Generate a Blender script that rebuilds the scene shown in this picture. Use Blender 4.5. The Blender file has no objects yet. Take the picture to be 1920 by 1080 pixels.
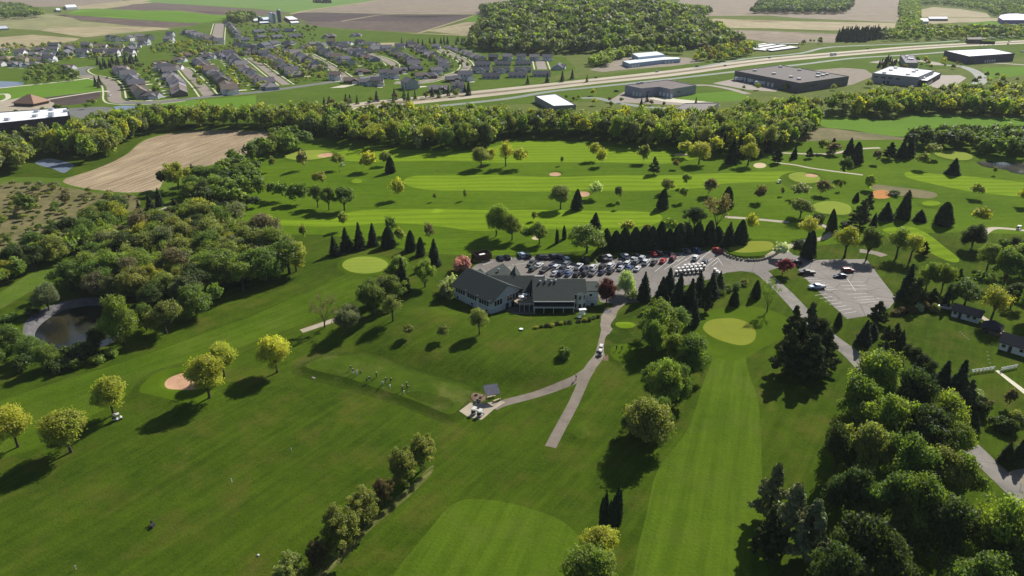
import bpy, math, random
import numpy as np
from mathutils import Vector, Matrix
from mathutils.geometry import delaunay_2d_cdt
R = math.radians
SC = bpy.context.scene
COL = SC.collection

# ---------------------------------------------------------------- camera, sky, sun
CAM_H, FPX, PITCH = 100.0, 1297.0, R(24.5)
cam_data = bpy.data.cameras.new('camera')
cam = bpy.data.objects.new('camera', cam_data); COL.objects.link(cam)
cam_data.sensor_width = 36.0
cam_data.lens = 36.0 * FPX / 1920.0
cam_data.clip_start = 1.0; cam_data.clip_end = 40000.0
cam.location = (0, 0, CAM_H); cam.rotation_euler = (R(90) - PITCH, 0, 0)
SC.camera = cam

SUN_EL, SUN_DIR = R(36.5), (0.585, 0.811)
SUN_AZ = math.atan2(SUN_DIR[0], SUN_DIR[1])
world = bpy.data.worlds.new('World'); SC.world = world; world.use_nodes = True
wn = world.node_tree.nodes; wl = world.node_tree.links
sky = wn.new('ShaderNodeTexSky'); sky.sky_type = 'NISHITA'; sky.sun_disc = False
sky.sun_elevation = SUN_EL; sky.sun_rotation = SUN_AZ
sky.air_density = 1.0; sky.dust_density = 1.0; sky.altitude = 300
wl.new(sky.outputs[0], wn['Background'].inputs[0]); wn['Background'].inputs[1].default_value = 0.06
sd = bpy.data.lights.new('sun', 'SUN'); sd.energy = 5.0; sd.angle = R(0.55); sd.color = (1.0, 0.95, 0.86)
so = bpy.data.objects.new('sun', sd); COL.objects.link(so)
sv = Vector((SUN_DIR[0]*math.cos(SUN_EL), SUN_DIR[1]*math.cos(SUN_EL), math.sin(SUN_EL)))
so.rotation_euler = sv.to_track_quat('Z', 'Y').to_euler(); so.location = (0, 0, 300)
SC.view_settings.view_transform = 'Standard'; SC.view_settings.look = 'None'
SC.view_settings.exposure = 0.56; SC.view_settings.gamma = 1.0; SC.view_settings.use_curve_mapping = False
SC.cycles.max_bounces = 6; SC.cycles.diffuse_bounces = 3; SC.cycles.transmission_bounces = 4
SC.cycles.glossy_bounces = 2; SC.cycles.volume_bounces = 0

# ---------------------------------------------------------------- helpers
SP, CP = math.sin(PITCH), math.cos(PITCH)
rng = random.Random(7)
FEATS = []      # (polygon Nx2, height, bank width outside the edge, inner width)

def seg_dist(P, poly):
    """signed distance (inside negative) of points P (N,2) to polygon poly (M,2)"""
    A = poly; B = np.roll(poly, -1, 0)
    d = B - A; L = (d**2).sum(1) + 1e-9
    w = P[:, None, :] - A[None]
    t = np.clip((w*d[None]).sum(2)/L[None], 0, 1)
    dist = np.sqrt(((w - t[..., None]*d[None])**2).sum(2)).min(1)
    ya, yb = A[:, 1][None], B[:, 1][None]; py = P[:, 1][:, None]; px = P[:, 0][:, None]
    cond = (ya > py) != (yb > py)
    xi = A[:, 0][None] + (py - ya)*(B[:, 0] - A[:, 0])[None]/np.where(np.abs(yb - ya) < 1e-9, 1e-9, yb - ya)
    ins = ((cond & (px < xi)).sum(1) % 2) == 1
    return np.where(ins, -dist, dist)

def base_h(x, y):
    m = np.clip((470 - y)/120, 0, 1)
    u = (0.45*np.sin(x/21+1.3)*np.cos(y/27+.4) + 0.35*np.sin((x*0.7+y)/16.0+2) + 0.22*np.sin((x-0.6*y)/9.5)
         + 0.5*np.sin(x/55+.3)*np.sin(y/47))
    # level ground round the clubhouse, the parking lots and the drive
    f = np.exp(-(((x-25)/62)**4 + ((y-212)/26)**4)) + np.exp(-(((x-104)/30)**4 + ((y-215)/30)**4))
    u = u*m*(1 - np.clip(f, 0, 1))
    u = u + 44*np.exp(-((x-170)/235)**2 - ((y-1620)/380)**2) + 16*np.exp(-((x-70)/150)**2 - ((y-1230)/150)**2)
    u = u + 16*np.exp(-((x+900)/260)**2 - ((y-1750)/300)**2)
    return u

def H_arr(P):
    P = np.asarray(P, float)
    z = base_h(P[:, 0], P[:, 1])
    for poly, bb, hh, bank, inner in FEATS:
        m = (P[:, 0] > bb[0]-bank) & (P[:, 0] < bb[2]+bank) & (P[:, 1] > bb[1]-bank) & (P[:, 1] < bb[3]+bank)
        if not m.any(): continue
        sdv = seg_dist(P[m], poly)
        t = np.clip((bank - sdv)/(bank + inner), 0, 1)
        z[m] += hh*(t*t*(3 - 2*t))
    return z

def H(x, y):
    return float(H_arr(np.array([[x, y]]))[0])

def ray_xy(px, py, h):
    v = (py-540)/FPX; k = (CAM_H-h)/max(SP + v*CP, 1e-3)
    return ((px-960)/FPX*k, k*(CP - v*SP))

def at(px, py, full=True):
    """point of the ground that the photograph shows at this place"""
    h = 0.0
    for _ in range(5 if py > 120 else 14):
        x, y = ray_xy(px, py, h)
        hn = H(x, y) if full else float(base_h(np.array([x]), np.array([y]))[0])
        h = hn if py > 120 else 0.5*h + 0.5*hn
    return Vector((x, y, h))

def at_h(px, py, h):
    x, y = ray_xy(px, py, h); return Vector((x, y, h))

def height_for(x, y, py):
    v = (py-540)/FPX
    return CAM_H - y*(SP + v*CP)/(CP - v*SP)

def smooth_poly(pts, closed=True, n=5):
    out = []; N = len(pts)
    rngi = range(N) if closed else range(N-1)
    for i in rngi:
        if closed: p0, p1, p2, p3 = (pts[(i+k) % N] for k in (-1, 0, 1, 2))
        else: p0, p1, p2, p3 = pts[max(i-1, 0)], pts[i], pts[i+1], pts[min(i+2, N-1)]
        for k in range(n):
            t = k/n
            out.append(tuple(0.5*((2*p1[a]) + (-p0[a]+p2[a])*t + (2*p0[a]-5*p1[a]+4*p2[a]-p3[a])*t*t
                                  + (-p0[a]+3*p1[a]-3*p2[a]+p3[a])*t**3) for a in (0, 1)))
    if not closed: out.append(tuple(pts[-1][:2]))
    return out

def link(name, me, parent=None):
    o = bpy.data.objects.new(name, me); COL.objects.link(o)
    if parent is not None: o.parent = parent
    return o

def fast_mesh(name, V, F, mats=(), mi=None, smooth=False):
    """V (n,3) array, F (m,k) array with equal corner count, or a list of index lists"""
    me = bpy.data.meshes.new(name)
    V = np.asarray(V, np.float32).reshape(-1, 3)
    if isinstance(F, np.ndarray) and F.ndim == 2:
        m, k = F.shape
        me.vertices.add(len(V)); me.vertices.foreach_set('co', V.ravel())
        me.loops.add(m*k); me.loops.foreach_set('vertex_index', F.astype(np.int32).ravel())
        me.polygons.add(m); me.polygons.foreach_set('loop_start', np.arange(0, m*k, k, dtype=np.int32))
        me.polygons.foreach_set('loop_total', np.full(m, k, np.int32))
        me.update(calc_edges=True)
    else:
        me.from_pydata([tuple(map(float, v)) for v in V], [], [list(map(int, f)) for f in F]); me.update()
    for mt in mats: me.materials.append(mt)
    if mi is not None: me.polygons.foreach_set('material_index', np.asarray(mi, np.int32))
    if smooth: me.polygons.foreach_set('use_smooth', np.ones(len(me.polygons), bool))
    me.validate()
    return me

class MB:
    """collects boxes, prisms and tubes; build() links them as one mesh object"""
    def __init__(s): s.v = []; s.f = []; s.m = []
    def add(s, V, F, mi=0):
        b = len(s.v); s.v += [tuple(v) for v in V]; s.f += [[b+i for i in f] for f in F]; s.m += [mi]*len(F); return s
    def box(s, c, d, rz=0, mi=0, taper=1.0):
        x, y, z = d[0]/2, d[1]/2, d[2]/2; cr, sr = math.cos(rz), math.sin(rz); V = []
        for zz, t in ((-z, 1), (z, taper)):
            for a, b in ((-x, -y), (x, -y), (x, y), (-x, y)):
                a, b = a*t, b*t
                V.append((c[0]+a*cr-b*sr, c[1]+a*sr+b*cr, c[2]+zz))
        return s.add(V, [(0, 3, 2, 1), (4, 5, 6, 7), (0, 1, 5, 4), (1, 2, 6, 5), (2, 3, 7, 6), (3, 0, 4, 7)], mi)
    def prism(s, poly, z0, z1, mi=0, top=True, mi_top=None):
        n = len(poly)
        ar = sum(poly[i][0]*poly[(i+1) % n][1]-poly[(i+1) % n][0]*poly[i][1] for i in range(n))
        if ar < 0: poly = poly[::-1]
        V = [(p[0], p[1], z0) for p in poly] + [(p[0], p[1], z1) for p in poly]
        s.add(V, [(i, (i+1) % n, n+(i+1) % n, n+i) for i in range(n)], mi)
        if top: s.add([(p[0], p[1], z1) for p in poly], [list(range(n))], mi if mi_top is None else mi_top)
        return s
    def tube(s, p0, p1, r0, r1, n=5, mi=0, cap=False):
        p0, p1 = Vector(p0), Vector(p1); d = (p1-p0)
        if d.length < 1e-6: return s
        d.normalize(); a = d.orthogonal().normalized(); b = d.cross(a); V = []
        for p, r in ((p0, r0), (p1, r1)):
            for i in range(n):
                t = 2*math.pi*i/n; V.append(p + a*math.cos(t)*r + b*math.sin(t)*r)
        F = [(i, (i+1) % n, n+(i+1) % n, n+i) for i in range(n)]
        if cap: F += [list(range(n))[::-1], list(range(n, 2*n))]
        return s.add(V, F, mi)
    def mesh(s, name, mats=(), smooth=False): return fast_mesh(name, s.v, s.f, mats, s.m, smooth)
    def build(s, name, mats, parent=None, smooth=False):
        if not isinstance(mats, (list, tuple)): mats = (mats,)
        return link(name, s.mesh(name, mats, smooth), parent)

def empty(name, loc, rz=0.0, scale=None):
    o = bpy.data.objects.new(name, None); COL.objects.link(o)
    o.empty_display_size = 0.5; o.location = loc; o.rotation_euler = (0, 0, rz)
    if scale is not None: o.scale = scale
    return o

def tag(o, label=None, cat=None, group=None, kind=None):
    if label: o['label'] = label
    if cat: o['category'] = cat
    if group: o['group'] = group
    if kind: o['kind'] = kind
    return o

def copy_thing(src, loc, rz=0.0, scale=None, color=None):
    c = src.copy(); COL.objects.link(c); c.location = loc; c.rotation_euler = (0, 0, rz)
    if scale is not None: c.scale = scale
    for k in ('label', 'group'):
        if k in c: del c[k]
    for ch in src.children:
        d = ch.copy(); COL.objects.link(d); d.parent = c
        if color is not None and d.get('tinted'): d.color = (*color, 1)
        for g in ch.children:
            e = g.copy(); COL.objects.link(e); e.parent = d
            if color is not None and e.get('tinted'): e.color = (*color, 1)
    return c

ORD = ['', 'first', 'second', 'third', 'fourth', 'fifth', 'sixth', 'seventh', 'eighth', 'ninth', 'tenth', 'eleventh',
       'twelfth', 'thirteenth', 'fourteenth', 'fifteenth', 'sixteenth', 'seventeenth', 'eighteenth', 'nineteenth',
       'twentieth', 'twenty-first', 'twenty-second', 'twenty-third', 'twenty-fourth', 'twenty-fifth', 'twenty-sixth',
       'twenty-seventh', 'twenty-eighth', 'twenty-ninth', 'thirtieth']
def ordn(i): return ORD[i] if i < len(ORD) else 'number %d' % i

# ---------------------------------------------------------------- materials
class NT:
    def __init__(s, name):
        s.m = bpy.data.materials.new(name); s.m.use_nodes = True; s.t = s.m.node_tree
        s.t.nodes.clear(); s.out = s.t.nodes.new('ShaderNodeOutputMaterial')
    def n(s, ty, **kw):
        nd = s.t.nodes.new(ty)
        for k, v in kw.items():
            if k.startswith('i_'): nd.inputs[int(k[2:]) if k[2:].isdigit() else k[2:].replace('_', ' ')].default_value = v
            else: setattr(nd, k, v)
        return nd
    def l(s, a, b): s.t.links.new(a, b)
    def math(s, op, a, b=None):
        nd = s.n('ShaderNodeMath', operation=op)
        for i, q in enumerate((a, b)):
            if q is None: continue
            if isinstance(q, (int, float)): nd.inputs[i].default_value = q
            else: s.l(q, nd.inputs[i])
        return nd.outputs[0]
    def mix(s, fac, a, b, blend='MIX'):
        nd = s.n('ShaderNodeMix', data_type='RGBA', blend_type=blend)
        for i, q in ((0, fac), (6, a), (7, b)):
            if isinstance(q, (int, float)): nd.inputs[i].default_value = q
            elif isinstance(q, (tuple, list)): nd.inputs[i].default_value = (*q[:3], 1)
            else: s.l(q, nd.inputs[i])
        return nd.outputs[2]
    def coord(s, kind='Object', scale=(1, 1, 1), rot=0.0):
        tc = s.n('ShaderNodeTexCoord'); out = tc.outputs[kind]
        for kw in ({'Rotation': (0, 0, -rot)}, {'Scale': scale}):     # turn first, then stretch along the turned axes
            mp = s.n('ShaderNodeMapping')
            for k_, v_ in kw.items(): mp.inputs[k_].default_value = v_
            s.l(out, mp.inputs[0]); out = mp.outputs[0]
        return out
    def noise(s, co, scale, detail=3, rough=0.55):
        nd = s.n('ShaderNodeTexNoise'); nd.inputs['Scale'].default_value = scale
        nd.inputs['Detail'].default_value = detail; nd.inputs['Roughness'].default_value = rough
        s.l(co, nd.inputs['Vector']); return nd.outputs[0]
    def ramp(s, fac, lo, hi):
        nd = s.n('ShaderNodeMapRange'); nd.inputs[1].default_value = lo; nd.inputs[2].default_value = hi
        nd.clamp = True; s.l(fac, nd.inputs[0]); return nd.outputs[0]
    def bump(s, h, strength, dist):
        nd = s.n('ShaderNodeBump'); nd.inputs['Strength'].default_value = strength
        nd.inputs['Distance'].default_value = dist; s.l(h, nd.inputs['Height']); return nd.outputs[0]
    def principled(s, col, rough=0.9, spec=0.2, metal=0.0, normal=None):
        p = s.n('ShaderNodeBsdfPrincipled')
        if isinstance(col, (tuple, list)): p.inputs['Base Color'].default_value = (*col[:3], 1)
        else: s.l(col, p.inputs['Base Color'])
        if isinstance(rough, (int, float)): p.inputs['Roughness'].default_value = rough
        else: s.l(rough, p.inputs['Roughness'])
        p.inputs['Specular IOR Level'].default_value = spec; p.inputs['Metallic'].default_value = metal
        if normal is not None: s.l(normal, p.inputs['Normal'])
        s.l(p.outputs[0], s.out.inputs[0]); return s.m

def grass_mat(name, a, b, dry=None, dry_amt=0.0, stripe=None, fine=2.2, patch=0.035, streak=None, bump=0.5):
    """a/b: darker and lighter blade colour, dry: worn colour, stripe: (angle, width m, strength)"""
    t = NT(name); co = t.coord()
    n1 = t.noise(co, patch, 5, 0.6); n2 = t.noise(co, fine, 4, 0.7); n3 = t.noise(co, 0.3, 4, 0.65)
    f = t.math('ADD', t.math('MULTIPLY', t.ramp(n1, .38, .62), .38),
               t.math('ADD', t.math('MULTIPLY', t.ramp(n3, .34, .66), .34), t.math('MULTIPLY', t.ramp(n2, .34, .66), .28)))
    col = t.mix(f, a, b)
    if streak is not None:   # mower and tyre streaks along one direction
        cs = t.coord(scale=(0.05, 0.7, 1), rot=streak)
        ns = t.noise(cs, 1.0, 4, 0.6)
        col = t.mix(t.math('MULTIPLY', t.ramp(ns, .5, .75), .32), col, tuple(min(1, q*1.4) for q in b))
        col = t.mix(t.math('MULTIPLY', t.ramp(ns, .5, .3), .30), col, tuple(q*.72 for q in a))
    if stripe is not None:
        cs = t.coord(rot=stripe[0]); wv = t.n('ShaderNodeTexWave', wave_type='BANDS', bands_direction='Y')
        wv.inputs['Scale'].default_value = 0.314/stripe[1]; wv.inputs['Distortion'].default_value = 0.5
        wv.inputs['Detail'].default_value = 2; wv.inputs['Detail Scale'].default_value = 0.4
        t.l(cs, wv.inputs[0])
        col = t.mix(t.math('MULTIPLY', t.ramp(wv.outputs[1], .35, .65), stripe[2]), col, tuple(min(1, q*1.6) for q in b))
    if dry is not None:
        nd = t.noise(co, .09, 6, .7)
        col = t.mix(t.math('MULTIPLY', t.ramp(nd, .50, .74), dry_amt), col, dry)
    nb = t.noise(co, 1.3, 5, .75)
    return t.principled(col, 1.0, .02, normal=t.bump(nb, bump, .6))

def soil_mat(name, a, b, angle=0.0, row=None, scale=.05, fine=.8, spec=.1, bump=.4, rough=.95):
    t = NT(name); co = t.coord(rot=angle)
    f = t.math('ADD', t.math('MULTIPLY', t.ramp(t.noise(co, scale, 5, .6), .35, .65), .55),
               t.math('MULTIPLY', t.ramp(t.noise(co, fine, 4, .7), .3, .7), .45))
    col = t.mix(f, a, b)
    if row:
        cs = t.coord(scale=(0.03, 1.0/row, 1), rot=angle)
        nr = t.noise(cs, 1.0, 3, .6)
        col = t.mix(t.math('MULTIPLY', t.ramp(nr, .5, .68), .6), col, tuple(min(1, q*1.35) for q in b))
        col = t.mix(t.math('MULTIPLY', t.ramp(nr, .48, .34), .5), col, tuple(q*.7 for q in a))
    return t.principled(col, rough, spec, normal=t.bump(t.noise(co, 1.2, 5, .7), bump, .5))

def plain(name, col, rough=.7, spec=.3, metal=0, var=.12, scale=3.0):
    t = NT(name); co = t.coord()
    n = t.noise(co, scale, 4, .6)
    c = t.mix(t.ramp(n, .3, .7), tuple(q*(1-var) for q in col), tuple(min(1, q*(1+var)) for q in col))
    return t.principled(c, rough, spec, metal)

M = {}
M['rough'] = grass_mat('rough_grass', (.024, .050, .0035), (.066, .104, .0065), (.105, .092, .020), .62, streak=R(55))
M['rough_far'] = grass_mat('far_rough_grass', (.050, .098, .004), (.096, .162, .006), (.11, .12, .03), .2, patch=.02, streak=R(4))  # paler copy of the rough: distance haze and backlight put into the colour
M['bank'] = grass_mat('bank_grass', (.020, .042, .003), (.050, .078, .006), (.13, .11, .04), .6)
M['fairway'] = grass_mat('fairway_grass', (.105, .175, .007), (.15, .23, .010), stripe=(0.02, 7, .22), streak=R(2))
M['fairway_near'] = grass_mat('near_fairway_grass', (.046, .088, .005), (.082, .130, .009), (.11, .12, .03), .35, stripe=(R(70), 5, .10), streak=R(70))
M['fairway_diag'] = grass_mat('diagonal_fairway_grass', (.042, .082, .004), (.080, .128, .008), (.12, .13, .03), .35, streak=R(49))
M['green'] = grass_mat('green_grass', (.16, .21, .028), (.20, .25, .035), stripe=(0.1, 3, .12), patch=.1, bump=.05)
M['green_near'] = grass_mat('putting_green_grass', (.16, .19, .022), (.20, .225, .03), (.2, .19, .05), .4, patch=.12, bump=.05)
M['apron'] = grass_mat('apron_grass', (.044, .086, .003), (.075, .120, .006), bump=.1)
M['tee'] = grass_mat('tee_grass', (.032, .062, .004), (.062, .098, .008), (.16, .15, .05), .6, patch=.15, bump=.1)
M['lawn'] = grass_mat('town_lawn', (.055, .098, .010), (.095, .150, .018), (.14, .14, .05), .5, patch=.03)
M['crop_green'] = grass_mat('green_crop', (.085, .165, .018), (.12, .22, .024), patch=.01, streak=R(3))
M['pale_green'] = grass_mat('pale_green_crop', (.11, .19, .045), (.15, .24, .06), patch=.006, streak=R(5))
M['meadow'] = grass_mat('meadow_grass', (.075, .11, .022), (.13, .16, .04), (.2, .18, .08), .6)
M['brush'] = soil_mat('brushy_dry_grass', (.075, .082, .026), (.20, .165, .08), 0, None, .05, .35)
M['straw'] = soil_mat('straw_field', (.24, .20, .12), (.34, .29, .17), R(4), 8, .012, .2)
M['straw_green'] = soil_mat('greening_straw_field', (.17, .18, .085), (.26, .25, .12), R(4), 8, .008, .2)
M['mauve'] = soil_mat('tilled_pale_field', (.175, .14, .10), (.25, .205, .15), R(2), 10, .01, .2)
M['soil'] = soil_mat('dark_tilled_soil', (.050, .036, .036), (.082, .060, .055), R(4), 10, .01, .2)
M['soil_brown'] = soil_mat('brown_tilled_soil', (.085, .062, .052), (.13, .098, .078), R(4), 10, .01, .2)
M['stubble'] = soil_mat('corn_stubble', (.20, .148, .092), (.37, .29, .185), R(78), 1.7, .03, .7, bump=.8)
M['sand'] = soil_mat('bunker_sand', (.36, .21, .13), (.50, .31, .19), 0, None, .3, 2.0)
M['sand_pale'] = soil_mat('pale_bunker_sand', (.42, .34, .2), (.55, .46, .3), 0, None, .3, 2.0)
M['gravel'] = soil_mat('gravel', (.17, .145, .115), (.29, .25, .20), 0, None, .15, 2.0)
M['dirt'] = soil_mat('bare_dirt', (.11, .075, .05), (.20, .14, .09), 0, None, .1, 1.0)
M['orange_grass'] = soil_mat('dry_orange_ornamental_grass', (.30, .12, .035), (.50, .24, .07), 0, .5, .5, 3.0)
M['dry_grass'] = soil_mat('pale_dry_grass', (.045, .072, .010), (.15, .145, .045), R(50), 1, .5, 1.6)
def pavement(name, a, b, crack=.5, sc=.08, spec=.25):
    t = NT(name); co = t.coord()
    f = t.math('ADD', t.math('MULTIPLY', t.ramp(t.noise(co, sc, 6, .65), .38, .62), .7), t.math('MULTIPLY', t.noise(co, 2.5, 3), .3))
    col = t.mix(f, a, b)
    vo = t.n('ShaderNodeTexVoronoi', feature='DISTANCE_TO_EDGE'); vo.inputs['Scale'].default_value = .11
    dn = t.n('ShaderNodeTexNoise'); dn.inputs['Scale'].default_value = .5; t.l(co, dn.inputs[0])
    t.l(t.mix(.25, co, dn.outputs[1], 'ADD'), vo.inputs[0])
    col = t.mix(t.math('MULTIPLY', t.ramp(vo.outputs[0], .022, .0), crack), col, tuple(q*.35 for q in a))
    st = t.noise(co, .35, 5, .7)
    col = t.mix(t.math('MULTIPLY', t.ramp(st, .6, .75), .4), col, tuple(q*.55 for q in a))
    return t.principled(col, .85, spec)
M['lot'] = pavement('worn_asphalt', (.125, .112, .100), (.185, .168, .150), .6)
M['lot_low'] = pavement('worn_lower_asphalt', (.14, .125, .112), (.21, .19, .17), .8)
M['road'] = pavement('drive_asphalt', (.13, .12, .105), (.225, .205, .18), .6, .15)
M['path'] = pavement('cart_path_asphalt', (.14, .115, .09), (.20, .168, .135), .2, .3)
M['concrete'] = pavement('concrete', (.30, .255, .19), (.38, .33, .25), .25, .2)
M['street'] = pavement('town_street_paving', (.21, .175, .15), (.27, .23, .195), .2, .05)
M['street_dark'] = pavement('dark_street_asphalt', (.12, .12, .115), (.16, .16, .155), .2, .05)
M['frontage'] = pavement('frontage_road_asphalt', (.16, .18, .16), (.21, .23, .20), .2, .05)
M['highway'] = pavement('highway_concrete', (.34, .29, .215), (.42, .365, .28), .15, .03)
M['median'] = soil_mat('highway_median', (.15, .125, .08), (.21, .18, .11), 0, None, .05, .5)
M['sidewalk'] = plain('sidewalk_concrete', (.50, .47, .36), .85, .2)
M['white_line'] = plain('white_road_paint', (.55, .54, .52), .8, .2, var=.3, scale=1.5)
t = NT('pond_water'); co = t.coord()
wm = t.mix(t.ramp(t.noise(co, .12, 5), .4, .65), (.012, .014, .013), (.030, .025, .012))
t.principled(wm, .12, .5, normal=t.bump(t.noise(co, 2.5, 3), .05, .1)); M['water_dark'] = t.m
t = NT('blue_lake_water'); co = t.coord()
t.principled((.16, .20, .27), .3, .6, normal=t.bump(t.noise(co, 1.5, 3), .1, .1)); M['water'] = t.m
M['riprap'] = soil_mat('grey_riprap_bank', (.07, .068, .07), (.20, .195, .20), 0, None, .6, 2.5, bump=1)
# ---------------------------------------------------------------- ground: one sheet split along every mown edge, road and field
SURF = []     # (object name, material, ground polygon)
def feat(poly, h, bank, inner=0.6):
    a = np.array(poly, float); FEATS.append((a, (a[:, 0].min(), a[:, 1].min(), a[:, 0].max(), a[:, 1].max()), h, bank, inner))
def area(name, mat, px, smooth=True, n=5, relief=None):
    pts = [(x, max(y, -36)) for x, y in px]
    g = [tuple(at(x, y, False)[:2]) for x, y in pts]
    if smooth: g = smooth_poly(g, True, n)
    if name == 'putting_green':      # mown collar round the green
        c = np.mean(g, 0); d = [Vector(p)-Vector(c) for p in g]
        SURF.append(('green_collar', 'apron', [tuple(Vector(c) + q*(1 + 1.9/max(q.length, 1))) for q in d]))
    SURF.append((name, mat, g))
    if relief: feat(g, *relief)
    return g
def ell(cx, cy, rx, ry, n=14, tilt=0):
    c, s = math.cos(tilt), math.sin(tilt)
    return [(cx+rx*math.cos(a)*c-ry*math.sin(a)*s, cy+rx*math.cos(a)*s+ry*math.sin(a)*c) for a in (2*math.pi*k/n for k in range(n))]
def strip_g(name, mat, g, w):
    g = [Vector(p) for p in g]; L = []; Rr = []
    for i, p in enumerate(g):
        d = (g[min(i+1, len(g)-1)] - g[max(i-1, 0)]).normalized(); nrm = Vector((-d.y, d.x))
        ww = w[i] if isinstance(w, (list, tuple)) else w
        L.append(p + nrm*ww/2); Rr.append(p - nrm*ww/2)
    SURF.append((name, mat, [tuple(q) for q in L] + [tuple(q) for q in Rr[::-1]]))
def strip(name, mat, px, w, n=4):
    g = smooth_poly([tuple(at(x, y, False)[:2]) for x, y in px], False, n)
    strip_g(name, mat, g, w); return g

# far country
area('meadow', 'meadow', [(-900, 330), (-900, 60), (-300, -30), (2300, -30), (2900, 60), (2900, 240), (1400, 215), (900, 215), (0, 235)], False)
area('tilled_field', 'mauve', [(-700, 30), (-300, -33), (250, -33), (230, 2), (140, 12), (55, 13), (0, 3)], False)
area('straw_field', 'straw_green', [(-400, 60), (-100, 30), (22, 30), (90, 25), (150, 40), (320, 52), (300, 56), (160, 70), (75, 57), (0, 52)], False)
area('straw_field', 'straw', [(-500, 120), (-300, 66), (0, 70), (60, 65), (150, 72), (140, 77), (60, 88), (0, 93)], False)
area('straw_field', 'straw', [(75, 57), (160, 70), (230, 60), (320, 55), (310, 52), (240, 50), (150, 50), (100, 52)], False)
area('straw_field', 'straw', [(140, 12), (230, 2), (300, -6), (330, -4), (290, 4), (190, 17), (150, 19)], False)
area('tilled_field', 'soil_brown', [(97, 28), (150, 30), (370, 42), (372, 47), (310, 52), (250, 49), (150, 38)], False)
area('crop_field', 'crop_green', [(127, 24), (150, 17), (185, 16), (428, 28), (427, 41), (350, 43), (175, 31), (128, 27)], False)
area('tilled_field', 'soil_brown', [(207, 17), (250, 8), (300, 5), (400, 12), (550, 24), (490, 29), (400, 28)], False)
area('crop_field', 'pale_green', [(270, 3), (330, -10), (500, -34), (900, -34), (712, 0), (547, 24), (480, 16), (310, 6)], False)
area('tilled_field', 'mauve', [(552, 24), (716, 0), (900, -34), (1300, -34), (1000, 0), (905, 27), (870, 27), (720, 26), (600, 23)], False)
area('tilled_field', 'soil', [(555, 24), (600, 23.5), (720, 26.5), (885, 28), (790, 61), (700, 57), (630, 50), (575, 40), (545, 31)], False)
area('tilled_field', 'soil_brown', [(560, 42), (632, 40), (680, 34), (720, 29), (880, 29.5), (790, 61), (700, 57), (600, 50)], False)
area('tilled_field', 'soil', [(650, 39), (690, 33), (728, 28), (886, 28.5), (858, 41), (700, 39)], False)
strip('farm_track', 'straw', [(640, 40), (680, 33), (718, 27.5), (770, 25)], 9)
strip('farm_track', 'straw', [(785, 62), (830, 48), (890, 29)], 9)
strip('farm_track', 'straw', [(545, 26), (600, 16), (712, 0), (760, -8)], 14)
strip('farm_track', 'straw', [(575, 50), (650, 56), (790, 63), (880, 68)], 7)
area('straw_field', 'straw', [(802, 58), (875, 41), (965, 44), (920, 60), (880, 67)], False)
area('crop_field', 'crop_green', [(868, 37), (893, 28), (905, 30), (893, 42)], False)
area('tilled_field', 'mauve', [(1265, 14), (1290, -20), (1600, -34), (1700, -20), (1688, 30), (1680, 42), (1500, 34), (1440, 29), (1330, 30), (1290, 50), (1300, 22)], False)
area('crop_field', 'meadow', [(1285, 34), (1300, 28), (1312, 34), (1303, 44), (1288, 41)], False)
area('straw_field', 'straw', [(1310, 44), (1340, 35), (1500, 40), (1680, 43), (1677, 54), (1560, 57), (1440, 53), (1360, 52)], False)
area('tilled_field', 'mauve', [(1375, 56), (1440, 58), (1570, 64), (1566, 80), (1440, 79), (1395, 72)], False)
area('tilled_field', 'straw', [(1718, 20), (1750, 13), (1800, 17), (1850, 25), (1858, 33), (1722, 32)], False)
area('farm_yard', 'straw', [(1724, 33), (1870, 34), (1930, 38), (1870, 42), (1800, 42), (1722, 46)], False)
area('wheat_field', 'crop_green', [(1815, 43), (1860, 39), (1930, 41), (1930, 48), (1860, 52), (1825, 51)], False)

# suburb ground
area('suburb_lawn', 'lawn', [(-200, 135), (0, 95), (60, 90), (190, 72), (320, 56), (420, 36), (480, 47), (560, 47), (640, 55), (760, 62), (880, 68), (890, 90), (1060, 108), (1080, 128), (1000, 158), (880, 170), (700, 190), (600, 196), (420, 196), (230, 205), (60, 210), (-100, 215)], False)
area('bare_lot', 'straw', [(690, 82), (740, 80), (790, 83), (740, 86), (700, 87)])
area('park_lawn', 'crop_green', [(-40, 185), (0, 168), (60, 160), (130, 152), (190, 146), (204, 155), (198, 168), (185, 172), (60, 187), (15, 186)])
area('bare_soil', 'soil', [(82, 183), (130, 177), (186, 171), (188, 180), (178, 190), (140, 196), (100, 200), (84, 190)], False)
area('crop_field', 'crop_green', [(300, 192), (420, 184), (480, 178), (480, 200), (420, 208), (300, 205)], False)
area('lake_water', 'water', [(-200, 175), (-100, 155), (0, 152), (47, 154), (42, 159), (20, 162), (0, 166)], False)
area('lake_water', 'water', [(213, 200), (230, 198), (290, 200), (286, 208), (240, 214), (222, 212)], False)
area('pavement', 'street_dark', [(130, 203), (190, 200), (212, 202), (205, 222), (150, 222), (131, 215)], False)
area('plaza', 'concrete', [(-20, 212), (0, 190), (40, 183), (80, 186), (102, 193), (100, 202), (40, 208), (0, 212)], False)
def street(px, w, mat='street', side=True):
    g = smooth_poly([tuple(at(x, y, False)[:2]) for x, y in px], False, 4)
    if side: w = w*.8; strip_g('sidewalk', 'sidewalk', g, w+8); strip_g('verge', 'lawn', g, w+5)
    strip_g('street', mat, g, w)
street([(176, 125), (158, 128), (148, 133), (158, 141), (178, 145), (198, 150), (210, 160), (214, 172), (216, 186), (232, 192), (290, 192), (340, 187)], 14)
street([(176, 125), (158, 128), (148, 133), (158, 141)], 12, 'street_dark', False)
street([(322, 127), (345, 129), (358, 142), (376, 160), (392, 180)], 12)
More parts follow.
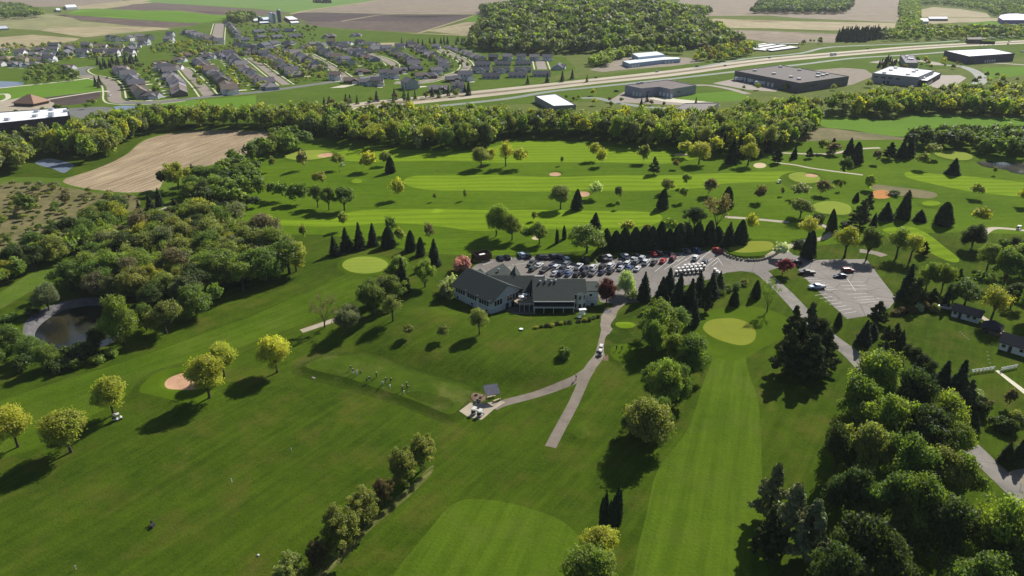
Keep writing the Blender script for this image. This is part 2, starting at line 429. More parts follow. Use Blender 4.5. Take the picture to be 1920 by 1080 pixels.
street([(230, 193), (300, 192), (390, 181), (480, 173), (555, 163), (640, 151), (710, 141), (738, 136)], 11, 'street_dark', False)
street([(468, 108), (485, 120), (505, 136), (537, 159)], 10)
street([(575, 100), (590, 108), (612, 120), (636, 136), (652, 148)], 10)
street([(672, 97), (694, 103), (722, 112), (736, 121), (733, 130), (712, 140)], 12)
street([(826, 92), (838, 99), (857, 107), (872, 116), (875, 127), (858, 138), (820, 147), (790, 154), (740, 155)], 12)
street([(1012, 112), (1014, 120), (1017, 130)], 14)
street([(-100, 110), (0, 107), (60, 106), (98, 108)], 16, 'street', False)
street([(412, 44), (409, 60), (405, 84)], 22)
strip('garden_path', 'sidewalk', [(-60, 172), (20, 163), (80, 157), (150, 149), (165, 146)], 5)
strip('garden_path', 'sidewalk', [(80, 188), (130, 180), (190, 171), (203, 172)], 4)
strip('garden_path', 'sidewalk', [(-20, 180), (10, 176), (15, 184), (0, 190)], 4)
area('play_court', 'sidewalk', [(618, 165), (640, 160), (665, 159), (645, 164)], False)

# highway corridor
area('verge', 'lawn', [(680, 200), (760, 190), (960, 160), (1110, 143), (1300, 118), (1500, 96), (1700, 80), (1930, 66), (1960, 100), (1760, 130), (1600, 150), (1300, 180), (1100, 190), (960, 196), (800, 205)], False)
hw_up = [(520, 212), (640, 200), (700, 191.5), (800, 182), (960, 165.5), (1110, 149.5), (1260, 133), (1440, 110.5), (1640, 93), (1740, 85.5), (1920, 76.5), (2100, 69), (2400, 60)]
hw_lo = [(560, 214), (680, 202), (760, 194.5), (960, 173.5), (1110, 156), (1260, 140.5), (1440, 116.5), (1640, 98.5), (1765, 88.5), (1920, 80.8), (2100, 73), (2400, 63)]
hw_mid = [((a[0]+b[0])/2, (a[1]+b[1])/2) for a, b in zip(hw_up, hw_lo)]
strip('median', 'median', hw_mid, 20)
HW_UP = strip('highway', 'highway', hw_up, 12)
HW_LO = strip('highway', 'highway', hw_lo, 12)
strip('frontage_road', 'frontage', [(780, 203), (880, 193), (960, 183.5), (1035, 171), (1110, 163.5), (1235, 150.5), (1375, 134.5), (1500, 121), (1600, 109), (1700, 103), (1780, 97)], 8)
strip('frontage_road', 'frontage', [(1300, 128), (1400, 110), (1500, 100), (1560, 88), (1700, 82), (1800, 76), (1930, 64)], 7)
area('gravel_yard', 'gravel', [(1105, 131), (1150, 115), (1170, 108), (1200, 104), (1290, 108), (1320, 116), (1260, 124), (1180, 130), (1130, 135)], False)
area('service_yard', 'street', [(1140, 190), (1170, 172), (1200, 180), (1258, 183), (1310, 190), (1340, 192), (1290, 198), (1190, 193)], False)
area('service_yard', 'sidewalk', [(1213, 184), (1260, 183), (1330, 190), (1290, 194), (1245, 190)], False)
area('business_lawn', 'crop_green', [(1262, 185), (1310, 175), (1380, 170), (1400, 172), (1395, 188), (1330, 191)], False)
strip('business_road', 'frontage', [(1090, 184), (1120, 184), (1160, 193), (1230, 202), (1300, 200), (1345, 196)], 8)
strip('business_road', 'street', [(1300, 160), (1330, 160), (1370, 167), (1402, 176)], 8)
area('loading_yard', 'street', [(1336, 156), (1376, 148), (1460, 166), (1455, 172), (1400, 168)], False)
area('gravel_yard', 'gravel', [(1520, 132), (1580, 127), (1622, 130), (1640, 142), (1600, 158), (1560, 165), (1500, 163), (1592, 148), (1590, 142)], False)
area('parking_lot', 'street', [(1740, 160), (1762, 141), (1800, 141), (1812, 146), (1788, 164), (1760, 166)], False)
strip('business_road', 'frontage', [(1762, 122), (1800, 124), (1828, 134), (1840, 147), (1832, 158), (1800, 168)], 11)
strip('business_road', 'street', [(1640, 118), (1690, 112), (1740, 116), (1760, 122)], 16)
strip('business_road', 'street', [(1800, 120), (1860, 118), (1940, 123)], 9)
area('business_lawn', 'crop_green', [(1840, 127), (1930, 124), (1930, 140), (1860, 148), (1845, 140)], False)
area('field', 'crop_green', [(1540, 226), (1560, 219), (1665, 226), (1715, 217), (1765, 215), (1840, 220), (1940, 223), (1990, 240), (1940, 252), (1690, 256), (1600, 244), (1545, 238)])
area('dry_meadow', 'brush', [(1480, 268), (1500, 250), (1540, 240), (1600, 246), (1690, 258), (1700, 264), (1600, 270)])

# left country
area('brush_field', 'brush', [(-200, 350), (0, 342), (60, 342), (130, 352), (230, 360), (262, 375), (250, 395), (180, 412), (60, 460), (0, 500), (-200, 560)])
area('meadow_margin', 'lawn', [(-60, 345), (0, 333), (70, 332), (120, 333), (180, 316), (232, 292), (268, 262), (320, 247), (400, 241), (470, 243), (530, 246), (530, 262), (478, 290), (420, 312), (330, 352), (300, 364), (240, 366), (190, 363), (120, 350), (60, 342), (0, 345)])
area('corn_stubble_field', 'stubble', [(118, 339), (145, 328), (182, 316), (235, 291), (270, 264), (322, 250), (400, 244), (470, 246), (522, 250), (516, 262), (470, 286), (430, 301), (360, 318), (312, 335), (300, 352), (290, 357), (240, 361), (190, 357), (140, 349)])
area('lake_water', 'water', [(66, 304), (85, 298), (105, 299), (138, 308), (130, 318), (118, 324), (98, 316), (75, 310)])
area('mown_trail', 'lawn', [(330, 375), (345, 388), (300, 408), (250, 440), (215, 465), (175, 490), (110, 515), (60, 545), (0, 580), (-80, 620), (-80, 590), (0, 548), (60, 512), (140, 480), (170, 460), (215, 425), (270, 398), (310, 378)])
strip('footpath', 'concrete', [(325, 384), (300, 394), (275, 407), (247, 424), (218, 452)], 2.2)
area('crop_field', 'fairway', [(385, 420), (410, 397), (450, 390), (480, 397), (500, 420), (470, 440), (420, 440)])
# pond on the left
area('pond_bank', 'riprap', [(44, 630), (46, 606), (64, 588), (100, 571), (140, 561), (190, 558), (226, 578), (228, 620), (195, 650), (135, 655), (82, 652), (56, 640)])
area('pond_water', 'water_dark', [(64, 628), (70, 608), (95, 588), (130, 573), (190, 568), (220, 590), (222, 620), (190, 645), (130, 650), (85, 646)], relief=(-1.2, 2.5))

# golf course
area('far_rough', 'rough_far', [(330, 350), (480, 300), (560, 262), (700, 262), (900, 262), (1250, 268), (1500, 265), (1700, 262), (1950, 268), (2200, 300), (2200, 460), (1950, 440), (1700, 440), (1400, 470), (1100, 470), (860, 478), (700, 455), (600, 440), (460, 440), (380, 420)])
area('fairway', 'fairway', [(618, 293), (640, 284), (700, 276), (760, 280), (860, 284), (950, 270), (1010, 263), (1090, 268), (1160, 277), (1240, 284), (1300, 292), (1296, 300), (1230, 307), (1100, 304), (960, 305), (860, 302), (700, 303), (640, 300)])
area('fairway', 'fairway', [(757, 341), (768, 332), (800, 329), (900, 328), (960, 329), (1040, 332), (1150, 329), (1300, 327), (1380, 324), (1440, 321), (1500, 322), (1500, 334), (1440, 341), (1360, 344), (1320, 352), (1200, 358), (1080, 358), (960, 359), (830, 357), (775, 351)])
area('fairway', 'fairway', [(430, 420), (480, 410), (560, 413), (610, 410), (645, 400), (700, 393), (840, 392), (960, 394), (1060, 394), (1180, 396), (1230, 400), (1242, 410), (1222, 421), (1160, 427), (1060, 429), (960, 431), (890, 433), (830, 425), (730, 418), (640, 424), (540, 423), (480, 420)])
area('fairway', 'fairway', [(1696, 327), (1706, 322), (1765, 327), (1850, 334), (1940, 344), (1990, 352), (1990, 380), (1940, 371), (1815, 358), (1740, 343), (1705, 334)])
area('fairway', 'fairway', [(1655, 430), (1700, 424), (1735, 436), (1770, 462), (1798, 485), (1790, 492), (1765, 484), (1720, 462), (1680, 444)])
area('fairway', 'fairway_diag', [(650, 516), (600, 538), (540, 562), (480, 590), (420, 612), (330, 645), (230, 680), (120, 712), (0, 753), (-200, 830), (-200, 930), (0, 862), (70, 838), (150, 792), (235, 745), (262, 715), (310, 690), (370, 673), (440, 655), (500, 632), (560, 610), (620, 582), (680, 555), (722, 535), (700, 520)])
area('fairway', 'fairway_near', [(735, 1085), (762, 1045), (800, 1000), (830, 963), (850, 945), (880, 936), (940, 940), (1000, 955), (1050, 975), (1078, 998), (1085, 1018), (1078, 1045), (1060, 1085), (1040, 1200), (680, 1200)])
area('fairway', 'fairway_near', [(1332, 655), (1336, 672), (1318, 720), (1302, 775), (1285, 812), (1262, 842), (1240, 870), (1225, 905), (1212, 965), (1198, 1020), (1186, 1085), (1160, 1240), (1450, 1240), (1442, 1085), (1430, 1020), (1430, 940), (1428, 860), (1426, 800), (1420, 745), (1404, 700), (1399, 672), (1404, 655)])
area('apron', 'apron', [(1303, 628), (1308, 600), (1330, 584), (1380, 574), (1430, 578), (1470, 592), (1480, 612), (1462, 636), (1425, 655), (1405, 668), (1370, 676), (1335, 668), (1312, 650)])
area('apron', 'apron', [(1470, 348), (1462, 332), (1490, 322), (1530, 325), (1548, 337), (1530, 350), (1500, 354)])
area('putting_green', 'green', ell(580, 292, 46, 9, 14, -.06), relief=(.5, 4))
area('putting_green', 'green', ell(685, 500, 43, 16), relief=(.7, 5))
area('putting_green', 'green', ell(1508, 335, 30, 10, 14, .1), relief=(.6, 4))
area('putting_green', 'green', [(1524, 392), (1530, 383), (1560, 379), (1590, 386), (1596, 396), (1588, 404), (1560, 404), (1534, 400)], relief=(.6, 4))
area('putting_green', 'green', [(1752, 289), (1770, 284), (1800, 285), (1823, 294), (1815, 301), (1790, 301), (1765, 296)], relief=(.5, 4))
area('green_surround', 'apron', [(1358, 472), (1368, 460), (1395, 452), (1440, 450), (1462, 458), (1456, 474), (1430, 482), (1400, 484), (1375, 481)], relief=(.8, 1.2, .3))
area('putting_green', 'green_near', [(1366, 471), (1375, 461), (1405, 456), (1440, 456), (1450, 463), (1440, 473), (1405, 477), (1380, 476)])
area('putting_green', 'green_near', [(1318, 619), (1325, 606), (1345, 600), (1380, 600), (1410, 612), (1417, 630), (1410, 644), (1390, 650), (1360, 644), (1335, 634)], relief=(.5, 5))
area('tee_ground', 'tee', ell(1091, 813, 15, 12), relief=(.4, 3))
area('tee_ground', 'fairway', ell(669, 341, 10, 4), relief=(.5, 3))
area('tee_ground', 'fairway', ell(1745, 384, 17, 5), relief=(.8, 3))
area('tee_ground', 'fairway', ell(1172, 612, 19, 6), relief=(.5, 2))
area('tee_ground', 'apron', [(1146, 655), (1165, 648), (1190, 652), (1192, 668), (1165, 680), (1148, 672)], relief=(.5, 2))
area('tee_ground', 'fairway', ell(1495, 424, 20, 5), relief=(.5, 2))
# driving range platform
TEE = [(574, 690), (602, 675), (640, 671), (690, 672), (740, 692), (800, 712), (850, 724), (882, 736), (874, 756), (852, 778), (834, 779), (795, 762), (740, 742), (650, 712), (600, 700)]
area('range_bank', 'bank', [(545, 694), (590, 664), (700, 662), (760, 684), (880, 720), (900, 738), (880, 775), (850, 795), (820, 790), (740, 758), (640, 728), (580, 712)])
area('range_tee', 'tee', TEE, relief=(.7, 2.6, .5))
area('worn_turf', 'bank', [(760, 742), (790, 738), (830, 748), (850, 758), (842, 768), (800, 760)])
feat(smooth_poly([tuple(at(x, y, False)[:2]) for x, y in [(700, 640), (780, 668), (860, 690), (960, 705), (1040, 708), (1080, 690), (1100, 660), (1125, 600), (1000, 600), (900, 600), (800, 590), (720, 600)]]), 1.6, 7, 3)
# bunkers
for b in (ell(611, 291, 15, 4, 12, -.1), ell(1041, 325, 11, 3.6), ell(1094, 362, 12, 5), ell(1522, 329, 12, 3.6)):
    area('bunker', 'sand', b, relief=(-.6, 2))
for b in (ell(1277, 289, 13, 2.5), ell(1005, 445, 8, 3), ell(1425, 309, 12, 5)):
    area('bunker', 'sand_pale', b, relief=(-.4, 2))
area('bunker_surround', 'apron', [(290, 745), (262, 735), (290, 705), (335, 692), (395, 690), (400, 745), (360, 760)], relief=(.6, 5))
area('bunker', 'sand', [(309, 720), (318, 709), (345, 700), (375, 699), (378, 722), (362, 731), (335, 731), (315, 729)], relief=(-.6, 1.5))
area('fescue_patch', 'brush', [(1640, 358), (1640, 346), (1680, 350), (1740, 358), (1758, 366), (1740, 372), (1700, 368)])
area('fescue_ring', 'orange_grass', ell(1652, 366, 21, 8.5), relief=(.5, 3))
# course ponds
area('pond_water', 'water_dark', [(1832, 303), (1845, 300), (1875, 301), (1920, 304), (2000, 308), (2000, 326), (1930, 326), (1898, 322), (1888, 317), (1850, 312)], relief=(-.8, 2.5))
# dry strips along the hedgerow
area('dry_grass_strip', 'dry_grass', [(811, 872), (806, 892), (766, 932), (730, 962), (690, 998), (655, 1038), (600, 1090), (560, 1130), (540, 1130), (580, 1085), (650, 1022), (712, 962), (775, 905)])
# paths
strip('cart_path', 'concrete', [(565, 621), (598, 610), (632, 598)], 2.6)
strip('cart_path', 'path', [(1196, 548), (1180, 560), (1160, 572), (1144, 590), (1138, 612), (1132, 640), (1124, 668), (1108, 690), (1094, 715), (1076, 755), (1052, 800), (1032, 838)], [3.2, 4, 5, 4.2, 3, 2.8, 2.8, 2.8, 2.9, 2.9, 2.9, 3.4, 4, 4.4, 4.6, 4.2, 4, 3.8] + [2.7]*27)
strip('cart_path', 'path', [(1108, 694), (1082, 712), (1050, 725), (1000, 741), (950, 754), (925, 764)], 2.7)
area('cart_pad', 'concrete', [(861, 774), (882, 757), (900, 756), (941, 752), (948, 754), (925, 768), (912, 780), (903, 787), (880, 782)], False)
area('mulch_bed', 'dirt', ell(897, 747, 14, 8), relief=(.3, .5))
area('planting_bed', 'bank', [(1145, 612), (1160, 590), (1190, 582), (1245, 580), (1240, 590), (1190, 592), (1160, 603), (1150, 618)])
area('planting_bed', 'bank', [(1132, 655), (1140, 630), (1180, 622), (1182, 640), (1150, 650), (1136, 665)])
area('rock_bed', 'dirt', [(1131, 670), (1140, 666), (1141, 676), (1131, 677)], False)
area('rock_bed', 'riprap', [(1130, 590), (1135, 578), (1148, 580), (1146, 588)], False)
strip('cart_path', 'concrete', [(1360, 407), (1395, 409), (1440, 413), (1480, 417)], 2.6)
strip('cart_path', 'concrete', [(1440, 484), (1480, 462), (1510, 452), (1545, 446), (1560, 432), (1535, 420)], 2.8)
strip('cart_path', 'concrete', [(1455, 305), (1490, 309), (1520, 315), (1570, 322), (1618, 328)], 2.4)
strip('cart_path', 'concrete', [(1440, 285), (1500, 288), (1560, 288), (1600, 280), (1650, 277)], 3)
strip('cart_path', 'concrete', [(1835, 448), (1855, 430), (1880, 428), (1930, 433), (1990, 440)], 3)
strip('cart_path', 'gravel', [(1612, 470), (1640, 474), (1658, 480)], 4)
area('patio', 'road', [(951, 580), (958, 588), (972, 592), (1000, 591), (1001, 572), (975, 572)], False)
area('walk', 'sidewalk', [(1866, 695), (1872, 694), (1925, 733), (1990, 780), (1990, 790), (1918, 737)], False)
strip('walk', 'concrete', [(1820, 582), (1850, 600), (1885, 628), (1925, 655)], 2)
# drive and parking lots
area('driveway', 'gravel', [(1880, 893), (1898, 882), (1925, 877), (1990, 872), (1990, 960), (1920, 928)], False)
strip('driveway', 'road', [(1415, 497), (1445, 525), (1475, 553), (1510, 590), (1555, 632), (1595, 662), (1645, 712), (1720, 770), (1800, 822), (1850, 868), (1900, 915), (1960, 970)], 5.2)
area('parking_lot', 'lot', [(893, 496), (912, 487), (960, 483), (1010, 481), (1060, 487), (1090, 497), (1100, 497), (1140, 489), (1180, 480), (1260, 474), (1340, 470), (1357, 470), (1360, 478), (1380, 485), (1410, 488), (1440, 484), (1458, 476), (1476, 468), (1488, 478), (1530, 487), (1505, 498), (1468, 499), (1440, 508), (1450, 524), (1470, 545), (1460, 545), (1436, 525), (1412, 511), (1390, 508), (1362, 511), (1335, 522), (1290, 534), (1240, 548), (1205, 566), (1150, 570), (1125, 566), (1120, 548), (1110, 560), (1000, 545), (940, 532), (900, 524), (885, 502)], False)
area('parking_lot', 'lot_low', [(1499, 500), (1522, 488), (1570, 486), (1625, 486), (1650, 520), (1681, 560), (1668, 577), (1640, 590), (1588, 598), (1550, 562), (1520, 532), (1497, 508)], False)

def build_ground():
    pts = []; r2 = random.Random(3)
    Y = 20.0
    while Y < 7000:
        st = max(3.6, Y*0.021)
        if Y > 700: st = max(st, Y*.03)
        xm = Y*1.05 + 160
        n = int(2*xm/st)
        for j in range(n+1):
            pts.append((-xm + 2*xm*j/n + r2.uniform(-.2, .2)*st, Y + r2.uniform(-.2, .2)*st))
        Y += st
    pts += [(-9000, -400), (9000, -400), (14000, 16000), (-14000, 16000), (0, -400), (-400, -50), (400, -50), (0, -100)]
    pts += [(-9000+i*1800, 9000+r2.random()*50) for i in range(11)]
    for poly, bb, hh, bank, inner in FEATS:      # rings so that banks keep their shape
        P = np.array(poly); d = np.roll(P, -1, 0) - np.roll(P, 1, 0)
        nr = np.stack([d[:, 1], -d[:, 0]], 1)/(np.linalg.norm(d, axis=1)[:, None]+1e-6)
        for off in (-inner, bank*.35, bank*.7, bank):
            for s_ in (1, -1):
                Q = P + nr*off*s_
                sdq = seg_dist(Q, P)
                for q, s0 in zip(Q, sdq):
                    if abs(s0 - off) < .25*abs(off)+.05: pts.append(tuple(q))
    V = [Vector(p) for p in pts]; F = []
    for nm, mt, poly in SURF:
        b = len(V); cl = []
        for p in poly:
            if not cl or (Vector(p)-Vector(cl[-1])).length > .05: cl.append(p)
        if sum(cl[i-1][0]*cl[i][1]-cl[i][0]*cl[i-1][1] for i in range(len(cl))) < 0: cl = cl[::-1]
        V += [Vector(p) for p in cl]; F.append(list(range(b, b+len(cl))))
    r = delaunay_2d_cdt(V, [], F, 0, 1e-3, True)
    co = np.array([tuple(v) for v in r[0]]); tri = np.array([list(f) for f in r[2]])
    own = np.array([max(o) if o else -1 for o in r[5]])
    z = H_arr(co); co3 = np.column_stack([co, z])
    # CDT faces are counter-clockwise
    keys = {}
    for i, (nm, mt, poly) in enumerate(SURF): keys.setdefault((nm, mt), []).append(i)
    jobs = [(('ground', 'rough'), [-1])] + list(keys.items())
    for (nm, mt), ids in jobs:
        sel = tri[np.isin(own, ids)]
        if len(sel) == 0: continue
        u, inv = np.unique(sel, return_inverse=True)
        me = fast_mesh(nm, co3[u], inv.reshape(-1, 3), (M[mt],), smooth=True)
        tag(link(nm, me), kind='structure')
build_ground()
# ---------------------------------------------------------------- vegetation prototypes
def foliage_mat(name, trans=.35, rough=.6, sheen=.3):
    t = NT(name); oi = t.n('ShaderNodeObjectInfo'); at_ = t.n('ShaderNodeAttribute', attribute_name='tint')
    co = t.coord()
    nz = t.noise(co, .9, 3, .7)
    c = t.mix(1.0, oi.outputs['Color'], at_.outputs[0], 'MULTIPLY')
    c = t.mix(t.ramp(nz, .3, .7), t.mix(1.0, c, (.72, .74, .75), 'MULTIPLY'), t.mix(1.0, c, (1.3, 1.24, 1.05), 'MULTIPLY'))
    p = t.n('ShaderNodeBsdfPrincipled'); t.l(c, p.inputs['Base Color'])
    p.inputs['Roughness'].default_value = rough; p.inputs['Specular IOR Level'].default_value = sheen
    tr = t.n('ShaderNodeBsdfTranslucent'); t.l(t.mix(1.0, c, (1.7, 1.75, .7), 'MULTIPLY'), tr.inputs[0])
    ms = t.n('ShaderNodeMixShader'); ms.inputs[0].default_value = trans
    t.l(p.outputs[0], ms.inputs[1]); t.l(tr.outputs[0], ms.inputs[2]); t.l(ms.outputs[0], t.out.inputs[0])
    return t.m
M['leaf'] = foliage_mat('leaves', .42)
M['needle'] = foliage_mat('needles', .12, .9, .06)
t = NT('bark'); co = t.coord(scale=(3, 3, .6))
t.principled(t.mix(t.noise(co, 2.0, 4), (.028, .022, .017), (.11, .09, .07)), .95, .1); M['bark'] = t.m
t = NT('twigs'); t.principled((.085, .07, .045), .95, .1); M['twig'] = t.m

def quads(C, N, size, rs, aspect=1.35, up=None):
    """leaf sized quads at C facing N"""
    n = len(C)
    N = N/(np.linalg.norm(N, axis=1)[:, None]+1e-9)
    Rv = rs.normal(size=(n, 3)) if up is None else np.tile(up, (n, 1)) + rs.normal(size=(n, 3))*.15
    A = np.cross(N, Rv); A /= np.linalg.norm(A, axis=1)[:, None]+1e-9
    B = np.cross(N, A)
    s = (np.asarray(size)*np.ones(n))[:, None]*.5
    a, b = A*s, B*s*aspect
    V = np.stack([C-a-b*.7, C+a-b*.7, C+a*.7+b, C-a*.7+b], 1).reshape(-1, 3)
    return V, np.arange(4*n).reshape(-1, 4)

def leaf_mesh(name, parts, mat):
    """parts: list of (V, F, tint array per vertex)"""
    Vs, Fs, Ts = [], [], []; b = 0
    for V, F, T in parts:
        Vs.append(V); Fs.append(F+b); Ts.append(T); b += len(V)
    me = fast_mesh(name, np.concatenate(Vs), np.concatenate(Fs), (mat,))
    T = np.concatenate(Ts); 
    if T.ndim == 1: T = np.stack([T, T, T], 1)
    ca = me.color_attributes.new('tint', 'FLOAT_COLOR', 'POINT')
    ca.data.foreach_set('color', np.column_stack([T, np.ones(len(T))]).astype(np.float32).ravel())
    return me

def puff_leaves(centers, radii, per, size, rs, squash=.8, shell=(.42, 1.08), tvar=.2, aspect=1.35, flat=0.0):
    Vs, Fs, Ts = [], [], []; b = 0
    for c, r in zip(centers, radii):
        n = max(6, int(per*(r/np.mean(radii))**2))
        d = rs.normal(size=(n, 3)); d /= np.linalg.norm(d, axis=1)[:, None]
        rr = rs.uniform(shell[0], shell[1], n)[:, None]*r
        lump = 1 + .22*np.sin(d[:, :1]*5+c[0])*np.cos(d[:, 1:2]*4+c[1])
        P = c + d*rr*lump*np.array([1, 1, squash])
        N = d*.75 + rs.normal(size=(n, 3))*.55 + np.array([0, 0, .25+flat])
        if rs.rand() < .14: n = max(6, n//3); P = P[:n]; N = N[:n]      # a thin bough
        V, F = quads(P, N, size*rs.uniform(.7, 1.3, n), rs, aspect)
        base = 1 + rs.uniform(-tvar, tvar)
        hue = rs.uniform(-.05, .05)
        T = np.repeat(base*rs.uniform(.85, 1.15, n), 4)
        Ts.append(np.stack([T*(1+hue), T, T*(1-hue)], 1)); Vs.append(V); Fs.append(F+b); b += len(V)
    return np.concatenate(Vs), np.concatenate(Fs), np.concatenate(Ts)

def limb(mb, p, d, L, r, depth, rs, tips, spread=.6, up=.25, nseg=3):
    """a bent tapering limb that forks"""
    p = np.array(p, float); d = np.array(d, float)
    for k in range(nseg):
        d = d + rs.normal(size=3)*.13 + np.array([0, 0, up*.2]); d /= np.linalg.norm(d)
        q = p + d*L/nseg; r1 = r*(1-.22)
        mb.tube(p, q, r, r1, 5 if depth > 1 else 3); p, r = q, r1
        if depth > 0 and k > 0:
            for _ in range(1 if k < nseg-1 else 2):
                nd = d + rs.normal(size=3)*spread; nd[2] = abs(nd[2])*.6 + up; nd /= np.linalg.norm(nd)
                limb(mb, p, nd, L*rs.uniform(.5, .72), r*.62, depth-1, rs, tips, spread, up, max(2, nseg-1))
    tips.append((p, depth))

PROTO = {}
def register(kind, name, crown, trunk, cw, ch, mat_trunk='bark'):
    PROTO.setdefault(kind, []).append((name, crown, trunk, cw, ch))

def broadleaf(kind, seed, h=10., w=9., base=.22, npuff=46, per=120, size=.42, prad=(.15, .25), top=1.0, gaps=0., depth=1, ragged=.12, tvar=.22):
    rs = np.random.RandomState(seed)
    ch = h*(1-base); c0 = np.array([0, 0, h*base + ch*.5])
    cen, rad = [], []
    R_ = np.array([w*.5, w*.5, ch*.5])
    offs = rs.normal(size=(5, 3)); offs /= np.linalg.norm(offs, axis=1)[:, None]
    for i in range(npuff):
        d = rs.normal(size=3); d /= np.linalg.norm(d)
        if d[2] < -.75: d[2] *= -1
        if gaps and (offs @ d).max() > 1-gaps: continue
        pr = rs.uniform(*prad)*w
        f = rs.uniform(.55, 1.0) if i % 4 else rs.uniform(.1, .5)
        lim = np.clip(1 - pr/(w*.5)*.75, .35, 1)
        taper = 1 - (1-top)*max(0, d[2])
        f *= 1 + rs.uniform(-ragged, ragged)
        cen.append(c0 + d*R_*f*lim*np.array([taper, taper, 1])); rad.append(pr)
    V, F, T = puff_leaves(cen, rad, per, size, rs, tvar=tvar)
    crown = leaf_mesh('tree_crown', [(V, F, T)], M['leaf'])
    mb = MB(); tips = []
    r0 = .035*h*.8
    ft = np.array([rs.uniform(-.2, .2), rs.uniform(-.2, .2), h*(base+.12)])
    mb.tube((0, 0, -.5), (0, 0, h*base*.5), r0*1.35, r0, 7); mb.tube((0, 0, h*base*.5), ft, r0, r0*.8, 7)
    for k in range(7):
        j = rs.randint(len(cen)); tgt = cen[j]; mid = ft*.45 + tgt*.55 + rs.normal(size=3)*.25
        mb.tube(ft - np.array([0, 0, .12*h*rs.rand()]), mid, r0*.55, r0*.33, 5); mb.tube(mid, tgt, r0*.33, r0*.1, 4)
        for _ in range(2):
            j2 = rs.randint(len(cen)); mb.tube(mid, mid*.5 + cen[j2]*.5, r0*.25, r0*.08, 3)
    register(kind, 'deciduous_tree', crown, mb.mesh('tree_trunk', (M['bark'],)), w, h)

def twiggy(kind, seed, h=10., w=8., leaves=900, size=.22, base=.2, multi=1, depth=3, spread=.6, up=.35):
    rs = np.random.RandomState(seed); mb = MB(); tips = []
    r0 = .022*h
    for m in range(multi):
        mb.tube((0, 0, -.4), (0.15*m, 0, h*base), r0*1.3, r0, 6)
        for k in range(5 if multi == 1 else 3):
            a = 2*math.pi*(k+rs.rand()*.6)/5
            limb(mb, (0.15*m, 0, h*base*rs.uniform(.7, 1.1)), (math.cos(a)*w/h*.75, math.sin(a)*w/h*.75, .9), h*(1-base)*.52, r0*.55, depth-1, rs, tips, spread, up)
    V = np.array(mb.v); 
    sx = w*.5/np.percentile(np.abs(V[:, :2]), 97); sz = h/V[:, 2].max()
    V = V*np.array([sx, sx, sz]); mb.v = [tuple(v) for v in V]
    T = np.array([t[0] for t in tips])*np.array([sx, sx, sz])
    idx = rs.randint(len(T), size=leaves); C = T[idx] + rs.normal(size=(leaves, 3))*.34
    Vq, Fq = quads(C, rs.normal(size=(leaves, 3))+np.array([0, 0, .3]), size*rs.uniform(.6, 1.3, leaves), rs, 1.5)
    crown = leaf_mesh('tree_crown', [(Vq, Fq, np.repeat(rs.uniform(.7, 1.3, leaves), 4))], M['leaf'])
    register(kind, 'deciduous_tree', crown, mb.mesh('tree_trunk', (M['twig'],)), w, h)

def spruce(seed, h=10., w=5.2, tiers=19, base=.05, droop=.35):
    rs = np.random.RandomState(seed); C, N, S, T = [], [], [], []
    for t_ in range(tiers):
        f = t_/(tiers-1); z = h*(base + (1-base)*f**.92); r = w*.5*(1-f)**.85*rs.uniform(.82, 1.12)+.12
        nb = max(4, int(13*(1-f)+5)); a0 = rs.rand()*6.28
        for b in range(nb):
            a = a0 + 6.283*b/nb + rs.uniform(-.12, .12); rr = r*rs.uniform(.75, 1.12)
            m = max(3, int(rr*5.2)); bt = rs.uniform(.75, 1.25)
            for k in range(m):
                q = (k+.6)/m
                for s_ in (0, 1, 2):
                    wd = .42*(1-.55*q)*rr*.5
                    off = (s_-1)*wd*rs.uniform(.5, 1)
                    x, y = rr*q*math.cos(a) - off*math.sin(a), rr*q*math.sin(a) + off*math.cos(a)
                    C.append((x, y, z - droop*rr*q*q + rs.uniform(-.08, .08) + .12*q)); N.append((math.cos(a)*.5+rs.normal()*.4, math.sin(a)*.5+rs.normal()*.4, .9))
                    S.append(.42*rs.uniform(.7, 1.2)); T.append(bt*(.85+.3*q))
    for k in range(60):
        z = h*rs.uniform(.8, 1.0); C.append((rs.normal()*.05, rs.normal()*.05, z)); N.append(rs.normal(size=3)); S.append(.22); T.append(1)
    V, F = quads(np.array(C), np.array(N), np.array(S), rs, 1.5)
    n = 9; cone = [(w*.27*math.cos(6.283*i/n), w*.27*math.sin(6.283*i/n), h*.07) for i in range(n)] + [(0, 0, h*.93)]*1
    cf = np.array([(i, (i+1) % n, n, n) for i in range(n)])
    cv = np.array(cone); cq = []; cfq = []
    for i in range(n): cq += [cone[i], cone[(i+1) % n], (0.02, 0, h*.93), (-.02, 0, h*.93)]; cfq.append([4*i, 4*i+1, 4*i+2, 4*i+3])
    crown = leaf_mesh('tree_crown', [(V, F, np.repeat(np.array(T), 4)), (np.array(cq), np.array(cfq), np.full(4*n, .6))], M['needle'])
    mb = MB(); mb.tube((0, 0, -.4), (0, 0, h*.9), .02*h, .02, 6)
    register('C', 'spruce_tree', crown, mb.mesh('tree_trunk', (M['bark'],)), w, h)

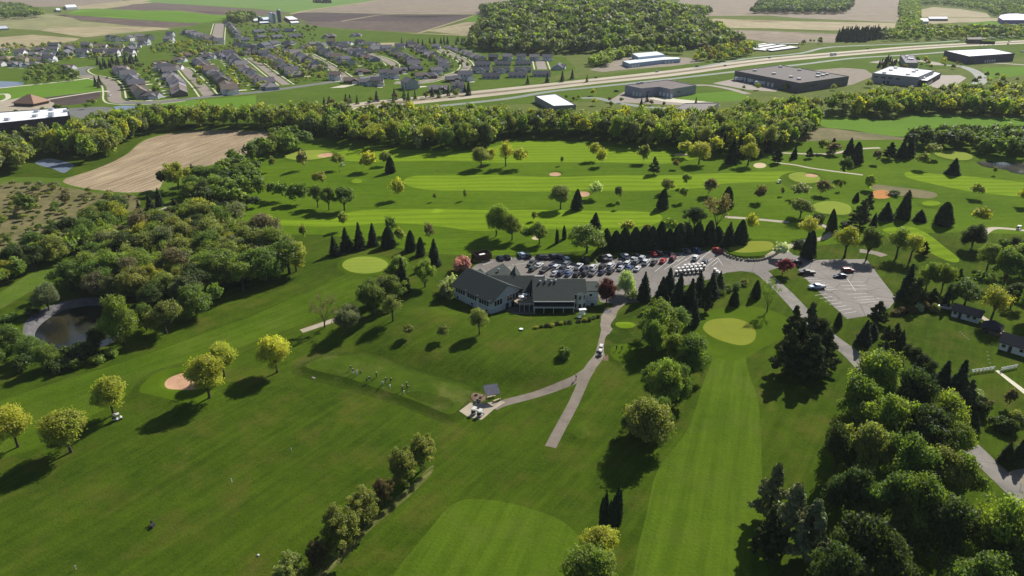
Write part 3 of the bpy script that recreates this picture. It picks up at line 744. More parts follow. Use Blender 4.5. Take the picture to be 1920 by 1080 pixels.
def arbor(kind, seed, h=10., w=5., n=3800, prof=None, size=.3, split=1):
    rs = np.random.RandomState(seed); Vs, Fs, Ts = [], [], []; b = 0
    for k in range(split):
        m = n//split; f = rs.rand(m)**.9; a = rs.rand(m)*6.283
        hh = h*(1 if k == 0 else rs.uniform(.75, .92)); ww = w if split == 1 else w*.62
        ox = 0 if split == 1 else w*.2*math.cos(k*2.1); oy = 0 if split == 1 else w*.2*math.sin(k*2.1)
        r = ww*.5*prof(f)*(1+.10*np.sin(a*5+f*9+seed)+.06*np.sin(a*9-f*23))*rs.uniform(.82, 1.06, m)
        P = np.column_stack([ox + r*np.cos(a), oy + r*np.sin(a), .1 + f*hh])
        N = np.column_stack([np.cos(a), np.sin(a), .35+0*a]) + rs.normal(size=(m, 3))*.35
        V, F = quads(P, N, size*rs.uniform(.7, 1.3, m), rs, 1.7, up=np.array([0, 0, 1.]))
        Vs.append(V); Fs.append(F+b); b += len(V); Ts.append(np.repeat(rs.uniform(.7, 1.3, m), 4))
        # dense core
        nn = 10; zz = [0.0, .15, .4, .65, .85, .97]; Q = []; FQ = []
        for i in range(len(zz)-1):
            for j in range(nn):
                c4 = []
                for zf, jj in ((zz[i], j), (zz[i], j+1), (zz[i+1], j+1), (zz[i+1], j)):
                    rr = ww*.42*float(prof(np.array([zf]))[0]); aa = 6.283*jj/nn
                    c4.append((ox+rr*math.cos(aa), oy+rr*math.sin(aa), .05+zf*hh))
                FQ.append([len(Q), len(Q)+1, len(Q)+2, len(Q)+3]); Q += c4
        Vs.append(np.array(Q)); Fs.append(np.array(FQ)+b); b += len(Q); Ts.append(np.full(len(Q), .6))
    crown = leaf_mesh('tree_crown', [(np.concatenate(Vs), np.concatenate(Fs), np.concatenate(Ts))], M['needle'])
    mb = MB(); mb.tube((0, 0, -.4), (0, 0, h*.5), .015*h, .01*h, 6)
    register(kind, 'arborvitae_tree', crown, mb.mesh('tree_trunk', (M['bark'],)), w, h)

def pine(seed, h=10., w=7., npl=76):
    rs = np.random.RandomState(seed); cen, rad = [], []
    for i in range(npl):
        f = (i+rs.rand())/npl; a = rs.rand()*6.283
        r = w*.5*(1-f**1.6)*rs.uniform(.25, .85)
        cen.append(np.array([r*math.cos(a), r*math.sin(a), h*(.16+.78*f)])); rad.append(rs.uniform(.07, .125)*w*(1-.4*f))
    V, F, T = puff_leaves(cen, rad, 85, .28, rs, squash=.62, tvar=.25, aspect=2.0, flat=.2)
    crown = leaf_mesh('tree_crown', [(V, F, T)], M['needle'])
    mb = MB(); mb.tube((0, 0, -.4), (0, 0, h*.9), .024*h, .03, 6)
    for c in cen[::4]: mb.tube((0, 0, c[2]*.9), c, .06, .03, 4)
    register('P', 'pine_tree', crown, mb.mesh('tree_trunk', (M['bark'],)), w, h)

def shrub(seed, h=3., w=3.6, npuff=16, per=95, size=.22):
    rs = np.random.RandomState(seed); cen, rad = [], []
    for i in range(npuff):
        a = rs.rand()*6.283; r = math.sqrt(rs.rand())*w*.34
        cen.append(np.array([r*math.cos(a), r*math.sin(a), h*rs.uniform(.22, .72)*(1-.4*r/(w*.34))+.1])); rad.append(rs.uniform(.17, .26)*w)
    V, F, T = puff_leaves(cen, rad, per, size, rs)
    crown = leaf_mesh('shrub_foliage', [(V, F, T)], M['leaf'])
    mb = MB()
    for c in cen[:6]: mb.tube((0, 0, -.1), c, .05, .02, 4)
    register('S', 'shrub', crown, mb.mesh('shrub_stems', (M['bark'],)), w, h)

for s_ in (11, 12, 13, 14): broadleaf('R', s_, npuff=60, per=250, size=.25, base=.2, w=9, prad=(.13, .22), ragged=.14, top=.85)
for s_ in (21, 22, 23): broadleaf('G', s_, h=10, w=9.5, base=.14, npuff=54, per=240, size=.26, prad=(.10, .19), gaps=.06, ragged=.3, top=.8)
for s_ in (31, 32, 33): broadleaf('B', s_, h=10, w=10, base=.06, npuff=90, per=260, size=.25, prad=(.10, .2), ragged=.3, top=.7, gaps=.03)   # big dense tree
for s_ in (41, 42, 43): broadleaf('O', s_, h=10, w=8, base=.24, npuff=34, per=110, size=.26, prad=(.13, .22), ragged=.2, gaps=.05)        # open loose crown
twiggy('T', 51, w=7.5, leaves=1500, size=.2); twiggy('T', 52, w=8, leaves=1100, size=.2)
twiggy('W', 61, w=7, leaves=1900, size=.27, multi=2, up=.5); twiggy('W', 62, w=7, leaves=1600, size=.27, up=.45)
for s_ in (71, 72): broadleaf('Q', s_, h=10, w=8.5, base=.02, npuff=100, per=120, size=.2, prad=(.06, .12), ragged=.12, top=1.0, tvar=.25)   # vase shaped willow scrub
twiggy('Y', 75, h=4, w=1.8, leaves=260, size=.16, depth=2, up=.6, base=.3)      # sapling
for s_, w_, t_ in ((81, 5.2, 19), (82, 4.8, 17), (83, 5.8, 16), (84, 5.2, 21)): spruce(s_, w=w_, tiers=t_)
arbor('A', 91, prof=lambda f: np.clip(1.06*(1-f)**.62*(f*9+.35).clip(0, 1), 0, 1))
arbor('A', 92, prof=lambda f: np.clip((1-f)**.5*(f*8+.45).clip(0, 1), 0, 1))
arbor('L', 93, w=2.8, n=2600, prof=lambda f: np.clip((1-f**3)*(f*10+.6).clip(0, 1), 0, 1), size=.24, split=1)
arbor('L', 94, w=3.0, n=3600, prof=lambda f: np.clip((1-f**3)*(f*10+.6).clip(0, 1), 0, 1), size=.24, split=3)
for s_ in (101, 102): pine(s_)
for s_ in (111, 112, 113): shrub(s_)

PAL = {'y': (.32, .335, .05), 'Y': (.40, .395, .055), 'o': (.20, .23, .065), 'g': (.125, .190, .040), 'b': (.185, .25, .045),
       'd': (.060, .092, .028), 's': (.17, .20, .105), 'w': (.44, .49, .42), 'W': (.38, .45, .24), 'p': (.45, .22, .33), 'm': (.19, .035, .085),
       'r': (.085, .022, .024), 'c': (.032, .052, .027), 'C': (.085, .102, .055), 'n': (.17, .155, .095), 'k': (.14, .115, .06), 'e': (.044, .062, .022)}
CW = {'y': 'yellow-green', 'Y': 'golden-yellow', 'o': 'olive', 'g': 'mid-green', 'b': 'bright green', 'd': 'dark green', 's': 'sage-green',
      'w': 'white-blossomed', 'W': 'pale blossoming', 'p': 'pink-blossomed', 'm': 'magenta-blossomed', 'r': 'burgundy-leaved', 'c': 'blackish-green',
      'C': 'grey-green', 'n': 'brownish', 'k': 'russet', 'e': 'deep green'}
KW = {'R': 'round-crowned tree', 'G': 'broad tree', 'B': 'dense tree', 'O': 'open-crowned tree', 'T': 'twiggy tree', 'W': 'wispy tree',
      'Q': 'vase-shaped tree', 'Y': 'slender sapling', 'C': 'spruce', 'A': 'cone-shaped evergreen', 'L': 'narrow columnar evergreen', 'P': 'ragged pine', 'S': 'shrub'}
CATS = {'C': 'spruce', 'A': 'evergreen tree', 'L': 'evergreen tree', 'P': 'pine tree', 'S': 'shrub'}
PLANTS = []   # dicts collected first, then the largest of a kind become things of their own
def place_plant(kind, col, pos, h, w, label, group, cat=None):
    d = dict(kind=kind, col=col, pos=pos, h=h, w=w, label=label, group=group, size=h*w/(pos.length**2+1))
    PLANTS.append(d); return d
def plants(phrase, rows, group=None):
    """rows: (px, py of the foot, height px, width px, kind+colour)"""
    rows = sorted(rows, key=lambda r_: r_[0]); n = len(rows)
    cnt = {}
    for r_ in rows: cnt[r_[4]] = cnt.get(r_[4], 0)+1
    seen = {}
    for px, py, hp, wp, kc in rows:
        p = at(px, py); k = FPX/(math.hypot(p.y*CP + (CAM_H-p.z)*SP, 0))
        h = max(.6, height_for(p.x, p.y, py-hp) - p.z); w = wp/k
        seen[kc] = seen.get(kc, 0)+1
        look = CW[kc[1]]+' '+KW[kc[0]]
        if cnt[kc] == 1: lab = '%s %s' % (look, phrase)
        else: lab = '%s, %s from the left %s' % (look, ordn(seen[kc]), phrase)
        place_plant(kc[0], kc[1], p, h, w, lab, group or ('plants '+phrase) if n > 1 else None)

protos_root = {}
def plant_source(kind, i):
    """first use links the prototype's parts, later uses copy them"""
    nm, crown, trunk, cw, ch = PROTO[kind][i]
    e = empty(nm, (0, 0, 0)); tag(e, 'plant', CATS.get(kind, 'tree'))
    a = link('crown' if kind != 'S' else 'foliage', crown, e); a['tinted'] = True
    b = link('trunk' if kind != 'S' else 'stem', trunk, e)
    return e
def emit_plant(d, r_):
    k = d['kind']; i = r_.randrange(len(PROTO[k])); nm, crown, trunk, cw, ch = PROTO[k][i]
    sc = (d['w']/cw, d['w']/cw, d['h']/ch)
    if k in 'RGBOTWQPS': sc = (sc[0]*r_.uniform(.94, 1.06), sc[1]*r_.uniform(.94, 1.06), sc[2])
    cb = PAL[d['col']]; v = r_.uniform(.86, 1.14); hh = r_.uniform(-.06, .06)
    col = (cb[0]*v*(1+hh), cb[1]*v, cb[2]*v*(1-hh))
    if k in 'CAP': sc = (sc[0]*r_.uniform(.88, 1.14), sc[1]*r_.uniform(.88, 1.14), sc[2]*r_.uniform(.94, 1.05))
    loc = d['pos'] - Vector((0, 0, .05)); rz = r_.uniform(0, 6.28)
    if (k, i) not in protos_root:
        o = plant_source(k, i); protos_root[(k, i)] = o
        o.location = loc; o.rotation_euler = (0, 0, rz); o.scale = sc
        for ch_ in o.children:
            if ch_.get('tinted'): ch_.color = (*col, 1)
    else:
        o = copy_thing(protos_root[(k, i)], loc, rz, sc, col)
    o.rotation_euler = (r_.gauss(0, .028), r_.gauss(0, .028), rz)
    o['label'] = d['label']; o['category'] = CATS.get(k, 'tree')
    if d['group']: o['group'] = d['group']

def mass_mesh(name, items, kinds_low, mat, seed=5):
    """joins many small plants into one stuff object; items (x,y,z,h,w,colour,kind)"""
    rs = np.random.RandomState(seed); Vs, Fs, Ts = [], [], []; b = 0
    for x, y, z, h, w, col, k in items:
        V0, F0, T0, cw, ch = kinds_low[k][rs.randint(len(kinds_low[k]))]
        a = rs.rand()*6.283; c, s_ = math.cos(a), math.sin(a)
        V = V0*np.array([w/cw, w/cw, h/ch]); V = np.column_stack([V[:, 0]*c-V[:, 1]*s_+x, V[:, 0]*s_+V[:, 1]*c+y, V[:, 2]+z])
        v = rs.uniform(.8, 1.2); Vs.append(V); Fs.append(F0+b); b += len(V)
        Ts.append(T0*np.array(PAL[col])*v)
    me = leaf_mesh(name, [(np.concatenate(Vs), np.concatenate(Fs), np.concatenate(Ts))], mat)
    o = link(name, me); o.color = (1, 1, 1, 1); o['kind'] = 'stuff'; return o
def low_broad(seed, h=10., w=9., npuff=22, per=24, size=.88, base=.08):
    rs = np.random.RandomState(seed); cen, rad = [], []
    for i in range(npuff):
        d = rs.normal(size=3); d /= np.linalg.norm(d); d[2] = abs(d[2]) if rs.rand() < .75 else d[2]
        f = rs.uniform(.4, .9); cen.append(np.array([0, 0, h*.52]) + d*np.array([w*.4, w*.4, h*.4])*f); rad.append(rs.uniform(.12, .24)*w)
    V, F, T = puff_leaves(cen, rad, per, size, rs, tvar=.25); return V, F, T, w, h
def low_con(seed, h=10., w=5.):
    rs = np.random.RandomState(seed); n = 330; f = rs.rand(n)**1.3; a = rs.rand(n)*6.283; r = w*.5*(1-f)*rs.uniform(.6, 1.1, n)
    P = np.column_stack([r*np.cos(a), r*np.sin(a), f*h]); N = np.column_stack([np.cos(a), np.sin(a), .7+0*a])+rs.normal(size=(n, 3))*.3
    V, F = quads(P, N, .8*rs.uniform(.6, 1.2, n), rs, 1.3); T = np.repeat(rs.uniform(.75, 1.25, n), 4)
    return V, F, np.stack([T, T, T], 1), w, h
def low_far(seed, h=10., w=10.):
    rs = np.random.RandomState(seed); n = 84; d = rs.normal(size=(n, 3)); d /= np.linalg.norm(d, axis=1)[:, None]; d[:, 2] = np.abs(d[:, 2])*1.05-.1
    lump = 1+.22*np.sin(d[:, :1]*6+seed)*np.cos(d[:, 1:2]*5)
    P = np.array([0, 0, h*.45]) + d*np.array([w*.5, w*.5, h*.5])*lump*rs.uniform(.75, 1, (n, 1))
    V, F = quads(P, d+rs.normal(size=(n, 3))*.5, 2.1*rs.uniform(.7, 1.2, n), rs, 1.2); T = np.repeat(rs.uniform(.75, 1.25, n), 4)
    return V, F, np.stack([T, T, T], 1), w, h
LOWK = {'F': [low_far(s_) for s_ in (1, 2, 3, 4, 5)], 'R': [low_broad(s_) for s_ in (1, 2, 3, 4)], 'C': [low_con(s_) for s_ in (5, 6)]}
# ---------------------------------------------------------------- plants, each where it stands
plants('on the driving range bank', [(34, 838, 76, 74, 'RY'), (133, 848, 78, 90, 'Ry'), (213, 778, 70, 66, 'Ry'), (393, 746, 78, 74, 'Ry'), (421, 706, 64, 56, 'Ry'), (520, 698, 68, 66, 'RY')], 'yellow-green trees along the driving range')
plants('in the hedgerow by the range', [(793, 880, 66, 58, 'Qo'), (759, 912, 72, 66, 'Qo'), (722, 948, 56, 46, 'Qk'), (684, 985, 72, 72, 'Qo'), (641, 1038, 88, 84, 'Qo'), (598, 1072, 58, 50, 'Qk'), (547, 1100, 60, 72, 'Qo')], 'vase-shaped trees of the hedgerow')
plants('at the bottom edge of the photo', [(1122, 1060, 74, 78, 'Ry'), (1098, 1108, 82, 108, 'Bb')])
plants('in the narrow clump above the rounded tree', [(1132, 984, 64, 19, 'Lc'), (1144, 992, 62, 20, 'Lc'), (1154, 984, 77, 21, 'Lc')], 'columnar evergreens in a tight clump')
plants('between cart path and long fairway', [(1205, 832, 86, 88, 'Bo'), (1180, 812, 50, 46, 'Gg'), (1238, 806, 62, 50, 'Bg'), (1245, 762, 88, 74, 'Bb'), (1222, 742, 64, 54, 'Gg'), (1272, 752, 66, 54, 'Bg'), (1292, 706, 78, 66, 'Bg'), (1262, 690, 66, 56, 'Gb'), (1308, 672, 44, 40, 'Gg'), (1222, 660, 62, 50, 'Bg'), (1240, 640, 84, 84, 'Gb'), (1268, 632, 58, 54, 'Og'), (1208, 634, 40, 34, 'Og')], 'leafy trees between path and fairway')
plants('standing alone on the slope below the clubhouse', [(1058, 668, 30, 30, 'Sg')])
plants('in front of the banquet wing of the clubhouse', [(899, 627, 50, 40, 'Ro')])
plants('on the slope left of the clubhouse', [(609, 614, 58, 44, 'Tn'), (655, 626, 56, 56, 'Gs'), (700, 592, 70, 60, 'Gg'), (737, 575, 58, 52, 'Gg'), (737, 602, 50, 42, 'Oo'), (768, 632, 28, 26, 'To'), (832, 637, 32, 28, 'To')])
plants('beside the left green near the clubhouse', [(745, 532, 56, 50, 'Gb'), (757, 547, 62, 28, 'Cc'), (797, 538, 54, 46, 'Gb'), (722, 560, 44, 40, 'Gs'), (690, 575, 46, 40, 'Gg')])
plants('at the left end of the clubhouse', [(864, 507, 42, 36, 'Sp'), (845, 548, 42, 42, 'SW'), (836, 560, 36, 30, 'Ss')])
plants('in the spruce row above the left green', [(629, 478, 36, 26, 'Cc'), (651, 470, 44, 26, 'Cc'), (675, 467, 50, 28, 'Cc'), (699, 460, 42, 24, 'Cc'), (729, 463, 40, 26, 'Ac'), (770, 470, 38, 22, 'Ac'), (789, 479, 36, 20, 'Ac'), (814, 497, 48, 30, 'Cc')], 'dark evergreens above the left green')
plants('behind the spruce row above the left green', [(645, 432, 40, 20, 'Wo'), (734, 440, 36, 26, 'Gg'), (750, 455, 32, 24, 'To'), (805, 452, 36, 22, 'Tn'), (570, 450, 32, 16, 'Wo')])
plants('in the grove at the upper left', [(489, 371, 42, 32, 'Gg'), (511, 374, 36, 24, 'Gg'), (530, 376, 38, 30, 'Gg'), (553, 382, 42, 34, 'Gg'), (568, 382, 40, 28, 'Gg'), (596, 389, 44, 36, 'Gg'), (617, 394, 46, 36, 'Gg'), (646, 395, 46, 46, 'Gg'), (598, 350, 32, 34, 'Ry')], 'grove between the upper left fairways')
plants('near the far left green', [(512, 321, 32, 14, 'Wo'), (568, 318, 38, 22, 'Tn'), (634, 318, 36, 26, 'To'), (691, 321, 38, 38, 'RY'), (722, 310, 28, 26, 'To'), (732, 324, 31, 20, 'Ac'), (746, 373, 40, 30, 'Ry'), (815, 377, 18, 8, 'Yo'), (872, 375, 22, 8, 'Yo'), (1001, 414, 20, 12, 'Yo')])
plants('between the two upper fairways', [(902, 315, 40, 40, 'Ro'), (922, 306, 32, 22, 'Oy'), (948, 312, 48, 32, 'Oy'), (975, 315, 43, 34, 'Ry'), (1054, 310, 20, 8, 'Yo'), (1116, 301, 38, 30, 'Oy'), (1127, 311, 34, 24, 'Oy'), (1207, 305, 38, 28, 'Oo'), (1226, 327, 34, 26, 'PC'), (1266, 317, 20, 14, 'Tk')], 'trees between the two upper fairways')
plants('in the bright upper right cluster', [(1285, 294, 34, 32, 'Oy'), (1310, 308, 42, 44, 'Ry'), (1338, 292, 36, 36, 'Oy'), (1370, 306, 50, 26, 'Cc'), (1385, 302, 44, 26, 'Pc'), (1402, 310, 44, 40, 'Oy'), (1420, 296, 30, 24, 'Pc')])
plants('between the middle and lower fairways', [(1051, 392, 46, 42, 'Ro'), (1081, 393, 37, 22, 'Ac'), (1116, 371, 34, 30, 'OW'), (1158, 378, 34, 18, 'Os'), (1158, 392, 20, 10, 'Yo'), (1250, 362, 30, 30, 'To'), (1241, 391, 36, 22, 'Ac'), (1285, 350, 30, 20, 'Wb'), (1281, 378, 32, 20, 'Wb'), (1331, 366, 36, 30, 'Tn'), (1362, 388, 36, 24, 'Ac'), (1424, 378, 32, 26, 'Tk')])
plants('on grass behind the main lot', [(930, 443, 62, 48, 'Bb'), (960, 450, 52, 42, 'Gb'), (990, 455, 34, 28, 'Gg'), (1011, 457, 44, 36, 'Gb'), (1044, 456, 28, 8, 'Lc'), (1058, 448, 26, 8, 'Lc'), (1100, 474, 54, 72, 'Gb'), (1115, 428, 28, 26, 'Cc')])
hr = [(1135, 466), (1154, 468), (1171, 467), (1189, 468), (1206, 466), (1222, 467), (1237, 464), (1255, 466), (1272, 464), (1290, 464), (1307, 461), (1328, 460), (1344, 455)]
hh_ = [38, 36, 40, 42, 40, 42, 46, 38, 44, 40, 46, 46, 30]
plants('in the evergreen row above the main lot', [(x, y, h_, 29, 'Ac') for (x, y), h_ in zip(hr, hh_)] + [(1364, 460, 42, 28, 'Cc'), (1387, 456, 46, 28, 'Ac')], 'evergreen row along the main parking lot')
plants('behind the evergreen row above the main lot', [(1176, 440, 32, 30, 'Oy'), (1255, 440, 34, 32, 'Rb'), (1212, 440, 22, 22, 'Tk'), (1300, 432, 46, 46, 'Gd'), (1342, 434, 68, 44, 'Wn'), (1407, 442, 48, 26, 'Wy'), (1285, 440, 28, 26, 'Os')])
plants('below the main parking lot', [(1137, 567, 46, 40, 'Br'), (1172, 552, 44, 40, 'BW'), (1207, 562, 50, 34, 'Cc'), (1185, 560, 26, 24, 'SW')])
plants('in the clump above the near green', [(1252, 555, 52, 38, 'Cc'), (1268, 578, 62, 40, 'Cc'), (1290, 580, 56, 36, 'Cc'), (1240, 562, 44, 32, 'Cc'), (1300, 610, 52, 24, 'Cc'), (1322, 585, 60, 36, 'Pc'), (1310, 560, 50, 34, 'Cc'), (1335, 556, 44, 32, 'Cc'), (1347, 546, 38, 30, 'CC')], 'spruces above the long fairway green')
plants('around the long fairway green', [(1376, 572, 26, 20, 'Ac'), (1416, 558, 34, 18, 'Ac'), (1438, 585, 60, 34, 'Tg'), (1571, 612, 27, 16, 'Ac')])
plants('in the hedge below the spruce clump', [(1365, 545, 14, 22, 'Sg'), (1380, 540, 14, 22, 'Sg'), (1395, 534, 14, 20, 'So'), (1350, 552, 16, 22, 'Sg'), (1225, 575, 18, 22, 'So'), (1212, 588, 22, 26, 'Sg')], 'hedge shrubs under the spruces')
plants('in the dark grove beside the drive', [(1486, 640, 66, 50, 'Pe'), (1504, 655, 88, 56, 'PC'), (1470, 702, 84, 70, 'Pe'), (1512, 712, 88, 76, 'Pe'), (1542, 690, 74, 60, 'Pe'), (1492, 690, 92, 60, 'Pe'), (1528, 655, 62, 44, 'Ge')], 'dark pines beside the drive')
plants('at the mouth of the lower parking lot', [(1462, 484, 31, 36, 'Bw'), (1470, 516, 35, 36, 'Rm'), (1514, 483, 50, 30, 'Ac')])
plants('above the lower parking lot', [(1583, 483, 60, 54, 'Oy'), (1624, 487, 62, 46, 'Gg'), (1680, 484, 58, 50, 'Ob'), (1705, 490, 54, 46, 'Oy'), (1730, 478, 26, 28, 'Pe')])
plants('between the upper right greens', [(1457, 306, 32, 26, 'Pc'), (1440, 286, 26, 18, 'Cc'), (1488, 297, 24, 15, 'Cc'), (1517, 297, 21, 19, 'Pc'), (1562, 290, 26, 32, 'Tk'), (1582, 333, 44, 26, 'Od'), (1605, 308, 42, 22, 'Ac'), (1592, 288, 30, 22, 'Cc'), (1641, 307, 30, 20, 'Tn'), (1667, 298, 34, 32, 'Pc'), (1498, 372, 32, 38, 'Ts'), (1542, 367, 34, 34, 'Tn'), (1466, 367, 18, 9, 'Yo'), (1574, 358, 24, 9, 'Yo'), (1629, 356, 32, 26, 'Bb'), (1560, 284, 26, 22, 'Pc'), (1540, 286, 30, 22, 'To')])
plants('left of the upper right pond', [(1690, 296, 34, 24, 'Cc'), (1704, 294, 38, 26, 'Cc'), (1727, 317, 36, 26, 'To'), (1749, 297, 32, 34, 'To'), (1785, 327, 30, 28, 'Cc'), (1864, 328, 18, 9, 'Yo')])
plants('round the middle right green', [(1500, 408, 40, 50, 'Go'), (1535, 416, 24, 26, 'Sd'), (1559, 434, 40, 20, 'Ac'), (1604, 378, 17, 12, 'Ac'), (1625, 398, 40, 28, 'PC'), (1612, 424, 52, 42, 'PC'), (1637, 424, 26, 18, 'Cc'), (1660, 412, 33, 28, 'Cc'), (1691, 410, 44, 30, 'Ac'), (1702, 376, 20, 20, 'Pc'), (1676, 366, 12, 26, 'Sd'), (1724, 415, 23, 26, 'Cc'), (1767, 422, 43, 32, 'Ac'), (1515, 446, 40, 46, 'Oy'), (1500, 463, 18, 30, 'Sd'), (1585, 425, 16, 24, 'Se')])
plants('on the right hand fairway', [(1828, 371, 30, 28, 'Oo'), (1837, 425, 42, 36, 'Ry'), (1821, 467, 46, 44, 'Be'), (1882, 462, 24, 26, 'Sg'), (1902, 463, 24, 26, 'Sd'), (1918, 385, 36, 30, 'Ry')])
plants('at the right edge above the cottages', [(1850, 505, 50, 50, 'Gb'), (1880, 538, 72, 64, 'Gg'), (1912, 512, 58, 56, 'Gb'), (1925, 545, 66, 60, 'Gg'), (1808, 573, 52, 62, 'Gg'), (1857, 604, 70, 60, 'Oy'), (1895, 575, 46, 44, 'Gd'), (1925, 600, 66, 50, 'Gg'), (1835, 545, 40, 40, 'Gg')])
plants('right of the lower parking lot', [(1697, 560, 66, 36, 'Cc'), (1712, 574, 52, 52, 'Pe'), (1735, 545, 56, 46, 'Gb'), (1765, 548, 56, 42, 'Gb'), (1790, 545, 44, 32, 'Pe'), (1745, 572, 34, 36, 'Pe'), (1770, 577, 44, 20, 'Cc'), (1785, 570, 44, 40, 'Gg')])
plants('in the hedge below the lower lot', [(1676, 590, 16, 18, 'Sk'), (1688, 588, 16, 18, 'Sk'), (1700, 586, 17, 18, 'Sk'), (1711, 584, 17, 18, 'Sk'), (1722, 582, 18, 18, 'Sw'), (1734, 580, 18, 18, 'Sk'), (1751, 584, 18, 20, 'So')], 'russet hedge shrubs')
plants('on the lawn below the lower lot', [(1643, 607, 44, 46, 'Pe'), (1617, 645, 44, 28, 'Cc'), (1634, 632, 26, 26, 'Cc'), (1675, 642, 38, 34, 'Pe'), (1660, 642, 34, 24, 'Pe'), (1688, 650, 30, 24, 'Ce'), (1658, 668, 28, 24, 'Ce'), (1687, 693, 20, 12, 'Ac'), (1703, 662, 22, 24, 'Se'), (1716, 670, 24, 24, 'Se'), (1722, 688, 26, 18, 'Cc'), (1733, 682, 22, 26, 'Se'), (1746, 694, 22, 24, 'Se')])
plants('at the near corner of the cottage lawn', [(1757, 748, 68, 52, 'Cc'), (1786, 762, 84, 52, 'Cc'), (1808, 768, 56, 40, 'PC'), (1740, 740, 40, 40, 'Cc'), (1835, 775, 44, 44, 'Se'), (1818, 812, 40, 28, 'Ac'), (1868, 802, 34, 36, 'Sd'), (1892, 812, 30, 32, 'Sd'), (1889, 765, 42, 26, 'Tn'), (1884, 866, 38, 30, 'Ce'), (1908, 868, 48, 34, 'Ce'), (1830, 745, 20, 30, 'SW'), (1850, 760, 18, 26, 'Sk'), (1905, 790, 24, 30, 'So')])
plants('in the lower right wood', [(1637, 772, 108, 112, 'Bb'), (1692, 812, 120, 84, 'Bd'), (1596, 815, 110, 84, 'Gg'), (1646, 845, 112, 92, 'Gb'), (1762, 838, 100, 92, 'Bb'), (1778, 868, 88, 70, 'Gb'), (1722, 872, 106, 100, 'Gd'), (1562, 895, 110, 72, 'Gd'), (1612, 915, 122, 92, 'Go'), (1688, 935, 126, 104, 'Gg'), (1748, 950, 120, 96, 'Go'), (1790, 960, 106, 78, 'Gg'), (1580, 985, 120, 92, 'Gd'), (1640, 1000, 128, 104, 'Gg'), (1702, 1030, 132, 112, 'Bg'), (1762, 1062, 134, 112, 'Gd'), (1868, 1085, 150, 126, 'Bb'), (1925, 1045, 118, 96, 'Bb'), (1600, 1090, 128, 108, 'Gd'), (1660, 1120, 126, 104, 'Gd'), (1706, 1120, 58, 46, 'Rb'), (1800, 1150, 130, 120, 'Gg'), (1930, 1150, 130, 130, 'Gg'), (1560, 1150, 130, 100, 'Gd')], 'big wood at the lower right')
plants('right of the long near fairway', [(1438, 975, 112, 70, 'Ps'), (1470, 1032, 132, 100, 'Ps'), (1506, 1050, 114, 92, 'Ps'), (1434, 1050, 100, 70, 'Pe')], 'spruces right of the long near fairway')
plants('by the left pond', [(92, 582, 50, 48, 'Bs'), (232, 645, 86, 68, 'Bb'), (188, 652, 40, 40, 'Bd'), (312, 625, 66, 74, 'Go'), (275, 620, 50, 44, 'Bg'), (370, 590, 52, 78, 'Bg'), (405, 570, 38, 34, 'Bg'), (140, 668, 36, 52, 'Sd'), (181, 680, 22, 30, 'Sb'), (210, 668, 20, 24, 'Sb'), (142, 690, 22, 28, 'Sg'), (22, 660, 48, 62, 'Bg'), (62, 672, 38, 52, 'Bg'), (90, 690, 42, 54, 'Bg'), (115, 695, 30, 40, 'Sd'), (-15, 690, 46, 50, 'Bg'), (45, 690, 30, 40, 'Sd'), (170, 660, 26, 40, 'Sd'), (60, 590, 18, 26, 'Sd'), (20, 600, 16, 30, 'Sg'), (240, 560, 40, 50, 'Bg'), (290, 580, 44, 50, 'Bd')])
plants('by the straight footpath on the left', [(265, 412, 36, 22, 'Cc'), (284, 398, 34, 20, 'Cc'), (300, 386, 32, 18, 'Cc'), (332, 404, 34, 26, 'Ce')])
plants('on the dry brushy field at the left', [(52, 400, 40, 44, 'Wg'), (64, 385, 26, 30, 'Wn'), (125, 382, 22, 24, 'Wn'), (205, 380, 22, 24, 'Wo'), (230, 385, 22, 26, 'Tn')])
plants('at the corner of the corn stubble field', [(312, 355, 42, 36, 'Ge'), (335, 358, 56, 48, 'Gy'), (365, 345, 40, 30, 'Ge'), (392, 352, 44, 34, 'Gg'), (440, 315, 40, 26, 'Wg')])

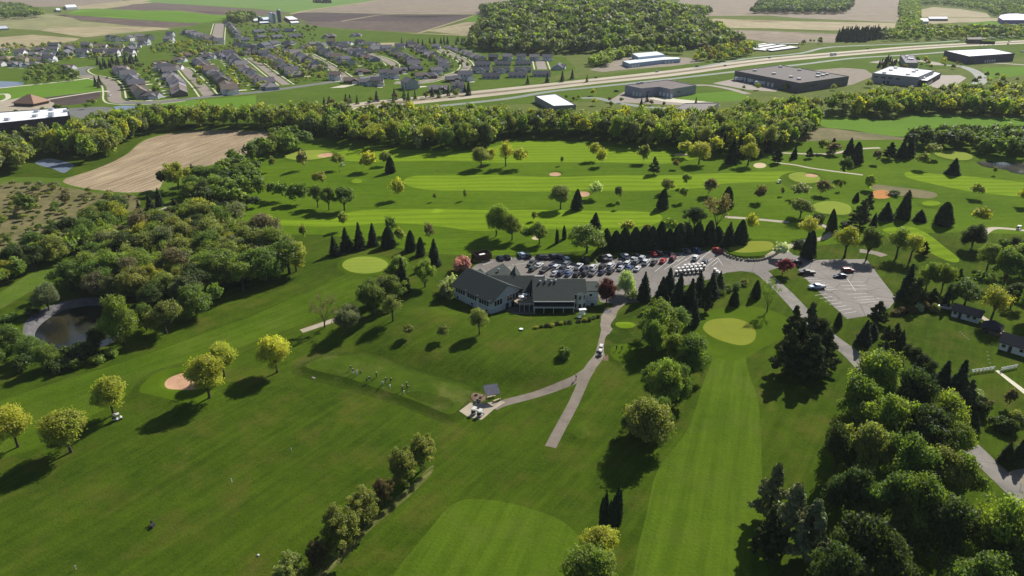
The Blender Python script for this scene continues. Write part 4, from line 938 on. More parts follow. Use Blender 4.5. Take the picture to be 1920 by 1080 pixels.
# --- woods filled with single trees
def inside(poly, x, y):
    c = False; n = len(poly)
    for i in range(n):
        x1, y1 = poly[i]; x2, y2 = poly[(i+1) % n]
        if (y1 > y) != (y2 > y) and x < (x2-x1)*(y-y1)/(y2-y1)+x1: c = not c
    return c
MASS = {}
def wood(phrase, px, space, hr_, kinds, cols, group, seed, wr=(.75, 1.0), mass=None, cap=9999):
    r_ = random.Random(seed); g = [tuple(at(x, y, False)[:2]) for x, y in px]
    g = [(x, min(y, 4200)) for x, y in g]
    G = np.array(g); x0, y0 = G.min(0); x1, y1 = G.max(0); rs_ = np.random.RandomState(seed)
    ny = int((y1-y0)/(space*.87))+2; nx = int((x1-x0)/space)+2
    jj, ii = np.mgrid[0:ny, 0:nx]
    Q = np.column_stack([(x0 + (ii+.5*(jj % 2))*space).ravel(), (y0 + jj*space*.87).ravel()]) + rs_.uniform(-.36, .36, (nx*ny, 2))*space
    if not mass: pass
    elif mass == 'hill_forest' and seed == 41:
        nz = np.sin(Q[:, 0]/47+1)*np.cos(Q[:, 1]/90)+.6*np.sin(Q[:, 0]/21+Q[:, 1]/63); Q = Q[(Q[:, 1] < 2050) & (nz > -1.12)]
    elif False: pass
    if mass and seed != 41: Q = Q[(Q[:, 1] < (4000 if seed == 42 else 2800)) & (np.abs(Q[:, 0]) < Q[:, 1]*.85)]
    keep = np.concatenate([seg_dist(q, G) < 0 for q in np.array_split(Q, max(1, len(Q)//4000))]) if len(Q) else []
    pts = [tuple(q) for q in Q[keep]][:cap]
    P = np.array(pts)
    if len(P) == 0: return
    Z = H_arr(P)
    for (x, y), z in zip(pts, Z):
        h = r_.uniform(*hr_); w = h*r_.uniform(*wr); k = r_.choice(kinds); c = r_.choice(cols)
        if mass: MASS.setdefault(mass, []).append((x, y, float(z)-.2, h, w, c, 'C' if k in 'CPA' else ('F' if y > 650 else 'R')))
        else:
            place_plant(k, c, Vector((x, y, float(z))), h, w, '%s %s %s' % (CW[c], KW[k], phrase), group)
wood('in the wood above the left pond', [(235, 448), (300, 425), (370, 418), (440, 430), (500, 452), (540, 468), (572, 496), (562, 515), (500, 540), (440, 560), (400, 560), (330, 585), (270, 590), (200, 565), (130, 552), (170, 505), (200, 470)], 7.0, (9, 13.5), 'GGBBOO', 'gbgbbodysogn', 'trees of the wood above the left pond', 31, (.85, 1.15))
wood('in the strip left of the mown trail', [(-60, 520), (0, 505), (40, 500), (75, 480), (110, 458), (150, 440), (195, 418), (240, 404), (248, 410), (215, 430), (180, 456), (130, 484), (80, 512), (20, 545), (-60, 580)], 6.6, (8, 12), 'GGBO', 'ggbody', 'trees left of the mown trail', 32, (.85, 1.15))
wood('in the copse below the corn stubble field', [(350, 360), (380, 350), (420, 330), (465, 315), (485, 330), (480, 372), (450, 388), (400, 390), (360, 385)], 7.5, (8, 12), 'GGBO', 'gggdb', 'trees of the copse below the stubble field', 33, (.8, 1.1))
wood('in the copse right of the corn stubble field', [(468, 302), (480, 285), (520, 268), (560, 262), (585, 272), (560, 285), (500, 300)], 7.5, (9, 13), 'GB', 'gdgb', 'trees of the copse right of the stubble field', 34, (.8, 1.1))
wood('in the long belt of trees', [(-200, 318), (-80, 300), (60, 286), (130, 264), (190, 248), (225, 236), (300, 228), (480, 228), (700, 229), (900, 230), (1000, 237), (1080, 238), (1250, 238), (1330, 236), (1400, 222), (1530, 214), (1540, 230), (1510, 262), (1470, 284), (1400, 294), (1320, 286), (1200, 277), (1090, 259), (960, 256), (900, 282), (800, 285), (700, 275), (620, 266), (560, 254), (480, 243), (320, 243), (262, 258), (232, 285), (175, 308), (150, 298), (60, 292), (50, 325), (-80, 340), (-200, 350)], 7.4, (12, 17.5), 'GGBOOOT', 'gbbbbgsoyydsoob', 'trees of the long belt across the photo', 35, (.55, .8))
wood('in the belt below the white roofed warehouses', [(1545, 206), (1640, 193), (1760, 188), (1960, 180), (2050, 220), (1960, 224), (1840, 217), (1715, 213), (1665, 222), (1560, 217)], 8.6, (12, 16), 'GBOO', 'gboyyogs', 'trees of the belt below the warehouses', 36, (.62, .9))
wood('in the dark wood beyond the upper right pond', [(1698, 272), (1760, 262), (1930, 262), (2050, 270), (2050, 300), (1930, 300), (1850, 293), (1800, 281), (1740, 284), (1700, 286)], 8.5, (9, 13), 'GBO', 'gddg', 'trees beyond the upper right pond', 37, (.8, 1.1))
wood('in the undergrowth behind the far left copse', [(385, 378), (470, 376), (480, 395), (440, 402), (400, 398)], 6, (4, 7), 'GS', 'dg', 'undergrowth of the far left copse', 38, (1, 1.3))
wood('', [(-200, 360), (0, 348), (60, 348), (130, 356), (225, 364), (250, 376), (240, 392), (180, 408), (60, 455), (0, 490), (-200, 540)], 7, (.8, 4.4), 'R', 'oogogns', '', 40, (.9, 1.4), 'scrub_bushes')
# far woods: nobody could count them
wood('', [(885, 94), (950, 101), (1060, 102), (1180, 96), (1290, 93), (1350, 90), (1392, 85), (1384, 74), (1335, 58), (1312, 40), (1332, 26), (1292, 12), (1285, -16), (1100, -36), (960, -36), (932, 5), (902, 22), (905, 30), (945, 35), (892, 60), (882, 78)], 12, (8, 21), 'R', 'gdsdedsgb', '', 41, (.8, 1.05), 'hill_forest')
wood('', [(1408, 26), (1425, 6), (1480, -8), (1600, -8), (1598, 14), (1580, 27), (1500, 27)], 18, (14, 20), 'R', 'gdge', '', 42, (.8, 1.05), 'hill_forest')
wood('', [(1688, 60), (1686, 20), (1690, -12), (1722, -12), (1722, 30), (1724, 60)], 15, (11, 15), 'R', 'gbg', '', 43, (.8, 1.05), 'far_woods')
wood('', [(1716, 12), (1720, -8), (2100, -14), (2100, 34), (1930, 33), (1865, 31), (1840, 20), (1800, 14), (1750, 9)], 21, (11, 16), 'R', 'gdgb', '', 44, (.8, 1.05), 'far_woods')
wood('', [(1640, 68), (1680, 60), (1740, 58), (1820, 56), (1930, 54), (1960, 72), (1860, 74), (1760, 76), (1660, 79)], 17, (8, 14), 'R', 'ggdbo', '', 45, (.8, 1.1), 'far_woods')
wood('', [(1568, 79), (1572, 68), (1600, 63), (1645, 62), (1652, 72), (1620, 80)], 9, (11, 15), 'C', 'c', '', 46, (.45, .6), 'pine_plantation')
wood('', [(-300, 40), (0, 38), (50, 36), (82, 33), (74, 22), (40, 12), (-300, 6)], 20, (11, 16), 'R', 'gbgd', '', 47, (.8, 1.0), 'far_woods')
wood('', [(428, 44), (430, 34), (475, 32), (478, 40), (455, 44)], 12, (12, 18), 'R', 'god', '', 48, (.9, 1.1), 'far_woods')
wood('', [(1100, 125), (1128, 108), (1180, 99), (1262, 99), (1290, 104), (1200, 101), (1165, 110), (1135, 126)], 9, (7, 12), 'R', 'bgb', '', 49, (.9, 1.1), 'far_woods')
wood('', [(1300, 108), (1320, 98), (1400, 86), (1418, 90), (1410, 104), (1360, 116), (1300, 116)], 11, (6, 12), 'R', 'gbyk', '', 50, (.7, 1.0), 'far_woods')
wood('', [(585, 3), (600, -2), (625, -2), (620, 6), (592, 6)], 12, (12, 16), 'C', 'c', '', 51, (.5, .7), 'pine_plantation')
# trees of the suburb
for i, (px, sp, kk, cc) in enumerate([
    ([(45, 138), (70, 122), (100, 118), (130, 126), (152, 138), (150, 150), (90, 158), (50, 158)], 11, 'R', 'gbod'),
    ([(180, 122), (215, 118), (256, 112), (258, 120), (220, 126), (190, 132)], 9, 'C', 'c'),
    ([(320, 105), (345, 96), (400, 92), (440, 90), (470, 100), (400, 108), (330, 112)], 13, 'R', 'godyn'),
    ([(270, 92), (310, 84), (350, 78), (410, 74), (410, 86), (340, 98), (290, 100)], 15, 'R', 'gboyn'),
    ([(440, 100), (500, 96), (600, 92), (690, 90), (690, 98), (600, 100), (520, 106), (450, 108)], 14, 'R', 'gboyn'),
    ([(430, 125), (470, 150), (500, 168), (420, 172), (400, 150)], 14, 'R', 'gbyo'),
    ([(470, 112), (560, 156), (640, 148), (600, 115), (540, 102)], 13, 'R', 'gbyon'),
    ([(690, 128), (720, 122), (740, 135), (700, 142)], 9, 'R', 'gg'),
    ([(610, 110), (690, 118), (700, 128), (640, 140)], 13, 'R', 'gbo'),
    ([(240, 125), (330, 118), (330, 126), (240, 134)], 13, 'R', 'nkog'),
    ([(232, 140), (300, 132), (330, 178), (270, 186)], 20, 'R', 'gbod'),
    ([(345, 134), (372, 130), (410, 172), (392, 178)], 18, 'R', 'gby'),
    ([(700, 95), (840, 84), (900, 110), (860, 150), (760, 150)], 22, 'R', 'gboyd'),
    ([(0, 86), (250, 84), (250, 108), (0, 124)], 17, 'R', 'gobyd'),
    ([(430, 46), (600, 52), (600, 84), (430, 88)], 25, 'R', 'gobd'),
    ([(745, 82), (885, 76), (885, 84), (760, 88)], 16, 'C', 'cC'),
    ([(550, 200), (640, 190), (780, 180), (880, 172), (900, 178), (780, 190), (640, 202)], 15, 'C', 'cCg'),
    ([(560, 203), (700, 190), (860, 176), (860, 182), (700, 200)], 17, 'R', 'gok'),
    ([(890, 166), (1060, 148), (1070, 142), (1075, 150), (960, 164)], 19, 'C', 'cC'),
    ([(820, 172), (890, 164), (895, 172), (830, 180)], 11, 'C', 'cC'),
    ([(0, 215), (60, 212), (120, 206), (120, 210), (60, 216)], 16, 'R', 'gg'),
    ([(175, 160), (190, 158), (200, 166), (190, 170)], 8, 'C', 'cC'),
    ([(1030, 185), (1130, 175), (1160, 190), (1300, 200), (1200, 206), (1100, 200)], 22, 'R', 'yogk'),
    ([(1100, 180), (1340, 190), (1330, 206), (1180, 206)], 34, 'C', 'cC'),
    ([(1660, 118), (1700, 120), (1720, 110), (1850, 110), (1830, 122), (1780, 132), (1670, 132)], 20, 'R', 'goyk'),
    ([(1640, 128), (1670, 112), (1680, 122), (1666, 132)], 9, 'C', 'cc'),
    ([(1800, 150), (1850, 138), (1930, 150), (1930, 165), (1830, 162)], 22, 'R', 'oykd'),
    ([(1380, 168), (1440, 168), (1580, 166), (1640, 160), (1660, 166), (1560, 172)], 16, 'R', 'yob'),
    ([(130, 200), (190, 186), (200, 196), (150, 210)], 16, 'R', 'go'),
    ([(1040, 150), (1120, 145), (1130, 152), (1050, 160)], 26, 'C', 'cg'),
    ([(1490, 82), (1530, 76), (1560, 80), (1500, 88)], 18, 'R', 'gdo')]):
    wood('', px, sp, (3.8, 7.5) if kk == 'R' else (6, 10), kk, cc, '', 60+i, (.7, 1.0) if kk == 'R' else (.5, .65), 'street_and_garden_trees')

def emit_all_plants():
    r_ = random.Random(99); by = {}
    for d in PLANTS: by.setdefault(PROTO[d['kind']][0][0], []).append(d)
    over = []
    for nm, L in by.items():
        L.sort(key=lambda d: -d['size'])
        lim = 296
        keep, rest = L[:lim], L[lim:]
        same = {}
        for d in keep: same.setdefault(d['label'], []).append(d)
        for lab, q in same.items():
            if len(q) > 1:
                q.sort(key=lambda d: d['pos'].x/d['pos'].y); a_, b_ = lab.split(' in the ', 1)
                for i_, d in enumerate(q): d['label'] = '%s, %s from the left in the %s' % (a_, ordn(i_+1), b_)
        for d in keep: emit_plant(d, r_)
        over += rest
    items = [(d['pos'].x, d['pos'].y, d['pos'].z-.2, d['h'], d['w'], d['col'], 'C' if d['kind'] in 'CPAL' else 'R') for d in over]
    if items: tag(mass_mesh('tree_belt', items, LOWK, M['leaf']), 'mass of spring-green trees filling the far side of the long belt')
    names = {'scrub_bushes': 'low olive and dark bushes scattered over the dry brushy field', 'hill_forest': 'dark green forest covering the hill at the top', 'far_woods': 'far-off green woods and hedgerows among the fields',
             'pine_plantation': 'dense dark pine plantation beyond the highway', 'street_and_garden_trees': 'small street and garden trees scattered among the houses and businesses'}
    for k, it in MASS.items():
        tag(mass_mesh(k, it, LOWK, M['leaf'] if k != 'pine_plantation' else M['needle'], 8), names[k])
emit_all_plants()
# ---------------------------------------------------------------- building materials
def tinted(name, rough=.8, spec=.2, lines=None, metal=0, var=.15, scale=1.5):
    t = NT(name); oi = t.n('ShaderNodeObjectInfo'); co = t.coord()
    c = t.mix(t.ramp(t.noise(co, scale, 5, .65), .3, .7), t.mix(1.0, oi.outputs['Color'], (1-var,)*3, 'MULTIPLY'), t.mix(1.0, oi.outputs['Color'], (1+var,)*3, 'MULTIPLY'))
    if lines:
        w = t.n('ShaderNodeTexWave', wave_type='BANDS', bands_direction=lines[0]); w.inputs['Scale'].default_value = lines[1]; t.l(co, w.inputs[0])
        c = t.mix(t.math('MULTIPLY', t.ramp(w.outputs[1], .0, .25), -.18), c, (0, 0, 0)) if False else t.mix(t.math('MULTIPLY', t.ramp(w.outputs[1], .2, .0), .35), c, (.02, .02, .02))
    return t.principled(c, rough, spec, metal)
M['shingle'] = tinted('shingles', .9, .15, ('Z', 1.6), var=.2)
M['siding'] = tinted('siding', .75, .25, ('Z', 1.3), var=.08)
M['metalroof'] = tinted('membrane_roof', .85, .1, None, var=.10, scale=.25)
M['panelwall'] = tinted('wall_panels', .8, .2, ('X', .35), var=.12)
M['paint'] = tinted('car_paint', .3, .6, None, .2, .04)
M['white'] = plain('white_paint', (.72, .72, .70), .6, .3, var=.06)
M['trim'] = plain('trim_paint', (.50, .52, .50), .6, .3, var=.06)
M['dark'] = plain('dark_steel', (.03, .03, .035), .5, .4)
M['tyre'] = plain('tyre_rubber', (.02, .02, .02), .9, .2)
M['rim'] = plain('alloy_rim', (.4, .4, .42), .35, .5, .8)
M['wood'] = plain('dark_stained_wood', (.06, .04, .03), .9, .1)
M['timber'] = plain('light_timber', (.34, .27, .18), .8, .2)
M['galv'] = plain('galvanised_steel', (.45, .47, .5), .4, .5, .6)
M['stone'] = plain('grey_boulder', (.22, .20, .18), .9, .2, var=.3, scale=2)
M['skin'] = plain('skin', (.45, .27, .19), .6, .3)
M['red'] = plain('red_paint', (.40, .02, .02), .5, .4)
t = NT('window_glass'); t.principled((.012, .016, .024), .08, .8); M['glass'] = t.m
t = NT('screen_mesh'); t.principled((.012, .014, .022), .6, .2); M['screen'] = t.m
COLS = dict(white=(.60, .61, .63), silver=(.45, .47, .5), grey=(.16, .17, .18), black=(.012, .012, .014), dark=(.03, .032, .038), blue=(.05, .10, .22),
            navy=(.015, .025, .06), red=(.45, .015, .02), maroon=(.13, .012, .025), paleblue=(.36, .44, .58), green=(.02, .035, .03), brown=(.10, .06, .04), purple=(.06, .03, .07))

def tint(o, c): o.color = (*c, 1); o['tinted'] = True; return o

def gable_parts(root, L, W, z0, he, hr, wall_m, roof_m, wcol, rcol, over=.5, off=(0, 0), rot=0.0, hip=False, nm=('wall', 'roof'), slab=.18):
    """gable or hip block, ridge along local x, centred at off"""
    c, s = math.cos(rot), math.sin(rot)
    def T(x, y, z): return (off[0]+x*c-y*s, off[1]+x*s+y*c, z)
    l, w = L/2, W/2; wl_, rf = MB(), MB()
    V = [T(-l, -w, z0), T(l, -w, z0), T(l, w, z0), T(-l, w, z0), T(-l, -w, he), T(l, -w, he), T(l, w, he), T(-l, w, he)]
    F = [(0, 1, 5, 4), (2, 3, 7, 6)]
    if hip: F += [(1, 2, 6, 5), (3, 0, 4, 7)]
    else:
        V += [T(l, 0, hr-slab), T(-l, 0, hr-slab)]; F += [(1, 2, 6, 8, 5), (3, 0, 4, 9, 7)]
    wl_.add(V, F)
    k = (hr-he)/w; lo = l+over; wo = w+over; ze = he-over*k
    hp = min(w, l-.2) if hip else 0
    A = [(-lo, -wo, ze), (lo, -wo, ze), (lo, wo, ze), (-lo, wo, ze), (-lo+(hp+over if hip else 0), 0, hr), (lo-(hp+over if hip else 0), 0, hr)]
    up = [T(*a) for a in A]; dn = [T(a[0], a[1], a[2]-slab) for a in A]
    FF = [(0, 1, 5, 4), (2, 3, 4, 5)] + ([(1, 2, 5), (3, 0, 4)] if hip else [])
    rf.add(up, FF); rf.add(dn, [f[::-1] for f in FF])
    rf.add(up+dn, [(0, 6, 7, 1), (2, 8, 9, 3)] + ([(1, 7, 8, 2), (3, 9, 6, 0)] if hip else [(1, 7, 11, 5), (5, 11, 8, 2), (3, 9, 10, 4), (4, 10, 6, 0)]))
    a = tint(wl_.build(nm[0], (wall_m,), root), wcol); b = tint(rf.build(nm[1], (roof_m,), root), rcol)
    return a, b

# ---------------------------------------------------------------- houses of the suburb
WALLS = [(.5, .5, .5), (.72, .72, .70), (.36, .40, .48), (.45, .40, .33), (.30, .31, .30), (.20, .16, .14), (.70, .71, .74), (.25, .28, .34)]
ROOFS = [(.14, .132, .155), (.115, .115, .14), (.175, .16, .168), (.18, .14, .12), (.15, .145, .175), (.24, .22, .225)]
def opening(root, nm, m, x, y, z, w, h, rz=0, d=.12):
    return MB().box((x, y, z), (w, d, h), rz).build(nm, (m,), root)
def proto_house(kind):
    e = empty('house', (0, 0, 0))
    if kind == 0:      # ranch with projecting garage gable
        gable_parts(e, 15, 10, -.5, 3.0, 5.6, M['siding'], M['shingle'], WALLS[0], ROOFS[0])
        gable_parts(e, 5, 7, -.5, 2.9, 4.9, M['siding'], M['shingle'], WALLS[0], ROOFS[0], off=(3.2, -4.6), rot=R(90), nm=('garage_wall', 'garage_roof'))
        opening(e, 'garage_door', M['white'], 3.2, -7.16, 1.2, 4.8, 2.2); MB().box((3.2, -11, -.1), (5, 7.4, .36)).build('driveway', (M['sidewalk'],), e)
        for x in (-5.4, -2.4): opening(e, 'window', M['glass'], x, -5.06, 1.8, 1.6, 1.2)
        for x in (-4.5, 0, 4.5): opening(e, 'window', M['glass'], x, 5.06, 1.8, 1.6, 1.2)
    elif kind == 1:    # two storeys
        gable_parts(e, 12, 9, -.5, 5.5, 8.3, M['siding'], M['shingle'], WALLS[0], ROOFS[0])
        gable_parts(e, 7, 6.5, -.5, 2.9, 4.8, M['siding'], M['shingle'], WALLS[0], ROOFS[0], off=(3.4, -5.0), rot=R(90), nm=('garage_wall', 'garage_roof'))
        opening(e, 'garage_door', M['white'], 3.4, -8.56, 1.2, 4.8, 2.2); MB().box((3.4, -12, -.1), (5, 6.6, .36)).build('driveway', (M['sidewalk'],), e)
        for x, z in ((-4, 4.2), (-1.2, 4.2), (-4, 1.7)): opening(e, 'window', M['glass'], x, -4.56, z, 1.3, 1.3)
        for x, z in ((-4, 4.2), (0, 4.2), (4, 4.2), (-3.5, 1.6), (2.5, 1.6)): opening(e, 'window', M['glass'], x, 4.56, z, 1.4, 1.3)
    elif kind == 2:    # hipped ranch
        gable_parts(e, 16, 11, -.5, 2.9, 5.9, M['siding'], M['shingle'], WALLS[0], ROOFS[0], hip=True)
        gable_parts(e, 6, 7, -.5, 2.85, 4.8, M['siding'], M['shingle'], WALLS[0], ROOFS[0], off=(-3.5, -5.2), rot=R(90), nm=('garage_wall', 'garage_roof'))
        opening(e, 'garage_door', M['white'], -3.5, -8.26, 1.2, 4.9, 2.2); MB().box((-3.5, -12, -.1), (5, 7, .36)).build('driveway', (M['sidewalk'],), e)
        for x in (1.5, 5): opening(e, 'window', M['glass'], x, -5.56, 1.8, 1.8, 1.3)
        for x in (-5, 0, 5): opening(e, 'window', M['glass'], x, 5.56, 1.8, 1.8, 1.3)
    elif kind == 4:    # gable end towards the street
        gable_parts(e, 13, 10, -.5, 4.6, 8.0, M['siding'], M['shingle'], WALLS[0], ROOFS[0], rot=R(90))
        gable_parts(e, 6, 5, -.5, 2.9, 4.6, M['siding'], M['shingle'], WALLS[0], ROOFS[0], off=(-7, 1), rot=0, nm=('garage_wall', 'garage_roof'))
        opening(e, 'garage_door', M['white'], -7.5, -1.6, 1.2, 3.6, 2.2)
        for x, z in ((-2.5, 3.8), (2.5, 3.8), (0, 1.4)): opening(e, 'window', M['glass'], x, -6.56, z, 1.5, 1.3); opening(e, 'window', M['glass'], x, 6.56, z, 1.5, 1.3)
    else:              # wide twin house with two doors under one front gable
        gable_parts(e, 19, 11, -.5, 3.0, 6.2, M['siding'], M['shingle'], WALLS[0], ROOFS[0])
        gable_parts(e, 4, 11, -.5, 2.9, 5.4, M['siding'], M['shingle'], WALLS[0], ROOFS[0], off=(0, -5.4), rot=R(90), nm=('garage_wall', 'garage_roof'))
        for x in (-2.7, 2.7): opening(e, 'garage_door', M['white'], x, -7.46, 1.2, 4.4, 2.2)
        for x in (-7.4, 7.4): opening(e, 'window', M['glass'], x, -5.56, 1.8, 1.8, 1.3)
        for x in (-7, -2.5, 2.5, 7): opening(e, 'window', M['glass'], x, 5.56, 1.8, 1.8, 1.3)
    return e
HP = {}
hrng = random.Random(21)
def house(kind, p, rz, label, group, wc=None, rc=None, sc=1.0):
    if kind not in HP: o = proto_house(kind); HP[kind] = o; o.location = p; o.rotation_euler = (0, 0, rz); o.scale = (sc,)*3
    else: o = copy_thing(HP[kind], p, rz, (sc,)*3)
    wc = wc or hrng.choice(WALLS); rc = rc or hrng.choice(ROOFS); v = hrng.uniform(.85, 1.15)
    for ch in o.children:
        if ch.get('tinted'): ch.color = (*(tuple(q*v for q in (rc if 'roof' in ch.name else wc))), 1)
    tag(o, label, 'house', group); return o
def house_row(px, side, phrase, step=19, kinds=(0, 0, 1, 2, 4), walls=None, roofs=None, sc=1.08):
    g = [Vector(q) for q in smooth_poly([tuple(at(x, y, False)[:2]) for x, y in px], False, 6)]
    d = 0; n = 0; spots = []
    for a, b in zip(g, g[1:]):
        L = (b-a).length
        while d < L:
            t_ = d/L; spots.append((a.lerp(b, t_), (b-a).normalized())); d += step
        d -= L
    for i, (p, dr) in enumerate(spots[::-1]):
        rz = math.atan2(dr.y, dr.x) + (math.pi if side > 0 else 0)
        p = p + Vector((hrng.uniform(-1, 1), hrng.uniform(-1, 1)))
        house(hrng.choice(kinds), Vector((p.x, p.y, 0)), rz + hrng.uniform(-.06, .06), 'suburban house, %s from the near end of the %s' % (ordn(i+1), phrase), 'houses of the suburb',
              hrng.choice(walls) if walls else None, hrng.choice(roofs) if roofs else None, sc)
house_row([(222, 136), (240, 148), (252, 160), (268, 186)], 1, 'row by the winding street', 20)
house_row([(306, 130), (322, 145), (334, 160), (340, 182)], -1, 'row left of the leftmost straight street', 19)
house_row([(370, 118), (392, 136), (412, 153), (434, 178)], 1, 'row right of the leftmost straight street', 19)
house_row([(430, 106), (452, 126), (475, 144), (508, 167)], -1, 'second straight row', 19.5)
house_row([(497, 106), (520, 121), (556, 146)], 1, 'third straight row', 19.5)
house_row([(543, 100), (568, 112), (606, 134)], -1, 'fourth straight row', 19.5)
house_row([(598, 96), (628, 111), (662, 129)], 1, 'fifth straight row', 19.5)
house_row([(636, 90), (668, 102), (706, 116)], -1, 'row inside the first curving street', 20)
house_row([(712, 90), (742, 103), (768, 118), (782, 134)], 1, 'row outside the first curving street', 20)
house_row([(770, 85), (800, 100), (838, 122)], -1, 'row inside the second curving street', 18, (0, 2, 1))
house_row([(842, 90), (873, 102), (900, 113)], 1, 'row outside the second curving street', 18, (0, 2))
house_row([(250, 89), (200, 90), (140, 91), (78, 92)], -1, 'rear terrace at the left', 21, (1, 0, 4))
house_row([(246, 98), (200, 98), (140, 99), (86, 100)], -1, 'middle terrace at the left', 20, (0, 4, 1))
house_row([(244, 105), (200, 105), (140, 106), (40, 106)], 1, 'front terrace at the left', 20, (0, 1, 4))
house_row([(74, 116), (40, 115), (-60, 114)], -1, 'far tan-roofed pair of rows', 24, (0, 2), roofs=[(.24, .19, .16)])
house_row([(66, 125), (30, 124), (-60, 123)], 1, 'near tan-roofed pair of rows', 24, (0, 2), roofs=[(.24, .19, .16), (.20, .19, .19)])
house_row([(80, 97), (40, 98), (-60, 102)], 1, 'grey terrace at the far left', 24, (0, 2))
house_row([(208, 76), (230, 78), (265, 74), (290, 76)], 1, 'white gabled group below the big field', 24, (1, 1), walls=[(.72, .70, .66)])
house_row([(426, 44), (436, 56), (444, 70)], 1, 'row right of the wide upper street', 22, (0, 1))
house_row([(450, 88), (480, 90), (520, 84), (550, 84)], 1, 'dark roofed row below the farm', 26, (2, 3), roofs=[(.10, .098, .125)])
house_row([(486, 62), (520, 60), (560, 60)], 1, 'far row behind the dark roofs', 30, (3,), roofs=[(.12, .12, .15)])
house_row([(455, 78), (485, 76), (530, 72), (580, 70)], 1, 'middle row below the farm', 32, (3, 1), roofs=[(.12, .12, .15)])
house_row([(700, 98), (620, 92), (540, 93), (450, 99)], 1, 'row above the straight streets', 24, (0, 2, 4))
house_row([(430, 110), (390, 106), (335, 108)], 1, 'short row left of the second street', 24, (0, 2))
house_row([(700, 86), (640, 84), (585, 86)], 1, 'row below the lone brown-roofed house', 24, (1, 0))
house_row([(410, 82), (380, 74), (350, 64)], 1, 'row left of the wide upper street', 24, (1, 4))
def hs(px, py, kind, deg, label, wc=None, rc=None, sc=1.0, group='houses of the suburb'):
    p = at(px, py, False); house(kind, Vector((p.x, p.y, 0)), R(deg), label, group, wc, rc, sc)
wh, gy, br = (.74, .75, .78), (.40, .43, .48), (.16, .10, .08)
hs(628, 149, 1, 10, 'white two-storey house beside the cross street', wh); hs(660, 155, 0, 8, 'dark brown house with a white garden fence', br); hs(688, 158, 0, 8, 'grey house next to the brown house with the white fence', gy)
hs(708, 160, 1, 5, 'brown roofed house at the right end of the white fence', (.5, .45, .4)); hs(722, 145, 1, 15, 'white house with a dark roof near the curving street', wh); hs(737, 146, 1, 10, 'second white house near the curving street', wh)
hs(750, 136, 0, 20, 'brown house between the curving streets', br); hs(768, 166, 1, 120, 'big grey gabled house beside the highway', gy, None, 1.25); hs(792, 146, 0, 5, 'small white house above the big grey gable', wh)
hs(806, 146, 2, 5, 'brown and white house in the curve', br); hs(818, 140, 1, 20, 'white gabled house inside the second curve', wh); hs(832, 132, 1, 15, 'white house facing the second curve', wh)
hs(822, 172, 0, 5, 'brown house behind the highway trees', br, None, 1.1); hs(850, 153, 0, 12, 'dark house beside the white two-storey house', br); hs(872, 150, 1, 15, 'white two-storey house near the highway', wh, None, 1.15); hs(858, 170, 1, 10, 'pale blue house half hidden by highway trees', (.5, .56, .66))
hs(750, 92, 1, 5, 'white two-storey house at the upper end of the curving street', wh, None, 1.1); hs(818, 91, 1, 0, 'bluish house at the top of the second curve', gy); hs(690, 88, 1, 10, 'white and brown house behind the curving street', wh)
hs(618, 71, 2, 5, 'lone brown-roofed house on the wide lawn', br, None, 1.3); hs(668, 68, 2, 0, 'lone dark house right of the brown-roofed one', gy, None, 1.1)
hs(680, 138, 2, 20, 'dark roofed house behind three round trees', br); hs(648, 118, 1, 35, 'white gabled house in the fifth row', wh); hs(285, 184, 0, 0, 'blue-grey house at the near end of the winding street', gy)
hs(272, 84, 1, 0, 'grey two-storey house left of the pale tree', gy, None, 1.2); hs(318, 80, 1, 5, 'blue-grey two-storey house in the upper suburb', gy, None, 1.2); hs(320, 68, 1, 0, 'farthest blue-grey house in the upper suburb', gy); hs(362, 68, 1, 0, 'beige house left of the wide street', None)
hs(338, 116, 0, 0, 'house at the top of the leftmost straight street', gy); hs(228, 132, 0, 0, 'dark roofed house by the curve of the winding street'); hs(300, 124, 2, 0, 'brown house behind the backyards', br); hs(330, 130, 0, 5, 'low house with the white garage')
hs(393, 110, 0, 0, 'blue-grey house among the middle suburb trees', gy); hs(418, 104, 0, 0, 'brown-roofed house beside the blue-grey one', br); hs(460, 103, 0, 0, 'ranch house above the second straight row', br); hs(486, 102, 0, 0, 'brown ranch house above the third row', br)
hs(128, 130, 0, 0, 'small grey house by the left trees', gy); hs(96, 116, 1, 0, 'white gabled house among the left trees', wh)
for i, (x, y) in enumerate([(902, 136), (940, 136), (980, 135)]): hs(x, y, 3, 0, 'twin house in the middle line of the duplexes, %s from the left' % ordn(i+1), gy, (.10, .098, .12), .97, 'duplex houses by the highway')
for i, (x, y) in enumerate([(905, 124), (943, 123), (981, 122)]): hs(x, y, 3, 180, 'twin house in the rear line of the duplexes, %s from the left' % ordn(i+1), gy, (.10, .098, .12), .97, 'duplex houses by the highway')
for i, (x, y) in enumerate([(921, 147), (970, 145), (1015, 143)]): hs(x, y, 3, 180, 'twin house in the front line of the duplexes, %s from the left' % ordn(i+1), gy, (.10, .098, .12), .97, 'duplex houses by the highway')
hs(1047, 129, 3, 80, 'big grey twin house at the right end of the duplexes', gy, None, 1.05)
for i, (x, y, w_) in enumerate([(925, 113, br), (951, 112, gy), (977, 112, wh), (1002, 113, gy), (1026, 113, wh)]): hs(x, y, 1, 0, 'small two-storey house below the wooded hill, %s from the left' % ordn(i+1), w_)

